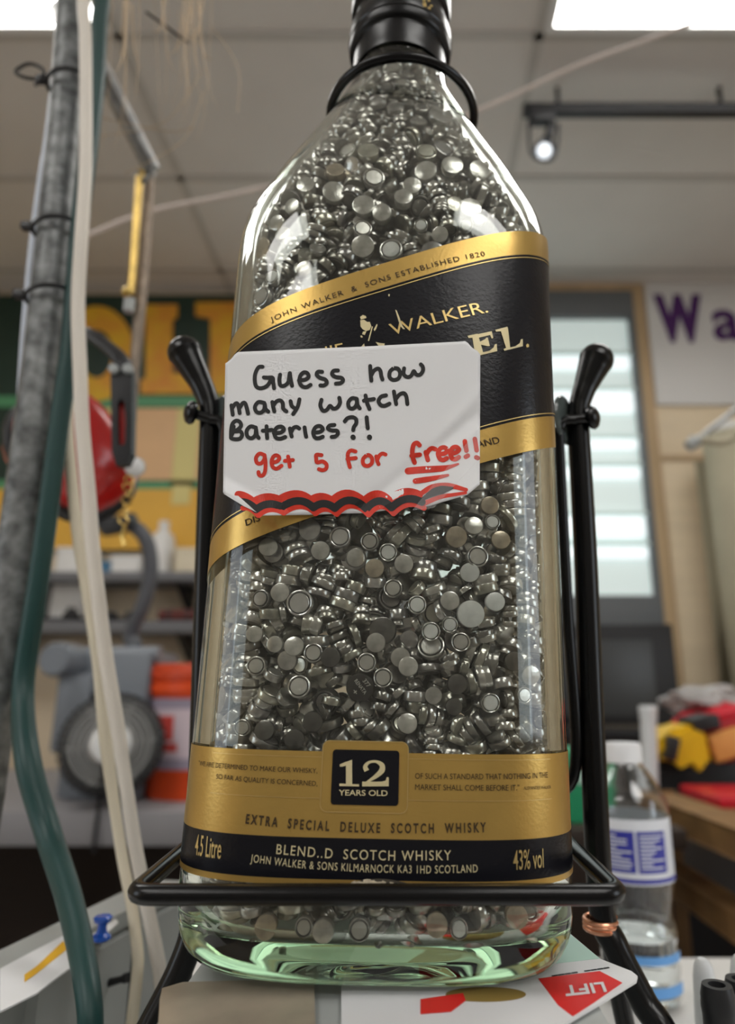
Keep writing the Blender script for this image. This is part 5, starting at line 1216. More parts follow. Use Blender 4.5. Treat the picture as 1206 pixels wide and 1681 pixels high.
# where the cells lie: x, y, z in tenths of a millimetre from the bottle foot, axis angles in hundredths, kind, look
IND = [
(-65,-445,912,149,156,4,'E'),(313,-436,1170,152,166,4,'B'),(8,-438,1106,159,135,4,'D'),(-274,-431,908,140,-158,3,'C'),(-153,-440,172,152,151,0,'F'),
(-117,-434,2657,139,153,4,'F'),(-41,-441,178,159,-159,0,'C'),(-335,-418,173,160,153,0,'T'),(202,-436,193,165,157,0,'T'),(452,-397,212,164,178,0,'T'),
(-122,-420,2860,161,154,4,'F'),(-253,-388,2949,154,167,4,'F'),(261,-432,1448,146,175,3,'T'),(-87,-384,3026,158,-144,4,'C'),
(337,-428,1376,156,-143,3,'C'),(249,-347,3126,166,169,4,'F'),(137,-365,3081,155,144,4,'F'),(-1,-439,2639,160,-168,4,'W'),(-382,-420,764,171,145,0,'D'),
(-278,-440,737,155,160,0,'D'),(-44,-416,2828,147,152,3,'F'),(377,-425,870,169,-132,0,'W'),(-222,-439,797,147,164,0,'D'),(98,-442,796,174,164,0,'F'),
(322,-404,2867,167,174,4,'F'),(265,-441,930,154,171,0,'D'),(270,-434,182,149,-141,6,'W'),(-213,-442,181,154,-171,6,'C'),(43,-412,2904,170,159,3,'F'),
(-427,-408,977,153,-173,0,'C'),(-45,-446,995,156,-161,0,'C'),(465,-390,1011,156,174,0,'D'),(522,-355,966,145,194,0,'F'),(-299,-437,1045,169,151,0,'F'),
(12,-446,945,155,-154,0,'C'),(-171,-445,1011,149,161,0,'D'),(98,-446,984,164,157,0,'F'),(400,-416,1217,159,165,0,'B'),(278,-439,1072,165,-157,0,'C'),
(240,-442,1214,161,160,0,'F'),(-15,-442,1064,147,144,0,'F'),(369,-301,3142,160,192,4,'F'),(174,-445,1106,166,-151,0,'W'),
(-232,-439,1023,148,-150,0,'C'),(41,-446,1253,155,-172,0,'C'),(424,-409,1444,159,168,0,'T'),(-101,-438,1363,149,188,0,'F'),
(326,-434,1489,169,163,0,'F'),(-224,-443,1386,150,152,0,'F'),(-319,-431,999,141,143,0,'F'),(-359,-429,1233,156,147,0,'F'),
(126,-446,1197,160,-160,0,'W'),(-253,-360,3074,179,156,3,'T'),(-417,-407,1401,156,159,0,'F'),(-28,-446,1325,150,155,0,'T'),
(-47,-442,1424,170,-173,0,'C'),(75,-446,1343,153,166,0,'F'),(-552,-304,2729,148,101,4,'T'),(384,-424,1571,150,177,0,'T'),(19,-446,1384,171,-159,0,'W'),
(313,-428,1320,143,137,0,'B'),(-376,-347,3008,167,146,3,'F'),(-123,-428,2740,157,-142,3,'C'),(-460,-399,771,164,-176,6,'C'),
(186,-443,891,136,153,6,'F'),(78,-389,2982,154,161,3,'F'),(254,-444,854,156,168,6,'D'),(494,-387,897,160,-108,6,'C'),(198,-429,2723,131,143,0,'F'),
(-365,-431,1052,155,136,6,'F'),(-476,-393,2533,160,-202,0,'W'),(70,-442,1016,142,162,0,'F'),(-443,-406,1087,158,152,6,'F'),
(356,-407,2809,161,-146,0,'W'),(240,-441,1132,181,-147,6,'W'),(-422,-376,2883,157,116,0,'F'),(393,-424,1508,154,-145,6,'W'),
(-479,-367,2807,145,112,0,'F'),(303,-422,2774,173,-151,6,'W'),(119,-434,2761,166,-162,6,'W'),(-287,-433,1196,157,-167,5,'N'),
(178,-424,1054,115,-175,4,'N'),(130,-398,175,54,-35,5,'N'),(-553,-328,859,163,71,4,'N'),(333,-391,210,147,40,4,'N'),(-262,-402,231,3,-293,5,'N'),
(-266,-435,1462,157,148,3,'N'),(-156,-444,1437,157,-158,2,'N'),(-134,-408,740,238,29,5,'N'),(146,-405,1308,20,82,5,'N'),(197,-235,3494,189,195,7,'N'),
(-116,-346,3189,180,152,5,'N'),(-570,-283,197,172,-265,5,'N'),(150,-400,244,284,103,5,'N'),(-341,-402,268,81,-47,3,'N'),(-379,-387,882,59,-59,4,'N'),
(-462,-359,251,302,155,5,'N'),(-1,-410,776,75,-291,5,'N'),(-389,-376,727,54,-26,7,'N'),(311,-365,154,290,154,5,'N'),(494,-331,194,41,-119,4,'N'),
(136,-347,3195,137,-149,4,'N'),(463,-355,1285,280,-194,5,'N'),(-5,-412,266,37,-11,4,'N'),(27,-372,1227,138,-125,5,'N'),(-182,-361,792,277,83,7,'N'),
(-319,-407,870,229,260,2,'N'),(115,-422,263,30,-211,0,'N'),(-278,-403,283,267,293,5,'N'),(-303,-399,1371,44,265,4,'N'),(-427,-410,1212,159,-189,0,'N'),
(45,-379,2805,91,43,4,'N'),(-142,-410,1201,33,-6,5,'N'),(434,-373,1111,89,239,3,'N'),(367,-388,250,236,-276,4,'N'),(272,-405,1584,291,-268,5,'N'),
(-186,-352,861,192,-192,5,'N'),(-203,-420,247,185,299,0,'N'),(-519,-361,2460,157,-221,4,'N'),(115,-353,2920,258,-159,4,'N'),
(-268,-412,1305,129,295,3,'N'),(168,-388,979,296,-103,4,'N'),(354,-396,801,219,288,4,'N'),(-42,-332,3126,58,10,5,'N'),(124,-405,730,224,273,2,'N'),
(-558,-317,1233,159,67,3,'N'),(426,-379,932,30,228,3,'N'),(63,-411,1448,232,5,5,'N'),(99,-364,1081,148,163,1,'N'),(455,-353,1543,86,6,8,'N'),
(243,-407,1381,273,-306,4,'N'),(326,-377,726,32,-226,5,'N'),(-128,-410,1234,33,-6,5,'N'),(70,-254,3349,234,-261,7,'N'),(-182,-370,2947,292,-260,5,'N'),
(-468,-351,1148,286,-236,3,'N'),(206,-402,1519,295,211,5,'N'),(439,-385,882,168,-280,0,'N'),(543,-265,225,27,-48,8,'N'),(592,-250,1772,150,282,5,'N'),
(-92,-418,263,10,218,2,'N'),(212,-313,3246,133,-113,4,'N'),(-90,-365,1473,181,135,4,'N'),(-229,-379,1071,300,148,5,'N'),(-460,-273,3004,51,163,5,'N'),
(-95,-404,1091,117,21,4,'N'),(554,-277,1051,290,-176,5,'N'),(-372,-402,948,59,-58,0,'N'),(571,-310,815,153,-59,0,'N'),(-396,-394,237,303,223,0,'N'),
(-95,-408,1517,202,-34,2,'N'),(79,-384,1268,187,230,5,'N'),(-48,-418,839,102,-62,2,'N'),(-341,-390,1285,14,-67,5,'N'),(58,-378,1165,19,211,3,'N'),
(73,-421,227,18,-170,1,'N'),(-485,-344,1352,228,270,5,'N'),(122,-410,885,310,309,3,'N'),(-413,-386,833,59,-59,3,'N'),(374,-376,1271,285,41,5,'N'),
(-537,-337,1163,192,84,0,'N'),(-552,-305,994,204,59,4,'N'),(-447,-354,173,12,-161,4,'N'),(-158,-403,272,279,-191,5,'N'),(-81,-420,242,22,310,2,'N'),
(-339,-401,2628,200,178,5,'N'),(-221,-406,2604,273,306,4,'N'),(-71,-423,1143,32,171,0,'N'),(-469,-359,926,14,-106,4,'N'),(512,-338,1158,26,74,3,'N'),
(-530,-305,2902,176,79,4,'N'),(524,-301,1221,26,74,7,'N'),(399,-351,828,259,109,5,'N'),(-216,-396,963,290,3,4,'N'),(348,-394,955,183,-312,4,'N'),
(-265,-411,2582,68,-20,3,'N'),(-347,-432,2549,156,140,1,'N'),(-228,-408,1235,23,39,4,'N'),(467,-322,150,25,101,4,'N'),(-279,-385,2802,278,18,5,'N'),
(127,-393,1410,58,-117,4,'N'),(184,-408,1261,45,-265,4,'N'),(352,-366,1023,112,-314,7,'N'),(319,-393,783,211,297,4,'N'),(64,-409,283,157,299,5,'N'),
(-514,-303,167,98,279,3,'N'),(206,-408,1563,26,-70,5,'N'),(-397,-395,1163,18,-173,3,'N'),(259,-353,872,34,142,5,'N'),(-536,-298,260,26,-196,5,'N'),
(-468,-355,892,293,127,4,'N'),(-228,-410,1125,187,2,3,'N'),(309,-397,940,182,-298,4,'N'),(183,-421,773,52,-212,0,'N'),(579,-293,1341,165,-51,2,'N'),
(193,-347,1181,167,-154,4,'N'),(-479,-349,1047,286,65,4,'N'),(372,-380,1305,28,-260,5,'N'),(-204,-322,3213,140,-195,3,'N'),
(220,-408,1180,118,-50,4,'N'),(-88,-239,3579,131,-174,2,'N'),(168,-440,2632,164,158,4,'N'),(-27,-403,1282,21,-156,3,'N'),(-98,-403,1262,34,-3,3,'N'),
(237,-339,172,197,267,4,'N'),(495,-304,262,263,276,2,'N'),(502,-320,1391,50,69,7,'N'),(-213,-408,1271,275,310,4,'N'),(400,-397,762,264,65,0,'N'),
(-51,-195,3697,153,-173,3,'N'),(497,-365,2716,149,-101,0,'N'),(520,-341,795,213,276,0,'N'),(-453,-357,198,12,-161,4,'N'),(-6,-263,3517,186,156,2,'N'),
(-181,-335,3127,121,100,3,'N'),(234,-400,2781,313,-33,2,'N'),(-477,-351,1423,35,-301,4,'N'),(-282,-356,985,159,-206,0,'N'),
(-204,-330,956,148,155,5,'N'),(171,-411,823,172,41,2,'N'),(76,-370,784,102,-126,3,'N'),(-286,-338,172,0,170,0,'N'),(433,-369,1663,214,-46,3,'N'),
(120,-410,1446,57,-121,4,'N'),(273,-372,1304,227,-249,2,'N'),(-514,-332,809,81,-295,3,'N'),(-391,-398,209,6,-104,0,'N'),(-18,-328,3043,200,108,3,'N'),
(468,-346,1658,290,46,7,'N'),(-134,-407,1520,118,278,5,'N'),(215,-375,1360,274,-288,2,'N'),(32,-397,151,218,-32,1,'N'),(-126,-96,4010,158,-244,5,'N'),
(-304,-418,2650,200,178,0,'N'),(123,-422,1258,96,-263,0,'N'),(-127,-382,199,85,-19,1,'N'),(362,-329,172,161,-245,4,'N'),(-173,-359,3009,14,213,4,'N'),
(-191,-424,1149,38,158,0,'N'),(-324,-348,1087,92,213,2,'N'),(145,-419,828,140,-290,2,'N'),(498,-351,774,101,-38,2,'N'),(-186,-405,2623,41,-8,5,'N'),
(10,-414,882,281,-257,0,'N'),(272,-419,796,116,254,1,'N'),(-127,-125,3843,124,-222,7,'N'),(162,-378,2801,183,-279,4,'N'),(453,-369,1415,205,60,2,'N'),
(-111,-357,1375,158,151,5,'N'),(-326,-352,842,66,-168,3,'N'),(377,-325,2998,181,25,5,'N'),(-244,-353,2761,29,158,4,'N'),(61,-383,957,193,169,1,'N'),
(-81,-423,770,228,297,0,'N'),(-25,-145,3869,148,-173,5,'N'),(573,-308,1632,157,-57,0,'N'),(-554,-331,1401,154,-243,0,'N'),(429,-341,1246,34,120,5,'N'),
(-163,-422,867,23,-44,0,'N'),(10,-428,227,305,129,6,'N'),(-321,-303,3112,55,-97,5,'N'),(-260,-407,1130,170,4,3,'N'),(-405,-341,1105,215,-308,5,'N'),
(535,-299,1514,283,193,5,'N'),(-327,-406,1318,14,-67,3,'N'),(469,-305,1069,42,99,5,'N'),(528,-232,3036,189,256,7,'N'),(463,-339,1626,297,95,7,'N'),
(102,-418,1494,239,314,2,'N'),(-98,-418,1020,263,3,2,'N'),(413,-387,741,50,-250,2,'N'),(409,-357,268,147,244,0,'N'),(104,-393,156,261,279,2,'N'),
(-317,-399,1396,44,265,4,'N'),(-274,-350,782,202,-248,2,'N'),(-484,-350,733,292,249,3,'N'),(450,-356,2840,145,45,0,'N'),(-349,-359,2926,30,-206,3,'N'),
(153,-386,1341,20,83,5,'N'),(292,-416,989,139,-305,0,'N'),(240,-400,280,153,-310,4,'N'),(-208,-405,2813,110,314,0,'N'),(272,-333,1090,147,174,4,'N'),
(-151,-379,1083,269,-15,2,'N'),(-135,-396,978,28,-194,0,'N'),(-467,-353,223,302,154,4,'N'),(262,-385,2899,166,182,2,'N'),(340,-372,1558,32,28,3,'N'),
(130,-409,857,30,-137,3,'N'),(434,-385,789,289,-121,0,'N'),(389,-397,1730,23,-140,3,'N'),(473,-336,1599,20,-238,7,'N'),(266,-417,750,41,-61,1,'N'),
(-408,-360,1392,149,141,2,'N'),(-556,-333,1044,154,72,6,'N'),(-450,-387,2739,168,118,0,'N'),(-410,-398,1311,274,224,0,'N'),
(240,-372,1273,268,175,5,'N'),(525,-333,1094,274,-254,1,'N'),(121,-362,916,256,-76,0,'N'),]
REST = [
(562,-189,163,35,151,7),(564,-174,203,271,-122,7),(560,-168,229,273,-124,7),(-608,-102,189,157,303,2),(-107,-336,201,128,-202,4),
(412,-291,171,157,-74,4),(-172,-275,171,157,224,4),(564,-175,162,15,-32,4),(563,-191,191,19,-69,4),(-420,-276,213,86,-298,2),(116,-319,192,303,37,1),
(-4,-386,163,219,-29,1),(16,-385,160,216,-45,1),(119,-311,215,303,37,2),(-191,-391,187,93,-38,2),(-549,-135,164,157,-11,2),(579,107,155,38,-296,4),
(-379,-294,184,286,39,1),(-584,-202,179,23,266,0),(582,-69,159,157,-134,0),(352,-372,202,167,-274,1),(16,-353,181,277,94,0),(-492,-226,154,48,18,2),
(-85,-286,168,290,-16,4),(-28,-321,204,157,-44,5),(-423,-193,168,1,218,3),(579,-38,164,157,-134,3),(-350,-290,215,28,-276,4),(512,-258,178,30,-72,5),
(-386,-232,171,158,238,4),(-221,-331,166,140,39,3),(-582,-193,210,297,-25,3),(-264,-265,191,213,292,3),(288,-294,174,220,-260,6),
(-334,-267,175,27,-275,4),(-580,-129,164,157,303,3),(297,-282,215,34,163,7),(557,-269,196,30,-71,2),(37,-365,212,18,-170,7),(85,-296,166,313,108,7),
(-578,-50,172,167,-232,5),(-567,-208,158,291,-49,0),(168,-389,195,260,280,3),(-361,-364,161,255,32,3),(467,-219,194,187,-49,0),
(461,-149,160,168,-51,0),(-554,-29,165,167,-232,2),(-213,-311,219,296,67,4),(333,-246,168,0,47,3),(184,-307,175,294,48,3),(1,-254,159,156,153,0),
(579,-100,193,28,-88,5),(582,-102,228,29,-61,5),(-143,-380,183,85,-19,0),(448,-238,292,93,-223,5),(-539,-294,295,288,118,5),(299,-383,252,102,310,1),
(-104,-383,228,131,-31,0),(595,-65,251,47,141,2),(-385,-374,292,120,281,4),(194,-323,238,255,105,3),(-165,-346,231,196,241,6),(2,-370,234,18,-170,6),
(271,-264,234,280,-151,1),(268,-345,270,84,-296,3),(621,21,247,161,2,4),(-88,-415,299,294,-93,2),(-527,-153,236,138,-169,1),(10,-403,287,277,303,0),
(153,-409,293,30,-10,4),(87,-320,288,66,-161,4),(-515,-288,237,27,-196,1),(-157,-363,260,200,239,3),(554,-273,279,287,266,4),(446,-275,235,55,138,3),
(-497,-352,282,277,-253,2),(-481,-353,310,279,-269,2),(-475,-341,331,33,82,2),(-586,-51,253,233,62,5),(-142,-398,307,283,-236,5),
(-376,-315,247,192,-182,6),(-362,384,159,157,163,1),(591,-195,274,49,66,0),(-317,-344,274,141,167,0),(-522,-261,201,225,-7,0),
(-439,-342,311,12,-158,5),(-360,-298,272,192,-182,5),(-289,-333,216,157,261,0),(-48,-310,265,249,-74,3),(266,-400,279,161,-5,4),
(210,-401,280,171,-9,4),(380,-370,311,87,298,5),(-375,-364,233,255,32,3),(505,-180,233,97,-281,0),(597,-39,207,277,-291,1),(370,-294,287,252,175,7),
(166,-264,276,159,153,2),(-597,-147,236,299,4,0),(609,28,170,124,-309,0),(-587,-214,239,17,289,0),(-443,-348,281,302,157,2),(-225,-348,254,44,107,0),
(562,-248,250,287,267,5),(574,-164,217,50,-106,4),(578,-166,233,277,198,4),(584,-173,273,278,229,4),(583,105,219,38,-297,4),(277,-419,257,163,-271,1),
(291,-410,250,155,54,1),(313,-402,254,153,45,1),(-475,-249,340,301,3,4),(457,-362,361,32,-126,4),(-304,-331,314,260,-248,1),(60,-409,354,173,-39,4),
(34,-400,368,138,270,4),(10,-386,359,133,272,4),(299,-410,283,23,136,2),(306,-404,317,30,129,2),(283,-402,349,296,-126,2),(-219,-366,349,148,-59,3),
(-539,-265,356,19,-304,0),(367,-385,350,87,298,5),(-221,-424,298,22,149,0),(-225,-419,319,291,-186,0),(6,-321,310,202,-147,0),
(-550,-302,321,26,-196,0),(7,-424,313,37,-11,0),(622,-16,313,152,314,0),(445,-329,302,218,-161,6),(436,-314,321,218,-161,0),(-617,-133,352,163,-302,0),
(528,-329,353,292,-234,0),(530,-327,374,288,-221,0),(312,-403,343,300,-279,2),(315,-396,385,309,176,2),(312,-410,409,309,214,2),
(122,-352,326,279,-42,2),(-42,-312,329,208,-111,0),(5,-358,348,138,-142,2),(508,-248,369,86,126,5),(-326,-364,393,193,240,3),(-525,-329,405,129,40,3),
(-620,-166,278,158,11,1),(300,-363,333,82,-38,7),(215,-397,318,29,-38,4),(226,-404,353,34,-80,4),(230,-409,376,281,260,4),(-567,-313,369,164,-252,2),
(-141,-358,334,270,-88,1),(-331,-412,324,27,-306,0),(594,-250,326,155,282,3),(-621,-86,291,156,3,4),(-168,-407,355,59,-230,5),(-368,-329,371,78,59,2),
(-71,-385,315,258,77,5),(529,-324,386,27,-267,0),(520,-325,402,26,283,0),(207,-301,331,56,208,3),(-101,-410,363,117,-6,5),(-342,-395,348,305,106,4),
(-350,-395,368,308,276,4),(-346,-398,412,8,-116,4),(-69,-359,277,108,-200,1),(543,-229,324,3,-253,6),(536,-231,354,11,196,6),(536,-209,364,86,126,0),
(-273,-410,343,144,-304,3),(-603,-224,343,159,25,7),(352,-355,374,227,-16,4),(-399,-257,394,63,182,5),(-427,-374,346,37,-263,3),
(-438,-377,375,281,50,3),(141,-423,338,28,297,0),(176,-423,309,30,-10,1),(-231,-387,296,44,-10,0),(-501,-352,361,284,1,0),(-489,-330,340,30,-310,0),
(618,-153,307,157,306,2),(26,-416,366,162,-155,4),(137,-399,363,286,-17,7),(459,-376,329,21,-66,1),(596,-73,296,71,152,3),(-573,-152,282,72,-295,2),
(-416,-348,347,310,47,3),(520,-284,298,29,-189,4),(517,-296,307,290,112,4),(514,-293,340,271,121,4),(515,-318,321,294,156,5),(511,-329,362,31,-150,5),
(419,-400,370,14,-151,6),(412,-399,395,14,17,6),(427,-397,417,298,-278,6),(-281,-405,392,283,222,3),(-259,-413,440,290,286,3),(561,-252,451,35,-13,5),
(136,-373,419,78,-166,2),(536,-301,427,43,61,4),(480,-345,434,49,-208,1),(473,-360,450,40,-203,1),(487,-359,471,276,135,1),(-568,-253,417,91,38,5),
(-585,-185,371,157,24,6),(-604,-86,372,132,34,1),(430,-378,410,286,202,0),(430,-388,441,278,238,0),(257,-314,414,254,236,5),(99,-413,394,285,-285,4),
(109,-412,421,291,-314,4),(121,-410,440,18,-13,4),(28,-411,455,283,282,4),(-51,-345,371,260,8,1),(-120,-369,437,279,-108,4),(-167,-319,403,52,204,6),
(-441,349,171,157,155,5),(-194,-416,421,292,70,2),(-222,-306,415,195,291,5),(-159,-346,392,53,196,0),(209,-421,417,57,-29,1),(271,-413,420,211,9,3),
(493,-356,412,279,195,0),(-598,-149,399,290,-134,1),(594,-186,414,70,21,0),(69,-384,398,191,-234,3),(-459,-363,428,85,189,2),(-22,-412,409,251,-1,5),
(593,-173,317,157,-8,1),(0,-347,414,175,142,0),(-367,-369,431,255,23,3),(-52,-397,448,220,-308,0),(-107,-402,422,279,-108,4),(216,-360,425,137,-235,0),
(-321,-385,451,209,283,0),(-559,-246,446,224,-277,8),(-65,-424,358,117,-6,0),(-421,-311,469,77,-210,4),(-202,-421,395,22,-244,0),
(303,-363,436,132,119,3),(-213,-397,458,22,-86,5),(-214,-406,495,25,-96,5),(-263,-325,395,183,294,3),(-401,-392,418,40,-89,0),
(-404,-398,444,282,188,0),(163,-399,458,28,1,8),(366,-404,414,67,-79,0),(-256,-356,441,236,109,4),(-77,-339,403,103,-223,0),(607,-55,393,207,-160,6),
(-509,-329,466,81,23,5),(132,-425,389,279,-187,1),(130,-416,413,287,-167,1),(126,-414,438,30,149,1),(-331,-412,446,282,-173,0),
(-332,-399,464,34,169,0),(459,-335,463,34,-215,5),(-599,-134,416,290,-134,1),(391,-402,428,270,-132,1),(384,-394,442,259,-121,1),
(401,-380,465,265,-132,1),(574,-219,397,244,-293,5),(-454,-351,375,23,-100,2),(-442,-361,399,24,-47,2),(-435,-365,420,16,-85,2),(560,231,155,275,41,4),
(448,-346,393,282,188,4),(617,-113,379,157,311,5),(-204,-426,362,255,84,6),(206,-421,392,257,285,0),(-22,-342,550,104,116,5),(-197,-324,555,11,210,5),
(409,-341,540,29,235,4),(-601,-173,467,53,-193,6),(-429,-337,513,237,104,0),(115,-330,542,260,-123,7),(137,-402,514,185,-16,2),
(-121,-410,492,275,313,5),(283,-403,469,293,-297,4),(292,-402,504,282,-312,4),(301,-403,527,28,1,4),(-42,-400,504,283,275,7),(554,-171,515,156,-309,7),
(-572,-303,531,153,56,4),(-517,-248,577,158,-297,5),(12,-314,544,210,-198,2),(-488,-280,517,224,-139,5),(587,-69,472,226,-184,4),
(229,-376,531,35,-61,8),(459,-313,510,283,-126,4),(-80,-406,565,263,308,4),(-557,-179,517,216,-56,3),(-46,-351,463,112,97,1),(586,92,312,26,99,5),
(626,35,348,157,3,6),(172,-427,476,28,1,6),(211,-375,489,164,-159,0),(-285,-362,557,293,-190,4),(-587,-125,440,298,-154,4),(-286,-410,476,14,109,0),
(-284,-414,509,311,-69,0),(-280,-343,523,293,-190,7),(-106,-301,457,263,-6,0),(-588,-85,463,299,-154,5),(267,-333,465,98,245,2),
(-419,-320,497,77,-210,0),(599,212,258,125,-285,2),(-579,-125,547,248,-13,7),(483,-292,539,31,188,3),(-91,-322,525,205,234,5),(-482,-347,493,84,24,5),
(445,-376,484,30,-257,2),(540,-338,489,157,-76,3),(352,-388,461,279,181,3),(354,-401,508,27,-126,3),(-350,-383,500,12,86,7),(600,-132,458,140,-38,3),
(473,-210,503,94,-294,5),(81,-415,522,45,-94,3),(-564,-253,511,177,-260,0),(-16,-313,475,223,216,3),(207,-297,453,73,-301,0),(612,-197,498,154,-17,4),
(390,-386,495,146,-270,0),(508,-254,484,88,-306,4),(356,-299,494,298,-87,7),(-11,-424,522,283,275,0),(64,-408,491,269,220,5),(-122,-396,554,40,0,0),
(57,-350,453,134,82,2),(-322,-422,556,166,153,2),(178,-423,497,28,1,0),(-442,-340,512,20,-131,6),(-451,-347,529,280,156,6),(-453,-352,543,292,149,6),
(-187,-394,510,51,-198,0),(-203,-410,529,260,139,0),(570,-268,478,279,301,0),(-366,-377,528,12,87,0),(-441,-400,542,154,-193,3),
(-386,-384,474,19,100,0),(306,-406,456,286,55,6),(296,-410,485,27,-276,6),(288,-415,505,285,54,6),(-616,-203,498,157,-297,1),(123,-330,467,89,208,4),
(-166,-349,491,240,213,8),(-41,-300,446,91,-123,0),(30,-340,498,84,244,0),(-129,-424,529,275,313,0),(233,-420,457,236,298,0),(486,-271,612,256,289,3),
(-293,-302,622,162,-17,0),(-312,-359,585,21,124,0),(127,-319,594,54,191,2),(15,-422,591,128,309,2),(40,-417,595,134,-307,2),(74,-416,584,180,7,2),
(600,-182,577,141,-73,0),(-466,-366,659,297,-155,3),(-462,-359,694,301,-196,3),(254,-338,605,189,17,7),(-341,-277,679,168,-194,4),
(340,-402,633,188,311,3),(122,-310,561,260,-123,1),(-142,-408,648,177,50,4),(-500,-355,557,271,-52,0),(170,-415,597,135,162,5),(-164,-322,627,113,5,3),
(-380,-396,651,105,149,3),(-537,-322,562,289,246,1),(-529,-330,600,28,-50,1),(-528,-315,614,286,260,1),(548,-252,539,152,313,3),
(587,-247,541,160,301,3),(607,25,396,233,183,6),(-454,-310,615,112,-241,5),(-518,-339,598,118,-91,0),(308,-322,579,192,28,7),(-113,-335,659,148,155,2),
(609,-119,538,175,6,3),(-199,-431,593,135,186,2),(463,-364,534,308,-55,5),(459,-364,574,296,49,5),(11,-394,578,95,-91,5),(-266,-419,620,278,305,0),
(408,-378,645,85,292,5),(-387,-387,576,291,228,2),(-373,-392,603,33,-45,2),(-373,-402,624,32,-62,2),(-453,-379,618,229,43,0),(-357,-370,576,126,12,1),
(323,-378,531,239,-95,0),(-313,-342,670,136,-200,5),(-234,-327,617,11,210,5),(-137,-430,561,8,276,6),(-132,-429,580,294,3,6),(-149,-428,597,296,-47,6),
(402,-301,563,285,-82,3),(-499,-304,672,149,6,5),(-540,-302,665,152,10,5),(-255,-406,510,275,140,6),(-261,-412,534,271,129,6),
(-257,-425,555,267,143,6),(-31,-328,605,58,167,4),(562,-321,557,153,247,0),(-58,-410,602,290,-209,5),(-57,-400,642,279,-226,5),(251,-411,612,9,306,0),
(256,-418,638,14,-211,0),(594,132,347,84,160,2),(-583,-221,569,226,-13,3),(568,-275,514,13,-172,1),(565,-282,530,301,109,1),(567,-282,551,302,178,1),
(-222,-397,688,302,124,7),(56,-350,602,216,-199,2),(358,-407,548,231,258,1),(533,-237,585,100,310,4),(-4,-321,634,58,168,0),(-275,-418,596,36,-9,0),
(181,-422,537,39,278,0),(180,-416,566,288,-80,0),(212,-364,641,278,253,3),(596,7,448,216,-106,2),(450,-333,589,288,-46,0),(444,-336,610,294,-51,0),
(231,-420,568,135,-287,0),(404,-396,580,63,-269,0),(351,-327,588,195,30,5),(96,-422,536,293,289,1),(104,-416,557,301,296,1),(111,-425,585,10,6,1),
(-411,-319,661,263,-278,8),(257,-419,561,132,-297,1),(405,-282,629,158,-274,5),(-562,-273,627,226,-15,3),(-497,-354,610,192,229,0),
(-406,-276,585,104,-140,5),(588,73,368,78,160,4),(89,-400,560,29,135,0),(90,-400,584,32,158,0),(-115,-360,602,228,-114,3),(-320,-368,614,21,124,0),
(-577,-140,591,268,98,3),(-592,-147,620,288,79,3),(-245,-314,646,303,-104,0),(288,-381,586,125,-297,7),(-623,-72,576,157,3,2),(-417,-359,554,36,-65,2),
(-413,-364,581,282,260,2),(-401,-369,615,274,249,2),(-217,-407,654,302,124,5),(33,-310,741,167,-155,7),(-42,-372,679,183,-181,2),
(511,-317,638,34,-253,8),(496,-322,655,284,74,8),(498,-328,677,29,-262,8),(502,-325,697,279,88,8),(499,-325,704,32,-247,8),(250,-387,696,199,-275,5),
(228,-405,691,116,32,5),(-467,-250,769,250,-275,3),(501,-313,636,22,90,0),(-10,-425,720,77,313,1),(321,-306,705,14,-308,1),(279,-319,674,37,74,3),
(-390,-271,751,146,120,3),(595,30,475,76,216,2),(-408,-321,692,263,-278,5),(-34,-335,732,173,-264,2),(-492,-349,768,12,-116,3),
(-586,-157,671,287,-150,5),(-319,-350,748,234,-43,1),(460,-350,672,232,-257,0),(294,-415,678,53,28,0),(299,-414,688,36,72,0),(52,-366,742,212,188,4),
(375,-290,709,221,-275,0),(-602,-71,722,168,38,5),(455,-380,623,252,34,0),(218,-416,627,286,241,0),(222,-419,667,15,-51,0),(-436,-330,793,269,-236,5),
(107,-395,650,291,-100,5),(96,-390,687,28,229,5),(139,-421,644,283,80,0),(129,-425,675,277,59,0),(-51,-398,651,178,-180,5),(-595,-77,651,273,300,0),
(533,-286,649,127,-253,2),(585,-14,585,237,-291,7),(50,-407,600,25,169,1),(57,-401,619,28,139,1),(49,-395,645,289,-105,1),(1,-404,688,136,300,4),
(35,-403,677,171,-17,4),(58,-411,668,126,297,4),(-500,-346,740,192,290,0),(-513,-331,718,114,-40,0),(-82,-346,726,171,-117,0),(-74,-409,715,238,29,4),
(361,-347,658,254,-232,6),(389,-335,695,159,-117,0),(28,-376,665,138,224,0),(607,-29,486,225,134,6),(-470,-257,729,64,39,5),(-624,-127,716,157,-311,1),
(329,407,182,118,-173,7),(-150,-338,737,141,-101,5),(592,-249,642,170,-32,7),(-325,-407,672,161,-10,2),(-508,-312,671,287,171,2),
(-505,-315,696,299,230,2),(-505,-204,755,176,-117,0),(384,-402,680,81,-296,0),(-549,-292,732,255,-50,3),(328,-380,687,34,-271,2),
(588,39,498,239,-98,4),(-560,-230,650,33,-206,5),(-569,-243,685,21,-253,5),(-565,-159,733,288,-152,4),(-255,-309,706,196,-179,4),
(-103,-422,721,238,29,0),(624,100,405,157,3,1),(-574,-191,713,288,-152,4),(-330,-309,784,150,177,8),(174,-341,694,89,173,0),(-598,-73,624,42,-15,0),
(225,-379,710,212,-120,4),(91,-422,717,90,-42,0),(163,-386,672,162,20,0),(526,-330,590,240,-6,0),(-172,-301,702,167,-160,0),(47,-425,843,90,-310,1),
(474,-370,751,93,-25,1),(-31,-424,785,75,-291,1),(-518,-205,809,271,-52,3),(-410,-288,812,25,50,0),(402,-308,780,208,12,4),(-471,-348,867,307,133,4),
(489,-222,751,173,93,3),(-549,-270,789,164,313,1),(-255,-321,829,173,175,0),(442,-305,742,238,-241,0),(569,-222,659,183,-38,0),
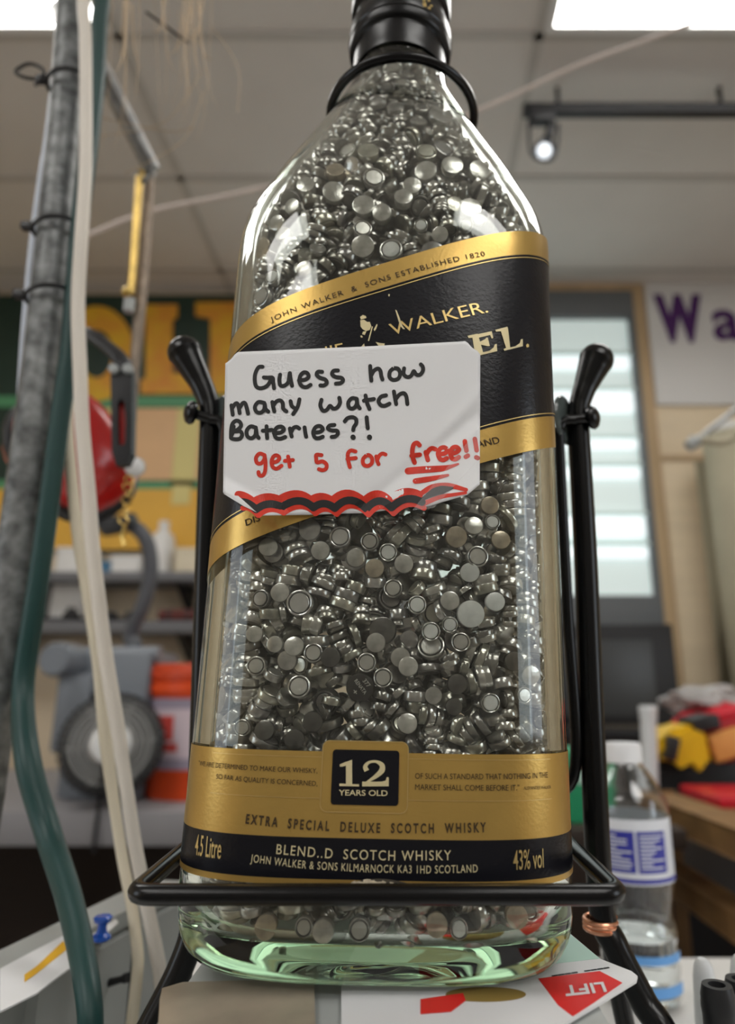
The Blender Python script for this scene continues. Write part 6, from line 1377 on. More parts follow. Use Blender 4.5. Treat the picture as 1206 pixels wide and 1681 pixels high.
(454,-334,707,232,-257,4),(260,-336,740,166,-138,0),(-40,-340,827,79,45,0),(262,-305,754,167,-140,5),(-88,-349,799,79,45,4),(-618,-66,810,157,-311,3),
(-575,-245,795,165,314,7),(-354,-334,766,150,178,6),(12,380,171,157,-164,5),(326,-375,765,282,88,3),(26,-345,842,267,23,3),(19,-336,808,47,-291,1),
(199,-355,824,260,-117,7),(-526,-343,910,19,98,6),(-529,-333,932,302,-264,6),(-527,-334,962,15,21,6),(-394,-398,855,255,256,0),
(164,-366,756,228,250,2),(497,-284,707,221,268,0),(303,-387,762,227,293,4),(471,-276,776,235,-235,2),(-345,-359,775,165,-4,0),(-374,-367,786,168,6,0),
(-595,-124,788,48,117,2),(587,272,297,139,-278,0),(456,-301,767,79,79,2),(-186,-391,830,123,47,6),(200,-412,755,53,-213,6),(136,-308,764,167,-154,2),
(326,351,159,157,131,0),(-105,-390,863,84,-296,4),(-58,-422,801,13,-223,0),(-71,-423,826,15,-295,0),(199,-394,812,179,34,2),(616,-166,678,163,-9,0),
(588,-223,708,39,125,1),(-396,-307,853,21,175,3),(-469,-248,835,188,-70,0),(621,-105,625,157,311,4),(174,-429,699,306,-115,6),
(188,-428,721,306,-186,6),(180,-423,739,309,-109,6),(86,-319,817,155,168,0),(-484,-327,857,161,31,1),(-457,-330,859,154,13,1),
(-470,-294,855,115,-212,1),(444,-370,829,285,-154,0),(-58,-343,807,235,-269,2),(528,-175,737,220,-254,4),(612,-193,741,165,-14,0),
(-610,-213,777,157,-293,2),(-512,-281,860,198,306,2),(-539,-269,847,132,-11,2),(-428,-345,868,171,-7,2),(-464,-346,872,151,301,2),
(-486,-337,875,174,-24,2),(549,-287,709,9,-122,5),(552,-281,764,9,131,5),(354,-379,858,31,23,1),(3,-421,848,20,46,0),(202,-342,917,32,-27,1),
(532,-249,818,40,-65,7),(540,-251,855,41,-96,7),(550,-260,881,276,242,7),(-465,-332,1021,28,-250,5),(-577,-204,987,72,-264,5),
(-588,-247,913,150,-12,0),(469,-323,853,180,304,4),(-322,-302,877,146,140,0),(596,68,592,165,-154,3),(346,-293,836,167,-140,0),(384,-372,870,30,23,1),
(83,402,165,203,-281,2),(410,-302,882,13,-294,2),(-307,-338,918,143,138,2),(161,-369,879,153,33,0),(-388,-306,912,136,-148,2),
(-516,-298,940,151,-300,5),(-335,356,171,157,-140,5),(64,-398,897,72,-312,0),(81,-318,886,148,160,1),(-622,-73,897,157,3,4),(314,-324,855,100,-252,1),
(-161,-381,934,75,-292,0),(598,142,434,91,133,0),(327,-316,797,245,-223,0),(578,-238,806,227,-305,4),(555,-245,792,221,-286,4),
(535,-246,782,230,-294,4),(-366,-325,965,43,47,0),(563,-224,734,291,-121,6),(564,-216,767,14,195,6),(624,15,609,158,-313,0),(494,-276,793,235,-236,6),
(-432,-344,931,38,-267,0),(-429,-346,953,38,-258,0),(594,99,491,230,-101,2),(49,-353,959,121,-145,5),(-14,-376,895,196,-186,5),(-480,-364,968,36,89,0),
(-479,-357,995,43,111,0),(-587,-151,836,301,64,2),(-592,-166,852,285,-2,2),(-581,-133,959,121,-241,4),(105,-362,869,258,-179,0),
(354,-357,920,104,286,5),(-559,-265,921,165,302,3),(-460,-318,956,169,266,5),(170,-318,868,148,160,4),(-49,-340,958,177,-174,3),
(-575,-244,867,8,299,2),(-615,-182,901,159,-300,2),(277,-343,906,280,-172,3),(-259,-337,884,71,-270,0),(602,-10,646,99,-278,2),
(-287,-318,933,143,145,1),(593,77,540,303,79,2),(325,-382,819,198,-5,0),(588,-15,751,64,118,4),(599,-193,822,157,25,0),(578,-206,810,148,-290,0),
(533,-333,878,306,86,0),(527,-338,889,302,5,0),(533,-272,890,59,35,5),(551,-268,916,259,-268,5),(-586,-247,1109,126,-230,0),(-549,-236,1074,291,312,0),
(-488,-230,1016,168,-232,4),(252,-352,983,261,21,3),(-584,-173,1096,249,308,4),(329,-351,1024,61,249,4),(394,-370,1001,125,306,7),
(378,-369,1003,194,-5,7),(323,-358,1045,122,302,7),(-123,-347,990,102,136,2),(608,196,367,154,-297,5),(598,-127,699,43,299,6),
(-207,-377,1000,29,-104,0),(-199,-385,1022,39,-108,0),(594,33,755,250,-197,3),(-361,-335,1036,215,-310,0),(-456,-349,1198,288,-309,3),
(590,-134,736,273,-201,0),(-481,-293,1159,225,-184,3),(616,-161,861,159,304,4),(-120,-424,1037,52,-312,0),(343,-333,991,61,252,0),
(546,-182,874,281,295,4),(-606,-227,1030,155,-289,2),(178,-376,1027,169,300,0),(106,-395,972,139,-13,0),(369,-393,958,183,-312,4),
(-138,-317,860,167,-160,0),(396,-308,928,169,-245,0),(-112,-337,1060,167,-160,4),(-58,-357,1031,189,-109,0),(595,-95,752,236,154,2),
(589,1,703,39,107,4),(209,-359,938,282,288,0),(123,-374,1020,264,-212,3),(291,-312,951,167,-140,1),(-416,-333,1064,215,-308,4),
(-531,-266,1032,36,-184,5),(-542,-271,1068,283,92,5),(592,-141,774,296,-50,3),(585,-132,806,294,-34,3),(-488,-283,1098,230,-178,4),
(-614,-150,1050,156,8,3),(-5,-359,1026,182,-294,0),(480,-246,879,47,-257,0),(48,-339,1056,148,160,4),(618,-23,826,158,-1,5),(129,-327,962,167,-155,0),
(183,-330,1002,154,155,1),(-250,-354,1023,77,1,0),(-139,-388,1054,43,298,2),(-154,-386,1116,40,296,2),(-169,-341,1118,148,155,0),
(241,-420,1000,48,-299,0),(244,-422,1018,265,5,0),(222,-380,1030,206,291,3),(-309,-348,1054,222,-101,2),(622,-77,706,157,311,0),
(-591,-162,1141,249,308,3),(296,-374,949,291,169,2),(-598,-86,1042,165,-254,4),(461,-290,934,17,86,4),(450,-277,909,17,86,1),
(-505,-329,1077,291,283,2),(-505,-331,1102,16,-7,2),(-501,-332,1115,21,-32,2),(583,-174,1041,197,286,2),(560,-177,1028,131,-55,2),
(-383,-354,1205,213,-309,3),(-72,-415,1170,45,199,0),(557,-245,991,277,-191,0),(441,-308,1043,42,99,2),(112,-371,1192,265,-312,0),
(426,-281,985,157,196,0),(-470,-366,1229,300,179,0),(-476,-366,1256,302,192,0),(399,-348,1014,146,-275,6),(-40,-352,1202,148,154,0),
(-380,-347,1133,99,6,3),(561,-267,1087,299,-254,5),(309,-382,1077,21,-253,5),(-414,-361,1197,213,-309,0),(582,-72,903,227,-193,5),
(590,-130,908,304,160,2),(591,-127,933,299,147,2),(597,-125,964,303,59,2),(-26,-379,1130,54,153,4),(-237,-342,1129,147,144,0),(596,-72,960,220,-163,2),
(56,-368,1134,19,210,1),(-199,-415,1170,36,109,0),(50,-396,1022,253,-260,0),(308,-344,1042,253,-65,0),(-581,-181,1178,249,308,3),
(-297,-382,1136,292,-306,2),(267,-376,1144,254,69,2),(524,-238,1048,180,249,2),(561,-261,968,277,-192,4),(-321,-326,1139,167,-174,1),
(-621,-128,1214,160,-311,0),(-106,-349,1185,147,154,0),(578,-218,1024,269,-278,6),(594,-212,1057,258,-283,6),(181,-365,1085,78,172,4),
(605,-243,1007,159,-29,1),(172,396,163,314,157,3),(498,-215,1028,146,271,0),(-456,-313,1202,232,201,1),(-351,-407,1164,134,16,1),
(-330,-370,1197,173,-309,3),(-108,-366,1140,242,-159,0),(-360,-366,1257,300,247,4),(-571,-285,1155,112,-288,2),(-544,-277,1132,106,-289,2),
(-529,-270,1130,204,25,2),(-31,-376,1097,54,153,4),(616,-167,976,157,303,4),(-268,-375,1223,84,97,4),(507,-318,1018,67,239,3),(500,-259,973,168,0,0),
(124,-365,1137,112,-1,0),(577,-138,1032,23,277,5),(570,-146,1054,285,-123,5),(550,-198,967,146,-126,4),(-184,-383,1173,24,-17,5),
(-598,-255,1198,156,-281,2),(-598,-74,1135,152,62,5),(-30,-382,1163,260,-160,4),(595,-209,907,194,32,0),(474,-263,977,168,0,0),
(-487,-298,1219,53,-123,7),(-479,-320,1249,275,194,7),(-487,-322,1280,265,188,7),(-477,-339,1309,39,-102,7),(184,-359,1116,236,-142,0),
(-275,-379,1172,70,36,0),(596,2,904,102,123,2),(-164,-422,1127,29,-279,1),(-550,-251,1196,224,-28,0),(-410,-315,1309,157,-198,3),
(-202,-403,1286,280,-296,4),(534,-325,1115,275,-253,0),(-89,-351,1258,157,-160,2),(589,-58,1031,106,137,2),(387,-322,1175,146,198,5),
(-408,-388,1282,31,-70,0),(-513,-348,1295,31,41,0),(-497,-351,1304,32,27,0),(-63,-387,1178,281,-293,6),(-61,-385,1191,24,14,6),(-52,-394,1213,26,25,6),
(410,-327,1114,72,260,2),(-225,-382,1302,135,312,5),(299,-385,1261,61,301,1),(-150,-427,1293,307,-166,0),(-138,-415,1310,11,-38,0),
(571,-193,1135,254,140,5),(-579,-178,1287,157,12,5),(602,46,992,146,-1,2),(581,-225,1237,60,-174,3),(618,-24,972,174,7,0),(-446,-371,1254,24,84,3),
(-446,-370,1291,33,57,3),(-572,-226,1346,22,-98,0),(-386,-332,1391,149,141,5),(-312,-359,1418,270,-50,0),(581,-187,1220,254,140,5),
(528,-295,1248,26,74,4),(-152,-384,1319,283,311,5),(-555,-255,1321,34,237,3),(-568,-244,1356,48,240,3),(275,-343,1216,157,-140,2),
(523,-324,1191,288,-240,3),(600,69,764,64,117,1),(-534,-309,1313,22,155,2),(-538,-297,1333,283,-175,2),(-542,-299,1359,29,144,2),
(460,-312,1150,185,295,0),(604,96,920,164,-29,5),(-282,-342,1280,157,139,0),(-22,-353,1299,157,-159,2),(-266,-384,1357,44,264,1),
(191,-376,1242,269,49,2),(484,-248,1119,168,-82,2),(-28,-379,1295,159,-157,2),(255,398,183,157,53,0),(-195,-390,1229,180,-32,0),
(336,-379,1225,212,252,2),(372,-394,1091,281,57,2),(360,-396,1105,292,65,2),(366,-402,1144,28,-251,2),(567,-181,1099,254,140,5),
(559,-262,1166,61,-174,5),(-160,-347,1217,160,-160,6),(-613,-175,1293,157,12,7),(371,-351,1087,203,-270,4),(-558,-264,1268,72,137,3),
(582,-133,1109,258,-50,4),(580,-120,1139,55,229,4),(600,38,895,101,123,0),(454,-377,1142,306,159,1),(455,-378,1178,300,86,1),(461,-373,1197,2,-116,1),
(-584,-205,1377,124,-280,3),(-451,-350,1361,228,270,0),(-168,-375,1286,31,-3,3),(566,-211,1162,254,140,7),(120,-355,1416,157,160,5),
(564,-202,1343,62,-246,7),(547,-220,1361,54,-253,7),(544,-231,1392,263,69,7),(526,-243,1413,56,-247,7),(514,-335,1319,313,143,0),
(505,-336,1345,6,204,0),(623,-37,1103,157,312,4),(46,-388,1325,40,305,3),(75,-397,1371,270,-313,0),(294,-363,1318,227,-249,0),
(-252,-375,1489,182,96,7),(173,-370,1390,202,3,1),(-513,-283,1506,280,8,4),(-208,-430,1458,294,-250,6),(-199,-426,1484,19,33,6),
(-204,-426,1506,24,79,6),(427,-346,1319,34,120,0),(-541,-271,1470,293,30,1),(38,-401,1468,82,-309,4),(-157,-376,1415,100,-254,2),
(615,27,1162,155,314,2),(525,-286,1407,264,-245,5),(-622,-100,1348,157,3,0),(618,55,1079,155,-314,5),(-587,-194,1430,308,-33,3),
(-594,-272,1479,162,-276,6),(-456,-289,1410,159,-220,0),(-457,-349,1493,279,13,7),(-521,-283,1396,237,233,1),(555,-297,1271,288,-240,0),
(592,-102,1134,274,159,3),(584,-111,1175,281,182,3),(312,-360,1371,265,-134,0),(343,-359,1345,265,-135,2),(501,-248,1294,152,-86,0),
(-500,-250,1433,174,-226,6),(395,-356,1376,260,-274,5),(118,-387,1385,53,-127,4),(498,-279,1332,246,137,0),(-202,-383,1449,214,60,4),
(-477,-333,1454,35,-301,7),(-552,-332,1487,161,-242,2),(-584,-274,1393,195,56,6),(246,-346,1396,157,160,0),(541,-221,1273,72,-250,0),
(22,-376,1410,67,-59,0),(-624,-88,1263,156,5,6),(-332,-406,1448,120,-281,6),(-303,-398,1446,118,-268,6),(-277,-390,1428,121,-286,6),
(-356,-386,1442,286,67,0),(-360,-391,1457,23,-261,0),(597,-48,1160,26,-244,0),(-603,-156,1382,192,-275,0),(579,-55,1204,141,-23,0),
(-578,-197,1498,300,-85,5),(410,-309,1424,157,-116,2),(-578,-197,1467,14,229,4),(496,-353,1319,36,300,2),(482,-355,1339,44,289,2),
(480,-348,1374,36,276,2),(609,-57,1234,135,17,8),(600,-10,1031,166,-15,6),(-598,-108,1430,157,-254,4),(-335,-338,1456,150,-191,0),
(601,-242,1292,166,-30,0),(-174,-383,1435,100,-254,4),(556,-297,1295,288,-239,1),(-331,-402,1482,290,-230,0),(-331,-401,1512,276,-181,0),
(-562,-269,1442,293,28,2),(10,-353,1365,157,155,0),(575,-126,1203,280,89,0),(424,-378,1333,18,-157,2),(425,-382,1349,19,-160,2),
(411,-386,1378,18,-106,2),(580,-66,1105,216,277,1),(177,-405,1451,272,-56,1),(174,-396,1465,270,-55,1),(167,-397,1489,277,-50,1),
(-593,-161,1525,13,219,2),(449,-292,1484,157,-116,0),(586,-138,1459,50,-169,5),(542,-331,1420,121,309,6),(525,-323,1440,195,-11,6),
(595,-75,1330,12,-190,2),(583,-166,1367,306,-232,5),(107,-351,1510,157,-154,4),(-246,-429,1535,165,189,0),(-572,-200,1531,32,148,2),
(-570,-201,1562,295,-192,2),(22,-412,1589,200,5,5),(-21,-408,1617,129,308,5),(-582,-289,1539,148,49,0),(529,-256,1465,162,71,3),
(-1,-403,1497,64,-78,1),(9,-415,1518,65,-93,1),(24,-426,1526,74,-70,1),(-577,-200,1605,69,-110,4),(25,-418,1494,275,-116,2),(12,-404,1513,277,-99,2),
(4,-402,1547,31,217,2),(546,-223,1493,286,-301,7),(545,-221,1509,295,-294,7),(561,-216,1548,21,54,7),(569,-208,1572,300,-246,7),
(300,-373,1511,109,173,0),(-69,-428,1581,269,268,6),(-483,-356,1540,236,202,2),(-304,-395,1490,9,-258,1),(-310,-394,1516,297,43,1),
(-308,-392,1540,306,118,1),(364,-361,1494,134,-297,5),(397,-357,1490,188,7,5),(587,-99,1445,265,146,0),(-508,-340,1615,88,252,3),
(193,-363,1487,232,-192,6),(-363,-346,1504,223,123,0),(160,-385,1424,302,311,2),(158,-388,1444,294,292,2),(163,-385,1473,14,-1,2),
(505,-347,1455,110,-285,0),(-90,-423,1567,269,268,1),(595,-159,1302,219,305,4),(-549,-317,1662,133,67,5),(-18,-378,1480,229,-309,0),
(583,-146,1490,265,146,4),(-370,-424,1567,155,137,4),(600,-249,1498,153,282,0),(189,-404,1557,284,-125,2),(193,-395,1586,281,-119,2),
(197,-391,1619,26,179,2),(602,-34,1308,307,108,0),(623,103,1139,156,313,6),(348,-367,1596,281,-276,3),(183,-348,1541,157,-154,0),
(-370,-370,1591,12,-305,3),(-394,-398,1515,242,245,0),(-553,-267,1549,131,60,3),(-456,-351,1579,24,-56,4),(-435,-350,1599,30,-35,4),
(-442,-355,1639,30,-36,4),(271,-403,1626,14,42,5),(584,-166,1403,306,-231,5),(-223,-410,1625,294,-299,4),(-214,-405,1645,287,-208,4),
(-208,-395,1679,295,-243,4),(31,-374,1539,232,5,0),(618,69,1325,156,-12,0),(-455,-372,1551,236,202,2),(-276,-412,1514,285,-214,2),
(-276,-398,1541,289,-138,2),(-274,-392,1579,281,-188,2),(-508,-348,1525,236,201,1),(-445,-299,1551,157,132,0),(-195,-385,1544,220,-294,5),
(-36,-379,1537,73,2,2),(-344,-358,1558,12,-306,3),(565,-298,1454,161,216,0),(-199,-401,1605,51,-186,8),(-197,-431,1518,295,312,6),
(-192,-431,1545,26,27,6),(-181,-431,1556,22,-36,6),(317,-336,1420,157,-140,2),(-22,-379,1559,73,2,2),(579,-227,1450,292,247,3),
(-536,-301,1586,235,191,4),(126,-424,1508,75,0,0),(476,-292,1444,227,18,6),(128,-398,1542,254,-301,0),(123,-394,1576,254,-301,4),
(-608,-69,1411,170,-252,0),(-272,-365,1570,73,168,0),(-353,-365,1630,302,9,5),(603,-37,1439,232,-160,1),(585,-71,1391,154,-6,5),
(524,-315,1543,31,-121,4),(617,53,1245,156,-9,4),(-290,-402,1594,27,180,3),(-293,-398,1636,284,-136,3),(-141,-377,1567,88,243,2),
(179,-426,1440,272,6,0),(179,-426,1478,37,-284,0),(256,-346,1464,157,-140,0),(241,-376,1535,94,238,3),(425,-339,1528,221,-275,0),
(619,-73,1392,154,-6,4),(-618,-133,1582,163,-311,4),(313,-373,1698,33,-132,4),(-283,-402,1759,39,-121,2),(-280,-400,1776,25,-147,2),
(-285,-410,1804,24,-90,2),(179,-383,1734,298,-9,5),(122,-444,1673,157,158,4),(-201,-371,1704,23,89,0),(-551,-248,1649,295,35,4),
(-555,-237,1679,308,23,4),(-555,-247,1703,10,-253,4),(-458,-401,1673,160,118,1),(-343,-403,1784,223,251,2),(114,-372,1759,309,-151,0),
(-414,-402,1610,292,-139,6),(-407,-400,1628,17,161,6),(-408,-396,1656,14,145,6),(340,-372,1625,21,-230,4),(-362,-404,1670,61,-247,0),
(476,-353,1587,63,142,3),(482,-333,1617,266,-149,3),(-570,-260,1603,41,-33,1),(-568,-267,1617,30,-70,1),(-564,-266,1638,272,256,1),
(-597,-262,1746,156,36,0),(344,-384,1656,21,-231,5),(-333,-354,1661,12,-306,1),(-68,-352,1717,157,-160,0),(-479,-310,1731,42,257,4),
(-493,-301,1755,48,238,4),(-500,-296,1783,266,-90,4),(579,-160,1611,50,103,5),(588,-145,1644,39,121,5),(402,-335,1691,37,-274,0),
(-71,-409,1609,283,290,1),(-452,-355,1821,91,-17,2),(-480,-345,1797,107,-16,2),(-509,-341,1788,109,-19,2),(300,-398,1719,33,-132,4),
(-112,-424,1679,16,313,0),(543,-302,1579,32,-132,3),(47,-399,1651,229,-292,7),(592,-251,1684,146,279,3),(-414,-336,1719,181,-42,2),
(574,-214,1541,294,-109,4),(577,-205,1579,15,132,4),(570,-203,1597,301,-203,4),(417,-311,1635,157,198,5),(580,-242,1624,63,-144,0),
(-293,-361,1688,114,-17,0),(482,-344,1681,32,-147,2),(477,-347,1703,298,244,2),(491,-348,1735,283,218,2),(521,-294,1708,238,1,5),
(611,66,1398,157,284,2),(604,37,1491,157,284,7),(-404,-401,1709,61,-248,6),(-423,-336,1634,12,-196,5),(-425,-346,1669,300,212,5),
(244,-415,1684,151,-9,3),(209,-410,1676,149,-17,3),(-85,-419,1724,223,313,2),(249,-376,1608,67,130,3),(14,-380,1598,106,227,3),
(-155,-423,1651,174,314,0),(-462,-311,1680,282,-294,1),(-489,-351,1702,13,-246,3),(-494,-353,1730,12,-303,3),(-415,-377,1728,266,42,2),
(-430,-370,1750,281,21,2),(-443,-379,1777,39,-295,2),(-220,-418,1712,299,197,0),(-231,-419,1742,23,-190,0),(-146,-410,1722,280,313,4),
(-353,-332,1709,160,-177,2),(-266,-381,1640,271,141,4),(-271,-393,1659,269,101,4),(-260,-402,1679,268,101,4),(87,-386,1698,219,113,5),
(603,-33,1550,79,-287,0),(-243,-375,1733,139,-294,2),(449,-321,1718,229,-274,3),(165,-411,1611,22,208,4),(147,-409,1634,23,-295,4),
(150,-401,1661,17,243,4),(596,-79,1540,186,-160,2),(92,-370,1668,219,113,0),(519,-239,1614,174,-12,0),(37,-401,1701,291,202,2),
(34,-410,1749,272,175,2),(47,-410,1759,282,181,2),(-72,-418,1639,31,-25,3),(-610,-177,1716,159,-302,5),(-385,-386,1769,202,311,4),
(254,-373,1644,67,130,2),(-588,-218,1630,245,204,0),(525,-200,1686,157,-41,4),(600,-138,1567,47,-163,0),(472,-338,1566,20,-227,7),
(541,-301,1643,156,258,3),(-37,-357,1642,157,155,5),(-494,-290,1665,32,21,2),(392,-382,1697,29,-156,3),(-557,-320,1744,135,62,0),
(291,-338,1665,158,174,6),(-305,-399,1729,49,-190,5),(-516,-262,1720,231,262,0),(178,-388,1695,9,-121,0),(-597,-223,1687,162,-10,0),
(-27,-427,1676,300,5,0),(-25,-427,1691,20,-297,0),(-622,-106,1665,157,-311,2),(-382,-400,1693,253,67,0),(-39,-399,1686,93,-202,0),
(63,-401,1717,95,-201,2),(297,-390,1752,281,182,7),(601,-58,1484,8,73,0),(-130,-377,1660,157,-159,0),(-10,-375,1721,222,-299,0),
(594,-135,1534,267,151,3),(-129,-350,1663,157,-160,4),(-616,-93,1509,153,37,0),(580,-201,1692,40,134,3),(584,-182,1729,38,107,3),
(-288,-377,1801,68,-9,5),(-94,-371,1894,159,72,0),(469,-281,1792,157,232,3),(199,-423,1831,67,1,0),(109,-350,1806,157,160,0),(-453,-330,1830,25,30,4),
(-376,-390,1833,14,295,4),(-29,-364,1793,139,-154,3),(342,-385,1826,96,20,3),(-158,-354,1785,157,-160,3),(-425,-351,1862,232,33,4),
(-452,-353,1889,76,-291,4),(-478,-355,1898,81,-300,4),(484,-326,1829,119,-48,0),(82,-384,1861,62,89,0),(-232,-413,1813,27,-10,3),
(-224,-417,1855,25,-59,3),(444,-367,1794,23,210,3),(450,-359,1828,289,-116,3),(-141,-415,1785,130,-233,4),(147,-385,1882,235,-285,4),
(403,-382,1765,36,60,4),(-278,-392,1879,13,212,7),(-284,-384,1908,15,222,7),(-289,-384,1936,18,251,7),(-289,-382,1963,37,200,7),
(-407,-316,1883,157,116,5),(618,-5,1635,156,314,5),(-309,-375,1923,281,-63,5),(380,-389,1830,218,-294,4),(-37,-412,1791,287,-262,5),
(-41,-409,1827,293,-283,5),(214,-407,1783,28,-232,5),(263,-346,1831,157,166,4),(204,-351,1887,160,169,0),(39,-425,1832,254,2,1),(151,-376,1834,65,4,2),
(-103,-379,1764,241,-50,2),(490,-342,1774,56,-274,2),(425,-389,1848,61,-289,0),(-123,-387,1856,213,-261,5),(-607,-137,1795,188,294,2),
(-602,-251,1872,159,32,1),(430,-325,1795,118,-217,0),(-451,-350,1886,166,152,3),(340,-362,1885,280,-77,3),(492,-351,1869,52,-146,2),
(-56,-374,1855,241,-88,0),(41,-352,1813,158,160,0),(-415,-354,1940,27,-119,4),(582,-119,1689,254,131,2),(-166,-399,1914,21,-300,7),
(-245,-383,1858,136,-309,7),(-265,-388,1890,124,-306,7),(-301,-385,1895,191,3,7),(-326,-390,1899,114,311,7),(-442,-327,1794,289,-284,3),
(28,-370,1749,209,-109,0),(-259,-382,1872,63,-279,4),(-269,-378,1887,245,26,4),(-611,-178,1865,157,-301,3),(616,27,1725,157,311,5),
(-183,-407,1760,47,-156,1),(-167,-414,1780,52,-131,1),(-178,-419,1799,41,-137,1),(595,-90,1646,155,-24,3),(-552,-272,1813,120,-140,4),
(608,-60,1735,130,307,3),(558,-301,1831,110,-16,0),(146,-421,1781,141,-29,0),(589,-75,1596,30,-186,0),(-566,-204,1786,286,86,4),
(-569,-215,1815,283,75,4),(-573,-218,1827,28,-175,4),(-16,-423,1754,77,-251,0),(272,-400,1828,290,168,1),(272,-399,1840,19,-97,1),
(-64,-418,1740,92,-1,2),(-178,-404,1813,43,257,4),(-187,-403,1837,42,283,4),(-200,-389,1861,41,285,4),(-67,-406,1837,13,-177,2),
(-66,-413,1858,14,-132,2),(-68,-419,1889,10,-195,2),(54,-412,1813,254,3,4),(353,-327,1783,157,-140,1),(419,-377,1878,253,25,4),
(258,-378,1859,157,-148,5),(89,-403,1799,254,3,3),(-541,-342,1852,168,-235,2),(-392,-375,1851,6,156,1),(-398,-375,1872,8,184,1),
(-402,-371,1904,303,-71,1),(532,-315,1818,110,-16,4),(-209,-375,1762,148,12,2),(-497,-337,1942,12,287,5),(-504,-337,1987,308,-21,5),
(293,-363,1917,294,-205,0),(611,67,1583,157,-29,2),(526,-210,1796,157,-41,5),(-369,-327,1781,157,-175,0),(-622,-99,1740,157,3,0),
(-576,-142,1884,157,-254,7),(269,-434,1854,157,166,5),(-508,-287,1829,192,-304,2),(-538,-285,1820,194,-297,2),(-567,-291,1808,198,-295,2),
(31,-424,1852,254,2,1),(583,-137,1708,41,-275,4),(560,-162,1766,262,54,4),(304,-406,1781,281,182,3),(-381,-422,1895,158,-180,4),
(138,-422,1830,27,-270,0),(123,-425,1854,44,-274,0),(22,-398,1883,249,0,5),(-476,-324,1872,284,-90,1),(-488,-321,1883,280,-76,1),
(-497,-307,1907,266,-82,1),(-545,-297,1889,7,195,3),(-549,-294,1925,296,-198,3),(507,-290,1743,238,1,5),(-317,-388,1989,294,-161,7),
(-308,-383,2017,33,110,7),(-314,-373,2053,25,168,7),(-308,-367,2079,293,-164,7),(21,-380,1955,92,16,2),(-625,-88,1935,157,3,6),(416,-383,1984,22,26,4),
(425,-381,1997,33,30,4),(430,-376,2031,25,3,4),(277,-343,1970,157,-140,2),(-60,-421,2033,239,164,2),(3,-423,1911,49,211,0),(-16,-415,1940,282,-102,0),
(-578,-281,1987,165,-267,5),(464,-306,2044,162,-78,3),(-551,-325,2060,163,-243,3),(82,-385,1976,65,-312,5),(583,-149,1900,208,-205,5),
(-382,-354,2046,112,6,3),(100,-415,1923,241,81,3),(184,-416,1902,233,-298,3),(132,-412,2036,288,-268,5),(141,-403,2067,281,-244,5),
(-77,-421,1929,228,88,0),(-255,-374,1971,304,181,1),(-252,-382,1994,298,192,1),(-245,-384,2026,20,-99,1),(-587,-235,2012,298,251,0),
(-574,-234,2043,307,217,0),(-128,-389,1968,233,101,1),(500,-280,1936,22,-64,4),(-351,-429,1977,157,140,2),(215,-403,1933,199,306,5),
(250,-400,1955,118,-8,5),(-220,-421,2022,73,-77,0),(533,-184,1878,156,-44,2),(486,-350,1942,149,284,5),(609,-199,1844,157,297,3),
(281,-416,1984,107,22,1),(421,-342,1956,303,-272,5),(573,-152,1788,284,-72,0),(554,-145,1820,286,-75,0),(593,-111,1850,248,186,2),
(-374,-362,1980,73,10,4),(414,-388,1905,253,25,2),(212,-384,2017,78,-17,5),(-149,-423,2003,210,111,2),(175,-383,1960,221,-90,5),
(603,-191,1975,170,-3,3),(-128,-380,2047,253,-260,3),(-360,-356,2093,210,305,3),(589,-70,1804,184,-7,5),(-476,-330,2033,301,200,5),
(-480,-332,2065,14,-213,5),(42,-397,1995,36,239,7),(32,-394,2022,37,186,7),(31,-378,2058,24,165,7),(20,-376,2077,287,-74,7),(-439,-349,1975,13,-196,2),
(-440,-349,1996,20,-238,2),(-64,-352,1971,157,-160,4),(-206,-426,1956,105,-204,0),(-7,-399,1897,66,314,1),(345,-366,1991,122,-301,4),
(-538,-276,2038,131,-258,0),(-592,-125,1995,157,-254,5),(381,-391,1934,278,-148,0),(383,-377,1961,34,148,0),(570,-241,1915,112,207,5),
(-89,-432,1925,16,249,6),(-102,-427,1949,294,-89,6),(-102,-428,1977,17,275,6),(569,-275,1975,8,-208,0),(564,-285,2005,308,221,0),
(-19,-393,1923,66,314,3),(399,-314,1874,157,198,0),(157,-416,1951,266,170,0),(152,-425,1981,287,196,0),(-511,-340,2104,239,241,3),
(-417,-384,1959,26,-119,0),(510,-340,2017,28,-229,3),(-223,-384,2048,168,15,0),(-195,-382,2051,160,-303,0),(617,27,1820,157,-1,5),
(297,-387,1992,207,-291,0),(-551,-239,1869,306,-31,1),(-558,-228,1907,9,164,1),(80,-348,1899,157,159,6),(-274,-411,1975,31,-26,0),
(-266,-412,2003,287,293,0),(-184,-348,1962,157,-160,0),(-298,-371,2086,143,-56,8),(-283,-375,2099,173,263,8),(-265,-391,2094,130,-50,8),
(-248,-400,2102,140,-55,8),(-55,-410,2000,75,-150,5),(-608,-195,1950,157,17,5),(-568,-132,1693,161,58,7),(601,-167,1769,302,-242,6),
(604,-154,1786,18,80,6),(606,-152,1807,293,-172,6),(342,-405,1985,281,-169,2),(352,-393,2011,278,-164,2),(345,-379,2030,37,113,2),
(-617,-168,2026,155,11,0),(548,-329,1967,157,-72,3),(-166,-397,1983,210,111,8),(-444,-350,2018,311,-212,5),(-440,-356,2047,308,-86,5),
(-431,-380,2095,70,-166,3),(238,-391,2040,78,-17,3),(510,-255,2001,140,198,2),(-247,-347,2003,157,-160,2),(55,-446,1948,157,-156,0),
(532,-298,1838,269,-178,7),(536,-286,1864,264,-187,7),(544,-262,1898,41,140,7),(548,-257,1912,46,137,7),(317,-395,1897,17,-253,5),
(328,-392,1937,7,-241,5),(-373,-391,2145,263,-65,5),(-386,-379,2170,61,245,5),(327,-387,2074,44,196,7),(328,-379,2105,272,-160,7),
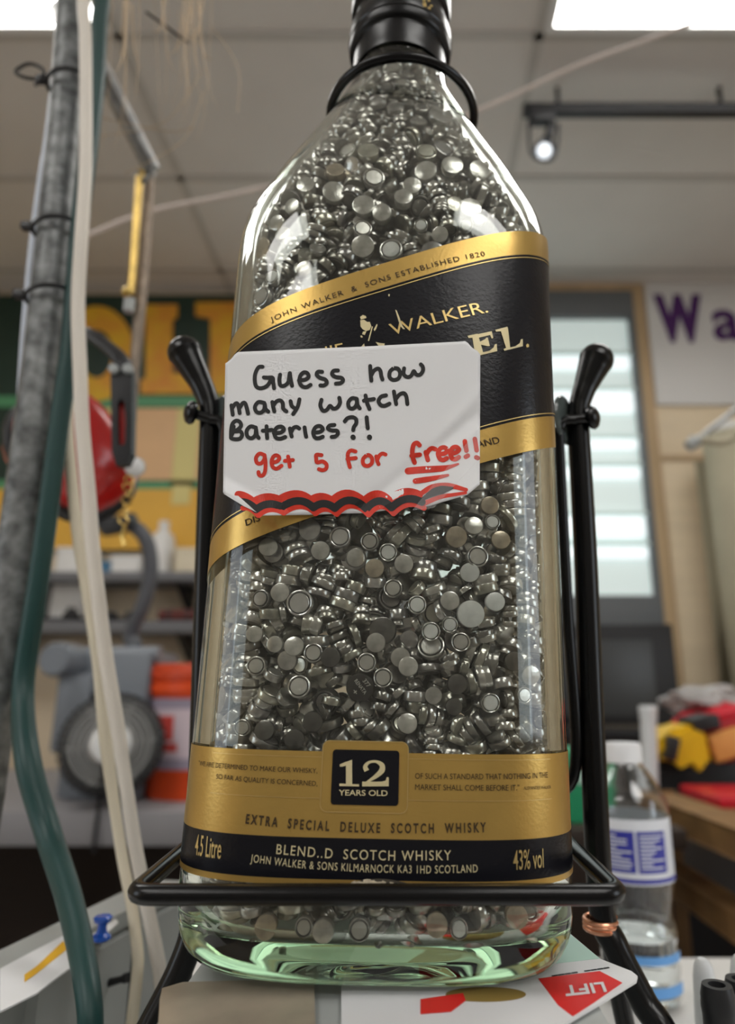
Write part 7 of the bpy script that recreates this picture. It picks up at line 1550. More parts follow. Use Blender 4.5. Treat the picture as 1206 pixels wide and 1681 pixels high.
(322,-364,2132,269,-120,7),(316,-349,2165,42,163,7),(564,-261,2109,168,284,3),(126,-388,2105,153,307,0),(104,-377,2036,241,3,2),
(-588,-188,2051,144,10,0),(-218,-352,2173,157,-160,3),(52,-374,2125,35,53,0),(-206,-402,2213,299,116,4),(-222,-404,2239,301,133,4),
(-223,-409,2276,300,116,4),(-496,-355,2127,76,-73,0),(-398,-375,2194,39,-273,0),(-415,-381,2229,273,18,0),(-324,-398,2113,200,-283,0),
(-305,-390,2126,204,-275,0),(572,-309,2050,153,-58,0),(151,-377,2026,175,-8,2),(152,-386,2154,2,-194,6),(-95,-417,2171,24,-203,2),
(622,-95,1947,157,312,0),(401,-387,2102,264,27,2),(389,-393,2110,268,46,2),(381,-399,2141,60,-258,2),(574,-242,2033,150,-46,3),
(-622,-106,2162,157,3,2),(-606,-189,2124,152,7,3),(277,-372,2181,203,-112,7),(188,-383,2124,4,-41,5),(218,-352,2221,157,160,5),
(621,-126,2008,157,-3,0),(-7,-412,2197,17,-308,5),(-461,-375,2245,180,-33,0),(-438,-382,2232,170,-31,0),(598,-247,2114,146,-31,8),
(-547,-292,2111,270,166,1),(-549,-299,2124,57,-158,1),(-550,-310,2150,271,166,1),(-47,-373,2141,113,56,1),(504,-347,2070,227,174,2),
(-335,-372,2152,285,-151,0),(175,-370,2075,304,-311,1),(255,-414,2146,43,77,3),(247,-403,2181,274,-201,3),(-262,-419,2154,293,-271,0),
(-258,-415,2193,24,102,0),(293,-411,2078,111,23,2),(331,-401,2088,104,37,2),(346,-388,2098,101,38,2),(590,-142,2077,252,-173,3),
(-508,-246,2178,157,-254,3),(402,-386,2049,85,236,0),(-167,-383,2148,204,-2,5),(-595,-267,2081,157,39,0),(-478,-355,2160,246,266,3),
(369,-353,2070,216,78,0),(-250,-395,2089,290,-236,0),(-251,-384,2124,285,-252,0),(347,-399,2045,179,0,6),(331,-405,2063,186,-3,6),
(315,-407,2070,120,-313,6),(466,-355,2112,227,172,7),(-25,-387,2231,17,-308,5),(-394,-326,2242,159,107,5),(-185,-401,2023,265,290,8),
(-175,-401,2043,51,11,8),(-170,-398,2074,259,308,8),(-160,-401,2084,256,-295,8),(-142,-401,2097,281,305,8),(460,-379,2128,227,172,0),
(-121,-408,2239,290,111,5),(571,-177,2044,292,-242,5),(577,-167,2066,27,141,5),(129,-399,2179,3,-198,7),(-567,-249,2159,176,-15,4),
(434,-352,2057,17,-269,0),(-297,-375,2215,100,-96,5),(-113,-351,2109,157,-160,4),(-441,-336,2188,246,267,5),(90,-443,2114,157,-156,0),
(-616,-121,2084,157,3,3),(188,-369,2094,10,2,1),(74,-410,2071,157,161,0),(-103,-416,2202,24,-203,3),(16,-418,2118,41,57,2),(23,-387,2166,17,-308,5),
(-604,-231,2202,156,-288,4),(-62,-431,2056,239,164,6),(-318,-409,2182,282,219,0),(-318,-415,2202,37,-84,0),(-183,-393,2136,292,129,4),
(-161,-400,2163,287,155,4),(-188,-406,2190,18,-163,4),(-11,-387,2077,223,283,3),(199,-422,2088,295,-93,0),(199,-417,2115,15,208,0),
(540,-313,2090,29,226,0),(530,-312,2122,284,-79,0),(261,-403,2067,236,297,5),(-88,-392,2094,258,32,5),(-101,-394,2126,63,-292,5),
(-204,-382,2155,42,-177,0),(-222,-388,2189,276,154,0),(101,-376,2128,153,307,0),(-253,-421,2198,17,90,0),(-245,-419,2225,296,-169,0),
(95,-395,2310,242,2,3),(-492,-357,2300,46,-99,0),(-67,-417,2373,87,-223,3),(308,-375,2285,229,90,5),(564,-241,2271,212,294,5),
(-307,-411,2288,99,296,0),(-443,-316,2369,116,-180,4),(173,-397,2217,53,21,7),(183,-397,2232,255,-299,7),(208,-398,2266,270,-302,7),
(228,-396,2283,61,30,7),(-357,-376,2336,283,225,7),(28,-410,2293,241,-297,5),(210,-406,2335,192,-9,0),(-403,-402,2287,104,-157,0),
(-250,-381,2347,301,2,5),(390,-400,2215,14,313,0),(385,-404,2242,295,74,0),(30,-388,2341,233,-302,5),(-574,-226,2303,87,-12,0),
(443,-363,2241,236,151,7),(439,-374,2270,235,151,4),(-570,-224,2255,227,302,7),(-536,-328,2370,29,-19,0),(-528,-332,2404,272,287,0),
(-492,-291,2335,252,217,2),(54,-387,2362,233,-302,4),(-448,-373,2318,277,-250,3),(-445,-362,2366,31,125,3),(-178,-395,2287,285,276,3),
(622,-98,2121,157,-3,0),(612,-207,2297,157,296,0),(210,-382,2235,158,-153,1),(180,-405,2331,122,305,0),(577,-295,2205,158,-51,4),
(158,-417,2348,192,-9,2),(-325,-342,2286,133,136,0),(515,-310,2235,2,-112,0),(543,-314,2138,25,285,1),(537,-308,2150,277,17,1),
(532,-316,2175,27,269,1),(-481,-312,2286,268,215,4),(-479,-302,2204,283,111,3),(-488,-308,2244,37,-211,3),(-337,-404,2397,51,-302,3),
(-345,-404,2420,270,-5,3),(600,-138,2267,133,-304,5),(-282,-411,2268,99,296,3),(323,-432,2212,157,-143,4),(96,-385,2263,245,2,5),
(-163,-410,2330,36,92,3),(-157,-400,2370,282,-223,3),(380,-364,2175,240,276,4),(-562,-309,2312,154,-252,5),(56,-424,2222,226,-304,0),
(-408,-361,2291,91,-164,4),(-577,-138,2211,158,-255,2),(-194,-371,2244,57,103,0),(-512,-351,2338,257,224,6),(-593,-254,2364,179,-275,0),
(-18,-372,2313,199,-93,0),(-52,-362,2343,178,-130,0),(-213,-396,2368,168,305,8),(-234,-398,2360,131,-17,8),(-249,-397,2356,179,300,8),
(-269,-385,2351,141,3,8),(-301,-394,2347,139,-12,8),(-451,-352,2347,299,18,0),(-459,-360,2361,24,-307,0),(385,-390,2280,268,28,4),
(371,-394,2309,53,-268,4),(362,-397,2329,282,70,4),(256,-414,2300,90,9,3),(517,-341,2186,206,74,0),(-502,-302,2223,27,275,0),(-513,-296,2255,22,266,0),
(-616,-151,2220,149,15,0),(-41,-417,2336,227,92,3),(449,-382,2300,79,-163,0),(544,-211,2202,138,126,0),(-158,-385,2374,247,-52,4),
(108,-377,2233,68,-312,2),(-220,-427,2303,208,79,6),(561,-199,2268,38,-155,1),(560,-206,2283,36,-149,1),(564,-219,2312,272,171,1),
(616,-162,2146,165,-13,0),(305,-410,2307,19,-149,0),(303,-417,2333,293,214,0),(454,-364,2194,236,152,5),(146,-394,2207,311,107,0),
(-544,-326,2199,181,-240,3),(-87,-411,2309,218,313,4),(-119,-418,2300,218,313,3),(454,-313,2169,71,185,0),(580,-207,2341,140,282,5),
(160,-391,2281,89,-23,0),(606,-208,2203,156,310,2),(-348,-391,2360,283,225,4),(-91,-348,2188,157,155,1),(526,-325,2292,312,198,3),
(-29,-379,2262,17,-311,2),(-353,-402,2270,190,-20,3),(-598,-108,2290,157,60,4),(530,-329,2261,312,201,0),(616,-160,2422,156,-10,4),
(-48,-352,2426,157,-160,4),(392,-342,2372,46,290,0),(602,-222,2510,160,-24,3),(-547,-216,2385,10,-301,3),(-552,-222,2414,22,-289,3),
(-123,-410,2478,177,297,4),(-149,-402,2473,175,281,4),(-165,-396,2454,140,-21,4),(180,-410,2469,202,1,5),(-124,-350,2505,157,154,4),
(-498,-283,2442,94,66,4),(-390,-386,2462,36,51,5),(-382,-382,2491,283,-270,5),(-97,-423,2385,180,279,0),(-121,-413,2391,180,259,0),
(-123,-391,2428,89,-5,2),(401,-313,2466,157,198,4),(-28,-411,2487,94,308,5),(76,-356,2425,157,160,5),(285,-395,2414,40,-94,2),
(289,-403,2432,282,227,2),(301,-407,2456,30,-104,2),(-375,-359,2422,147,46,0),(-535,-297,2528,149,-287,4),(249,-368,2364,118,4,0),
(583,-240,2400,302,94,1),(-300,-408,2470,34,-182,2),(397,-384,2447,51,-79,4),(487,-344,2447,44,312,4),(27,-360,2491,164,-179,0),
(331,-412,2381,239,219,0),(-508,-307,2389,265,40,2),(-517,-306,2425,40,-278,2),(-534,-320,2459,46,-264,2),(-454,-352,2482,138,-242,3),
(-615,-189,2356,157,-298,0),(-64,-411,2491,220,-6,4),(-579,-191,2558,304,-169,4),(-577,-201,2583,6,183,4),(604,-241,2356,165,-30,1),
(133,-386,2433,146,-23,0),(240,-408,2462,275,238,0),(247,-421,2490,275,186,0),(-300,-368,2420,184,-116,5),(118,-400,2367,264,123,3),
(115,-414,2395,51,-224,3),(563,-288,2322,4,93,0),(192,-370,2396,118,-68,0),(-226,-408,2393,308,73,4),(-224,-406,2436,308,298,4),
(-231,-407,2462,2,-186,4),(28,-417,2530,256,282,3),(-238,-382,2484,225,-310,5),(-199,-375,2554,58,5,3),(-201,-384,2497,226,-310,5),
(-427,-326,2557,218,112,3),(432,-351,2361,268,-24,7),(542,-335,2392,154,237,7),(501,-248,2462,157,253,2),(572,-238,2427,292,279,3),
(579,-236,2470,301,301,3),(-366,-357,2505,150,-111,5),(-577,-295,2508,156,51,4),(-18,-419,2407,230,-312,3),(110,-408,2444,34,-97,3),
(111,-419,2477,30,-58,3),(319,-366,2468,94,226,4),(450,-317,2397,46,290,0),(233,-393,2479,296,18,1),(23,-396,2426,36,-45,5),(47,-403,2474,45,-59,5),
(310,-361,2374,109,-173,4),(-523,-281,2380,288,166,2),(-596,-222,2618,142,21,3),(145,-350,2360,157,160,4),(-282,-416,2515,88,-285,1),
(416,-331,2409,46,290,1),(-413,-394,2428,269,280,0),(86,-424,2509,75,311,0),(-577,-199,2523,40,214,5),(-126,-414,2482,20,234,3),
(-128,-410,2521,15,291,3),(279,-404,2381,231,223,0),(-592,-157,2325,105,-203,2),(359,-390,2422,53,-64,5),(-584,-284,2427,149,46,0),
(541,-275,2437,291,226,5),(546,-290,2468,292,158,5),(449,-325,2488,130,-98,2),(-189,-405,2390,31,37,0),(-187,-403,2404,286,-263,0),
(116,-355,2511,157,160,5),(213,-417,2396,19,104,3),(216,-401,2423,297,-213,3),(496,-349,2305,7,-27,2),(492,-353,2337,297,-311,2),
(491,-349,2367,309,-75,2),(-438,-371,2408,269,280,5),(-361,-382,2569,181,207,4),(-568,-235,2475,165,-276,3),(529,-300,2385,160,-77,5),
(438,-368,2471,287,120,3),(431,-382,2515,284,137,3),(-510,-269,2532,143,-293,4),(-306,-399,2531,226,29,4),(-591,-167,2587,294,-40,3),
(-588,-154,2626,297,-89,3),(-254,-397,2378,301,-2,0),(334,-333,2525,157,174,0),(-523,-310,2620,18,-123,5),(170,-388,2669,186,304,0),
(415,-377,2577,142,-221,5),(551,-262,2522,135,-43,0),(147,-376,2641,128,-10,5),(508,-339,2599,300,-117,0),(503,-323,2631,300,-207,0),
(586,-222,2584,145,147,1),(82,-410,2584,239,-306,5),(-390,-377,2649,33,-283,2),(-403,-380,2678,287,28,2),(-414,-383,2701,32,-271,2),
(-574,-257,2664,93,-16,0),(-335,-313,2733,134,-174,3),(-474,-263,2623,151,-231,5),(-34,-350,2560,152,-160,8),(-397,-344,2674,65,-305,5),
(-271,-359,2696,61,134,4),(-132,-384,2573,308,-303,4),(-79,-338,2640,150,-160,0),(508,-308,2540,24,91,0),(513,-300,2571,13,115,0),
(494,-376,2622,168,211,2),(-437,-385,2565,80,34,1),(465,-334,2607,146,-103,2),(496,-339,2520,293,245,3),(494,-353,2563,292,-314,3),
(227,-371,2630,291,49,5),(243,-363,2521,111,-166,2),(90,-350,2589,164,160,0),(241,-383,2541,109,-167,4),(116,-417,2595,239,-306,2),
(-243,-373,2652,81,228,2),(-446,-367,2580,25,86,4),(-440,-364,2612,24,65,4),(-441,-353,2640,295,-313,4),(-598,-115,2430,157,60,3),
(-613,-122,2665,152,12,3),(416,-352,2522,197,89,6),(-189,-415,2658,41,-8,0),(189,-423,2576,237,121,0),(-622,-113,2517,155,-313,4),
(450,-333,2551,66,-16,2),(295,-440,2524,157,-148,1),(-277,-345,2641,234,-86,6),(-181,-332,2683,150,-160,2),(-309,-349,2599,129,13,0),
(-140,-372,2635,270,312,1),(524,-328,2501,277,69,2),(-591,-193,2666,69,193,0),(-257,-343,2588,127,-167,0),(-31,-424,2553,18,150,0),
(-41,-419,2564,24,87,0),(-188,-343,2608,145,172,1),(28,-336,2711,177,160,4),(337,-332,2607,126,182,0),(-523,-319,2650,296,191,2),
(334,-392,2632,79,203,4),(-473,-362,2688,187,157,2),(575,-290,2578,156,-52,7),(391,-370,2637,272,281,5),(409,-371,2675,270,283,5),
(-109,-383,2598,308,-302,0),(-89,-363,2703,34,164,3),(290,-359,2476,220,-88,1),(37,-361,2633,230,-313,0),(247,-381,2662,291,49,8),
(364,-420,2584,162,177,5),(-551,-291,2593,296,180,2),(-250,-354,2721,61,134,2),(359,-391,2516,71,-79,5),(53,-418,2551,256,282,2),
(318,-377,2567,40,-305,0),(251,-420,2576,193,-305,0),(-305,-386,2672,301,-85,0),(-298,-385,2702,296,-9,0),(23,-397,2725,243,216,8),
(-509,-225,2703,163,83,5),(271,-354,2595,24,58,0),(86,-408,2646,48,-201,0),(75,-422,2662,278,76,0),(181,-406,2555,237,120,8),(552,-313,2679,162,243,5),
(-335,-331,2871,274,-152,5),(358,-299,2746,130,-118,0),(-603,-72,2780,177,66,2),(-551,-198,2799,124,5,7),(-225,-313,2799,185,139,0),
(242,-344,2780,173,-191,2),(-156,-305,2843,137,-160,4),(-388,-264,2839,130,-196,3),(564,-226,2759,284,-11,5),(555,-225,2795,283,-1,5),
(546,-271,2767,288,247,5),(9,-320,2788,137,-154,0),(-561,-292,2812,164,48,0),(277,-375,2693,23,-268,2),(-455,-245,2782,187,86,5),
(-45,-327,2747,137,-160,0),(-50,-336,2812,162,161,6),(196,-374,2743,289,-163,2),(196,-358,2767,22,132,2),(-596,-223,2781,158,-283,5),
(373,-315,2787,193,197,5),(-413,-351,2726,199,229,1),(460,-331,2740,217,-18,4),(76,-321,2775,177,160,0),(342,-367,2690,89,-313,3),
(-316,-383,2827,25,-90,1),(-304,-390,2844,31,-45,1),(-304,-392,2866,27,-41,1),(510,-312,2700,162,243,4),(-123,-352,2833,163,159,4),
(-381,-308,2785,121,86,6),(550,-235,2687,84,-196,0),(138,-325,2746,177,160,0),(228,-403,2807,2,281,0),(-595,-138,2749,46,167,3),
(-562,-109,2828,178,66,0),(-351,-365,2726,40,-96,4),(-331,-378,2745,279,211,4),(-315,-389,2768,273,203,4),(393,-342,2733,275,-159,0),
(-91,-314,2795,137,-160,1),(-86,-376,2741,283,-150,0),(446,-318,2773,217,-18,3),(93,-374,2712,144,-312,0),(-356,-373,2817,167,295,5),
(-153,-327,2758,137,-160,3),(573,-232,2738,76,101,2),(-495,-284,2824,36,150,5),(225,-326,2709,164,160,1),(121,-367,2796,184,-311,2),
(-465,-238,2849,36,148,3),(-607,-178,2717,138,8,3),(-568,-179,2711,174,-304,3),(-361,-393,2716,47,-57,0),(435,-348,2661,53,295,5),
(421,-359,2698,31,297,5),(616,-160,2748,157,-13,4),(602,-194,2660,153,-33,5),(-453,-305,2717,224,-260,4),(-614,-134,2819,157,-303,5),
(44,-409,2737,71,-98,2),(-605,-115,2594,216,72,1),(-300,-390,2827,278,18,2),(297,-361,2731,290,42,5),(116,-293,2905,136,-153,0),
(195,-354,2893,30,143,0),(58,-288,2939,137,-154,0),(323,-328,2868,140,66,0),(-414,-317,2900,20,34,0),(300,-340,2789,161,-32,0),
(-268,-266,2974,180,139,3),(-105,-385,2941,88,-280,0),(140,-400,2861,104,-266,0),(247,-327,2865,278,-51,4),(-108,-306,2974,65,282,2),
(-588,-111,2912,136,31,5),(208,-403,2845,40,47,0),(-394,-235,2912,184,118,2),(-175,-308,2901,54,276,6),(-31,-332,2912,227,246,5),
(355,-254,2893,184,196,1),(609,-194,2829,159,295,2),(-532,-236,2899,87,-157,2),(-534,-152,2934,205,299,5),(142,-307,2953,209,199,3),
(411,-359,2834,159,308,4),(526,-300,2821,77,49,2),(-586,-169,2922,129,-132,6),(-62,-332,2974,241,-32,3),(-468,-279,2938,86,-156,3),
(-333,-299,2971,112,-178,0),(447,-272,2831,212,-28,4),(49,-309,2861,137,-154,5),(540,-291,2841,77,49,0),(204,-403,2846,24,56,1),
(207,-400,2861,18,87,1),(210,-383,2886,279,-188,1),(-483,-187,2969,257,-77,5),(158,-332,2849,48,213,2),(-168,-367,2947,298,-180,4),
(386,-319,2851,121,-117,2),(-90,-364,2908,191,59,0),(484,-295,2896,258,149,7),(-243,-316,2885,173,-216,5),(-406,-256,2912,184,118,1),
(-52,-326,2859,268,-275,0),(-281,-326,2937,243,-28,0),(-183,-279,2963,134,-174,2),(83,-356,2827,98,270,1),(-493,-255,2917,228,158,4),
(316,-284,2844,181,175,0),(-243,-346,2843,131,99,2),(495,-317,2785,297,83,5),(492,-314,2825,302,66,5),(-395,-300,2943,150,-161,0),
(-549,-235,2969,217,49,3),(-224,-298,2923,141,98,0),(550,-225,2821,53,127,0),(579,-257,2858,127,-40,0),(-460,-224,2877,36,147,0),
(-345,-277,2933,184,119,0),(-589,-236,2862,165,34,0),(132,-324,2867,266,-101,0),(-102,-297,2910,136,-161,3),(-604,-46,2855,177,66,2),
(-446,-227,3057,107,-38,5),(-273,-225,3079,192,119,2),(64,-271,3011,131,-153,2),(228,-344,2956,234,-312,3),(-162,-324,2997,292,-260,0),
(169,-368,2986,236,-16,3),(473,-292,2955,213,-168,0),(552,-193,2903,221,89,5),(364,-312,2929,67,-101,5),(-215,-258,3033,128,-175,3),
(137,-268,3018,127,-154,0),(-386,-287,3028,273,-22,6),(24,-275,3075,109,-84,0),(369,-253,2996,184,195,2),(569,-114,2958,279,227,4),
(-75,-293,3032,193,-311,2),(561,-255,2942,180,258,2),(-394,-252,3088,243,52,5),(-319,-259,3055,86,56,5),(437,-245,3001,209,22,5),
(8,-298,2982,137,-206,2),(-127,-337,3092,244,32,5),(205,-369,2902,34,-229,2),(198,-375,2920,282,90,2),(187,-379,2950,30,-275,2),
(239,-363,2989,234,-312,2),(-227,-315,3064,123,102,8),(505,-230,2937,232,-191,5),(-611,-35,2940,172,4,0),(345,-230,3001,184,195,7),
(-364,-282,3010,41,292,4),(419,-335,2968,180,-286,0),(-137,-322,3024,292,-260,3),(-502,-244,2993,12,151,1),(-499,-246,3025,7,99,1),
(-497,-246,3046,8,54,1),(272,-292,3030,93,255,3),(-576,-57,3012,187,24,5),(94,-332,2963,184,44,0),(-509,-187,3052,32,-135,5),(555,-173,2974,35,-87,4),
(183,-325,3044,207,-260,5),(-97,-315,3081,244,32,4),(304,-346,2982,173,-22,5),(268,-343,2989,142,289,5),(313,-301,2996,232,-293,0),
(-9,-309,3021,114,-206,1),(-237,-315,3009,192,-213,0),(452,-326,2914,259,150,3),(-567,-166,2984,263,-293,0),(-562,-162,2993,42,26,0),
(192,-220,3174,127,-141,3),(-284,-313,3157,75,299,0),(28,-254,3195,118,-183,3),(-375,-238,3183,104,1,7),(-483,-158,3129,197,-252,7),
(507,-160,3047,169,-25,4),(-14,-315,3165,237,306,3),(12,-320,3187,229,-309,3),(226,-309,3086,192,174,2),(-24,-324,3152,58,10,4),
(227,-249,3113,96,42,0),(418,-275,3072,106,-292,4),(-36,-264,3136,133,-152,4),(387,-276,3072,106,-293,2),(325,-244,3098,132,-144,4),
(169,-292,3146,79,175,0),(-309,-302,3163,280,-308,0),(-292,-296,3178,32,17,0),(-331,-226,3127,213,14,6),(-274,-245,3105,191,119,4),
(409,-203,3072,192,192,3),(125,-240,3120,184,162,4),(21,-358,3076,231,308,0),(-72,-295,3218,69,61,4),(352,-315,3049,207,22,4),(417,-281,3014,209,22,0),
(40,-309,3136,214,-12,4),(-606,128,2924,184,-10,0),(-114,-273,3191,257,-268,5),(-414,-241,3114,28,230,5),(-415,-244,3144,293,-48,5),
(-431,-290,3085,246,40,6),(330,-202,3095,192,195,3),(-192,-277,3129,129,-174,0),(265,-217,3126,175,186,0),(-250,-317,3147,75,299,3),
(-520,-64,3116,49,167,3),(100,-288,3134,41,148,0),(-145,-304,3154,115,-77,0),(478,-165,3061,169,-25,7),(45,-239,3134,183,161,0),
(277,-264,3164,92,308,3),(227,-265,3186,95,-59,0),(-39,-287,3318,245,205,5),(102,-277,3155,273,-166,6),(-463,-240,3165,113,-238,1),
(49,-289,3244,277,16,5),(27,-290,3283,272,29,5),(191,-265,3226,249,-26,3),(-62,-289,3259,282,-199,8),(104,-302,3190,288,-210,0),
(109,-269,3214,31,106,3),(149,-255,3275,213,-278,5),(408,-144,3122,122,-180,0),(470,-198,3125,58,-137,8),(6,-314,3213,254,-280,4),
(38,-317,3225,254,-279,2),(165,-281,3168,79,174,1),(-492,-78,3176,268,-74,4),(-229,-286,3256,110,168,4),(562,-126,3070,195,296,8),
(160,-313,3228,191,-14,6),(112,-305,3239,198,0,6),(-295,-269,3247,288,-223,3),(-298,-256,3288,24,136,3),(-167,-268,3238,214,56,4),
(265,-295,3208,80,-294,3),(-349,-269,3194,104,1,0),(-139,-272,3316,235,59,7),(-8,-281,3395,245,205,1),(373,-210,3168,234,-244,4),
(-118,-263,3298,244,51,6),(295,-283,3221,37,206,2),(302,-273,3244,29,184,2),(293,-260,3270,291,-140,2),(-191,-262,3336,82,-234,5),
(-423,-204,3227,68,239,0),(-29,-271,3373,70,-109,5),(-194,25,3803,0,-290,0),(-281,-234,3312,62,204,5),(307,-211,3182,223,-246,4),
(234,-260,3294,84,40,4),(-407,-150,3261,21,-30,5),(-402,-147,3299,31,-79,5),(458,-227,3136,256,177,2),(487,-92,3133,258,-156,5),
(-321,-200,3314,17,265,5),(-318,-193,3352,300,-141,5),(68,-246,3285,28,142,2),(-370,-218,3270,173,-275,4),(-118,-266,3384,248,56,3),
(-439,-116,3275,213,-69,3),(286,-250,3259,297,-98,4),(287,-250,3273,15,249,4),(286,-230,3304,9,195,4),(470,-130,3247,214,282,7),
(-208,-256,3373,82,-234,4),(148,-288,3357,123,-102,0),(348,-266,3223,220,-253,1),(188,-278,3332,85,-291,0),(394,-208,3237,236,48,4),
(-69,-215,3435,68,59,3),(-136,-250,3423,248,56,3),(-174,-39,3851,191,-292,2),(85,-242,3408,117,-146,3),(-91,-215,3393,103,99,0),
(422,-130,3169,261,-303,0),(-51,-199,3456,246,-255,0),(-64,-279,3427,92,-147,6),(490,-68,3161,56,158,5),(11,-205,3417,185,162,3),
(480,-161,3177,28,-29,0),(419,-213,3187,262,304,0),(434,-213,3201,253,294,0),(145,-240,3359,129,-262,0),(129,-259,3360,176,70,0),
(301,-176,3337,53,-264,5),(-178,-174,3449,111,-26,5),(23,-247,3455,54,-266,1),(12,-254,3466,51,-233,1),(-250,-215,3422,272,86,4),
(-130,-224,3479,42,267,5),(21,-255,3412,8,-248,0),(15,-255,3441,297,-48,0),(199,-247,3409,246,177,4),(-365,-130,3417,138,-261,5),
(121,-188,3461,49,102,1),(-363,-151,3371,285,98,3),(312,-207,3370,262,50,2),(96,-225,3458,265,-212,4),(100,-277,3414,197,168,3),
(-406,-90,3348,112,237,3),(351,-225,3279,223,307,4),(451,7,3260,47,133,5),(-144,-206,3493,283,308,5),(-140,-210,3523,280,285,5),
(271,-205,3420,207,294,4),(256,-275,3353,120,-123,0),(466,366,2820,128,115,2),(-286,-224,3378,32,-55,0),(-181,42,3856,157,-24,2),
(218,-235,3375,82,-151,0),(55,-226,3574,110,-153,3),(-9,-189,3571,88,280,7),(-42,-246,3485,116,-129,2),(59,-197,3519,152,-175,3),
(43,-247,3497,106,-218,2),(336,-119,3325,5,-145,7),(335,-121,3356,302,96,7),(340,-123,3379,17,-169,7),(335,-124,3419,13,-163,7),
(-303,-153,3463,201,310,3),(-47,-186,3498,214,-303,0),(-217,-156,3497,253,-68,4),(405,-119,3295,288,-237,1),(409,-113,3321,30,108,1),
(419,-101,3335,289,-187,1),(143,-188,3487,50,105,5),(-230,-224,3464,239,99,0),(-330,-80,3502,146,16,4),(422,-65,3307,103,-171,0),
(378,-15,3388,208,-49,7),(-222,-145,3522,61,246,4),(5,-197,3527,185,-16,0),(349,388,2891,181,-178,4),(-72,-66,3816,166,-40,0),
(112,-250,3531,127,-139,0),(-277,-176,3478,113,-4,0),(-82,-142,3632,72,47,7),(-246,-102,3581,100,-24,7),(76,-156,3608,235,-6,2),
(-27,-131,3670,44,273,5),(285,-68,3511,96,-57,2),(-80,-178,3540,16,-221,4),(-98,-183,3582,20,-189,4),(-86,-178,3601,14,-155,4),
(-199,-196,3550,112,-148,2),(111,421,2856,140,155,4),(-215,-149,3620,156,62,7),(-191,-131,3616,151,-248,7),(-167,-110,3620,145,-238,7),
(-37,-204,3625,179,240,0),(-261,-85,3549,100,-24,5),(346,-115,3442,227,311,7),(162,-161,3581,293,-214,5),(178,-147,3619,15,49,5),
(-113,-42,3829,0,128,0),(356,-19,3463,97,-303,3),(235,-145,3512,211,41,5),(157,-223,3576,189,191,0),(35,-152,3607,288,-309,7),(43,-152,3633,34,-61,7),
(54,-161,3663,290,265,7),(52,-165,3686,25,8,7),(-11,-116,3709,271,-41,2),(20,-203,3721,135,-152,0),(-174,-159,3656,29,-278,0),(112,-129,3654,128,36,0),
(259,-132,3566,259,-258,2),(178,-144,3642,229,-254,5),(-34,-137,3732,272,-36,2),(260,-113,3623,211,267,3),(216,-103,3681,145,281,4),
(41,-200,3651,28,132,0),(27,-182,3687,33,118,0),(-245,-26,3657,174,115,5),(345,-97,3487,227,311,2),(282,-33,3620,247,256,3),(63,-154,3723,16,-243,4),
(59,-158,3742,21,-228,4),(-118,-55,3855,0,128,0),(113,-106,3720,93,8,7),(-237,-98,3648,108,-26,3),(-290,-35,3606,208,301,0),(303,-43,3560,248,256,7),
(307,-84,3573,245,260,1),(-169,-118,3706,272,104,7),(221,-19,3584,122,-87,4),(164,-83,3805,276,-294,2),(214,-61,3732,77,103,0),
(112,-49,3866,195,158,4),(151,-112,3755,276,-294,4),(-89,-110,3822,155,-197,0),(-26,-144,3767,42,277,7),(-98,-169,3713,179,-16,0),
(261,-54,3687,172,298,1),(91,-150,3791,227,141,2),(-156,48,3901,105,-3,2),(-104,-88,3724,185,-297,0),(44,-94,3834,151,-13,5),(155,-96,3781,38,20,4),
(142,-139,3692,22,-14,1),(148,-139,3714,297,295,1),(150,-143,3731,41,-18,1),(-143,-160,3752,120,-207,2),(-193,-103,3737,273,104,0),
(-35,-137,3795,42,277,7),(210,-30,3776,92,-103,0),(95,-113,3891,84,-190,3),(53,-71,3920,236,-57,3),(100,-89,3940,274,-270,0),(104,-90,3957,32,2,0),
(28,-139,3908,114,41,2),(134,-28,3920,265,-242,4),(126,49,3938,192,-125,7),(76,-133,3922,219,156,0),(-112,-101,3919,26,205,3),
(114,-105,3852,84,-189,3),(-50,-140,3926,23,271,0),(172,-18,3971,140,-13,4),(-46,-130,3930,291,-205,3),(-46,-114,3975,292,-226,3),
(-179,-24,3930,153,-298,2),(43,-185,3796,184,171,6),(-127,-71,3942,26,205,0),(184,29,3897,174,-294,0),(55,-91,4026,99,-5,2),(121,-76,4013,63,-14,3),
(128,-36,4055,56,-1,5),(-153,-17,3975,241,-293,0),(-90,-47,4028,58,-121,3),(114,-58,3981,63,-14,2),(-12,-122,4042,18,62,5),(-4,-121,4082,15,57,5),
(-72,-107,4059,113,-53,5),(33,-132,3962,295,-249,3),(45,-124,4005,30,80,3),(-147,-11,4040,216,-24,3),(-20,-110,3975,302,-299,7),
(-29,-111,4000,314,232,7),(-17,-113,4036,310,187,7),(-26,-113,4049,3,148,7),(140,-29,4084,258,313,0),(104,-88,4132,125,221,5),(-157,13,4068,98,290,6),
(35,-119,4168,228,119,5),(-23,-113,4091,271,15,4),(-32,-112,4123,269,20,4),(-48,-114,4150,268,41,4),(-118,-37,4124,227,-122,5),(41,-90,4099,83,51,4),
(-109,-64,4102,227,-122,5),(124,3,4119,225,-112,4),(96,-107,4048,86,-228,1),(80,-138,4080,159,208,0),(-88,-98,4221,35,-102,2),
(-104,-90,4161,249,208,0),(123,62,4129,242,228,1),(-121,28,4208,76,146,5),(-24,-91,4153,303,108,7),(-22,-97,4189,290,129,7),(-27,-105,4223,295,172,7),
(-29,-112,4247,29,-191,7),(116,-55,4185,212,-104,3),(150,44,4164,160,28,0),(-135,-30,4191,255,185,1),(-140,-6,4154,204,-58,0),
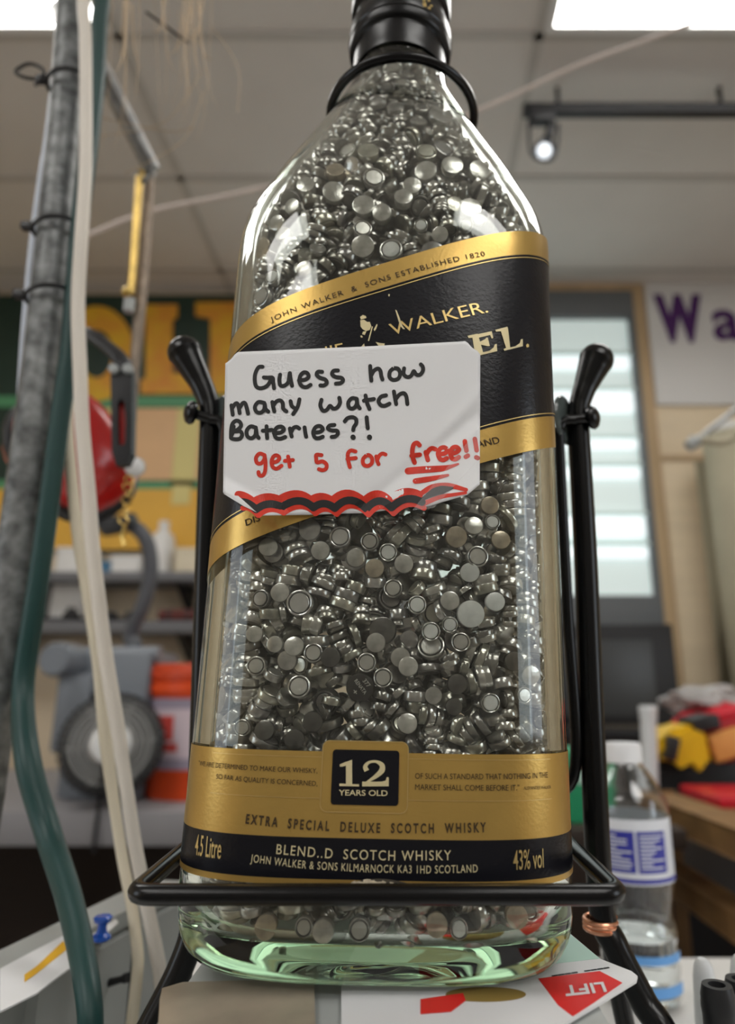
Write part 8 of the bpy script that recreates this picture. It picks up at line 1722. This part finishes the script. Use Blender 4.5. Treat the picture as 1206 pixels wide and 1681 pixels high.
(-108,-64,4208,35,-102,4),(26,-128,4268,194,282,3),(148,-9,4253,156,-6,5),(-55,-141,4267,143,120,4),(105,76,4258,271,-178,3),(-126,-31,4272,222,-78,3),
(-113,-70,4265,213,-97,2),(78,-114,4214,230,-273,0),(88,-93,4208,15,-102,1),(86,-104,4229,38,-132,1),(89,-97,4246,30,-78,1),(102,68,4222,43,136,5),
(127,-91,4258,152,252,0),(64,-122,4281,297,16,0),]

# ------------------------------------------------------------------ button cells
KIND = [(6.8, 2.6), (6.8, 2.1), (7.9, 2.6), (7.9, 3.6), (9.5, 2.7), (9.5, 3.6), (5.8, 2.1), (11.6, 3.0), (11.6, 2.1)]
def can_profile(D, H):
    r, h = D/2000, H/1000; e = min(.00035, h*.15)
    return [(0, -h/2), (r-e*1.3, -h/2), (r-e*.35, -h/2+e*.25), (r, -h/2+e), (r, h/2-e*1.5), (r-e*.4, h/2-e*.6), (r*.90, h/2-e*.35), (r*.83, h/2-e*.8), (r*.79, h/2-e*2.2)]
def cap_profile(D, H):
    r, h = D/2000, H/1000; e = min(.00035, h*.15)
    return [(r*.74, h/2-e*2.2), (r*.73, h/2-e*.5), (r*.69, h/2), (r*.4, h/2+.00004), (0, h/2+.00004)]
def gask_profile(D, H):
    r, h = D/2000, H/1000; e = min(.00035, h*.15); return [(r*.80, h/2-e*2.0), (r*.72, h/2-e*2.0)]
def meshed(name, prof, m, seg=28):
    bm = NB(); lathe(bm, prof, None, seg, cap=False); o = obj(name, bm, m); me = o.data; bpy.data.objects.remove(o); return me
KM, KW = {}, {}
for k, (D, H) in enumerate(KIND): KM[k] = (meshed('can', can_profile(D, H), M_can), meshed('cap', cap_profile(D, H), M_capm), meshed('gasket', gask_profile(D, H), M_gask))
for k, (D, H) in enumerate(KIND): KW[k] = (meshed('bright_can', can_profile(D, H), M_brightc), meshed('white_cap', cap_profile(D, H), M_capw))
def cellmat(row):
    x, y, z, th, ph = row[0]/1e4, row[1]/1e4, row[2]/1e4, row[3]/100, row[4]/100
    ax = Vector((math.sin(th)*math.cos(ph), math.sin(th)*math.sin(ph), math.cos(th)))
    M = MB @ frame((x, y, z), ax); return M, (MB.to_3x3() @ ax), MB @ Vector((x, y, z))
def pix(p):
    c_, s_ = math.cos(PITCH), math.sin(PITCH); z = p.z-CZ; d = p.y*c_+z*s_
    return PX+F*p.x/d, PY-F*(-p.y*s_+z*c_)/d
TONE = {'F': (.78, .755, .71), 'T': (.72, .62, .49), 'B': (.88, .88, .86), 'D': (.20, .192, .18), 'E': (.11, .105, .10), 'C': (.66, .635, .595), 'W': (.62, .60, .565)}
NAMES = {'F': 'grey', 'T': 'tan-tinged', 'B': 'bright silver', 'D': 'dark', 'E': 'dark stamped', 'C': 'ring-faced', 'W': 'white-capped'}
ORD = 'first second third fourth fifth sixth seventh eighth ninth tenth eleventh twelfth thirteenth fourteenth fifteenth sixteenth seventeenth eighteenth nineteenth twentieth'.split()
def ordn(i): return ORD[i] if i < 20 else 'twenty-'+ORD[i-20] if i < 29 else 'thirty-'+ORD[i-30] if i > 29 else 'thirtieth'
cells = []
for row in IND:
    M, ax, p = cellmat(row); px, py = pix(p); k, ty = row[5], row[6]
    f = ax.dot((Vector((0, 0, CZ))-p).normalized())
    view = 'cap face out' if f > .72 else 'flat face out' if f < -.72 else 'tilted' if abs(f) > .38 else 'edge-on'
    s, z = float(np.interp((MBI @ p).x, LX, LL)), (MBI @ p).z
    reg = 'neck' if z > uT(s)-.004 else 'base' if z < .036 else 'belly'
    cells.append(dict(M=M, px=px, py=py, k=k, ty=ty, view=view, reg=reg, row=row))
rc_ = random.Random(9)
REG = {'neck': ('row %s over upper label', -1), 'belly': ('row %s over lower label', -1), 'base': ('row %s from bottle floor', -1)}
for reg in REG:
    L_ = [c for c in cells if c['reg'] == reg]
    # rows follow the labels: measured upwards along the glass
    L_.sort(key=lambda c: -c['py']); rows = []; step = 30
    y0 = max(c['py'] for c in L_)
    for c in L_: c['r'] = int((y0-c['py'])/step)
    used = sorted(set(c['r'] for c in L_))
    for i, r in enumerate(used):
        R_ = sorted((c for c in L_ if c['r'] == r), key=lambda c: c['px'])
        for j, c in enumerate(R_): c['lab'] = '%s from left, %s' % (ordn(j), REG[reg][0] % ordn(i))
GRP = {'neck': 'button cells in the shoulder of the bottle', 'belly': 'button cells in the middle of the bottle', 'base': 'button cells at the foot of the bottle'}
for c in cells:
    D, H = KIND[c['k']]; ty = c['ty']
    if ty == 'N': g = rc_.choice((.42, .5, .6, .68, .76)); col = (g, g*.965, g*rc_.choice((.84, .90, .94))); nm = 'dull grey' if g < .55 else 'shiny grey'
    else: col = TONE[ty]; nm = NAMES[ty]
    size = 'small ' if D < 7 else 'big ' if D > 10 else ''
    can = bpy.data.objects.new('button_cell', (KW if ty == 'B' else KM)[c['k']][0]); C.objects.link(can); can.matrix_world = c['M']; can.color = (*col, 1)
    tag(can, '%s%s button cell, %s, %s' % (size, nm, c['view'], c['lab']), 'battery', GRP[c['reg']])
    ccol = (.92, .91, .88) if ty == 'W' else col
    for nm2, me, cc_ in (('cap', (KW if ty == 'W' else KM)[c['k']][1], ccol), ('gasket', KM[c['k']][2], col)):
        ch = bpy.data.objects.new(nm2, me); C.objects.link(ch); ch.parent = can; ch.color = (*cc_, 1)
    if ty == 'E':
        # stamped figures on the flat face
        bm = NB(); r = D/2000; Fm = c['M']; n_ = (Fm.to_3x3() @ Vector((0, 0, -1))).normalized(); o_ = Fm @ Vector((0, 0, -H/2000-.00004))
        ux = Vector((1, 0, 0)); ux = (ux-n_*ux.dot(n_)).normalized(); uy = n_.cross(ux)
        if uy.z < 0: uy = -uy
        ca, sa = math.cos(-.9), math.sin(-.9); ex, ey = ux*ca+uy*sa, -ux*sa+uy*ca
        for txt, u0, v0, w_, h_ in (('377', -.25, .42, .60, .30), ('RENATA', -.62, -.05, 1.2, .26), ('+', -.14, -.62, .34, .34)):
            v, f = letters(txt, .015); W = v[:, 0].max(); vv = [bm.verts.new(o_+ex*(u0*r+x/W*w_*r)+ey*(v0*r+y*h_*r)) for x, y in v]
            for q in f:
                try: bm.faces.new([vv[i] for i in q])
                except ValueError: pass
        st = obj('stamp', bm, M_stamp, None, smooth='flat'); st.parent = can; st.matrix_parent_inverse = can.matrix_world.inverted()
# the rest of the pile, beyond the 300 that show largest: one object
V, Fc = [], []
def addcell(M, prof, seg):
    n0 = len(V); cs = [(math.cos(2*PI*k/seg), math.sin(2*PI*k/seg)) for k in range(seg)]; idx = []
    for r, z in prof:
        if r == 0: idx.append([len(V)]); V.append(tuple(M @ Vector((0, 0, z))))
        else:
            idx.append(list(range(len(V), len(V)+seg)))
            for c_, s_ in cs: V.append(tuple(M @ Vector((r*c_, r*s_, z))))
    for a, b in zip(idx, idx[1:]):
        for k in range(seg):
            k2 = (k+1) % seg; q = [a[k % len(a)], a[k2 % len(a)], b[k2 % len(b)], b[k % len(b)]]; q = list(dict.fromkeys(q)); Fc.append(tuple(q))
full = {k: can_profile(D, H) + cap_profile(D, H) for k, (D, H) in enumerate(KIND)}
for row in REST: addcell(cellmat(row)[0], full[row[5]], 18)
rr = np.random.default_rng(12)
def inb(p, inset):
    sx, sy, n = np.interp(p[2], PA[:, 0], PA[:, 1]), np.interp(p[2], PA[:, 0], PA[:, 2]), np.interp(p[2], PA[:, 0], PA[:, 3])
    a, b = max(BA*sx-inset, 1e-3), max(BB*sy-inset, 1e-3); return abs(p[0]/a)**n+abs(p[1]/b)**n
N_ = 0
while N_ < 2600:
    p = (rr.uniform(-.062, .062), rr.uniform(-.045, .03), rr.uniform(.017, .39))
    top = max(0, p[2]-.26)
    i0, i1 = .0165-.35*min(top, .012), .026
    if p[2] > .372: i0 = .0105
    if inb(p, i0) < 1 and (inb((p[0], p[1], min(p[2]+.012, .44)), i1) > 1 or p[1] > .02 or p[2] > .372):
        k = int(rr.integers(0, 6)); D, H = KIND[k]; ax = Vector(rr.normal(size=3)*np.array((.6, .6, 1.2)))
        addcell(MB @ frame(p, ax), [(0, -H/2000), (D/2000*.95, -H/2000), (D/2000, -H/2300), (D/2000, H/2300), (D/2000*.95, H/2000), (0, H/2000)], 12); N_ += 1
me = bpy.data.meshes.new('button_cell_pile'); me.from_pydata(V, [], Fc); me.update()
o = obj('button_cell_pile', me, M_pile); tag(o, 'packed mass of smaller or hidden button cells filling the bottle', 'batteries', None, 'stuff')

# ------------------------------------------------------------------ origins: put each one-mesh thing's origin at its foot
for o in list(C.objects):
    if o.type == 'MESH' and o.parent is None and o.name.split('.')[0] not in ('button_cell',) and len(o.data.vertices) and not o.children and o.data.users == 1 and o.location.length < 1e-9:
        co = np.empty(len(o.data.vertices)*3); o.data.vertices.foreach_get('co', co); co = co.reshape(-1, 3)
        c_ = Vector(((co[:, 0].min()+co[:, 0].max())/2, (co[:, 1].min()+co[:, 1].max())/2, co[:, 2].min()))
        o.data.transform(Matrix.Translation(-c_)); o.location = c_
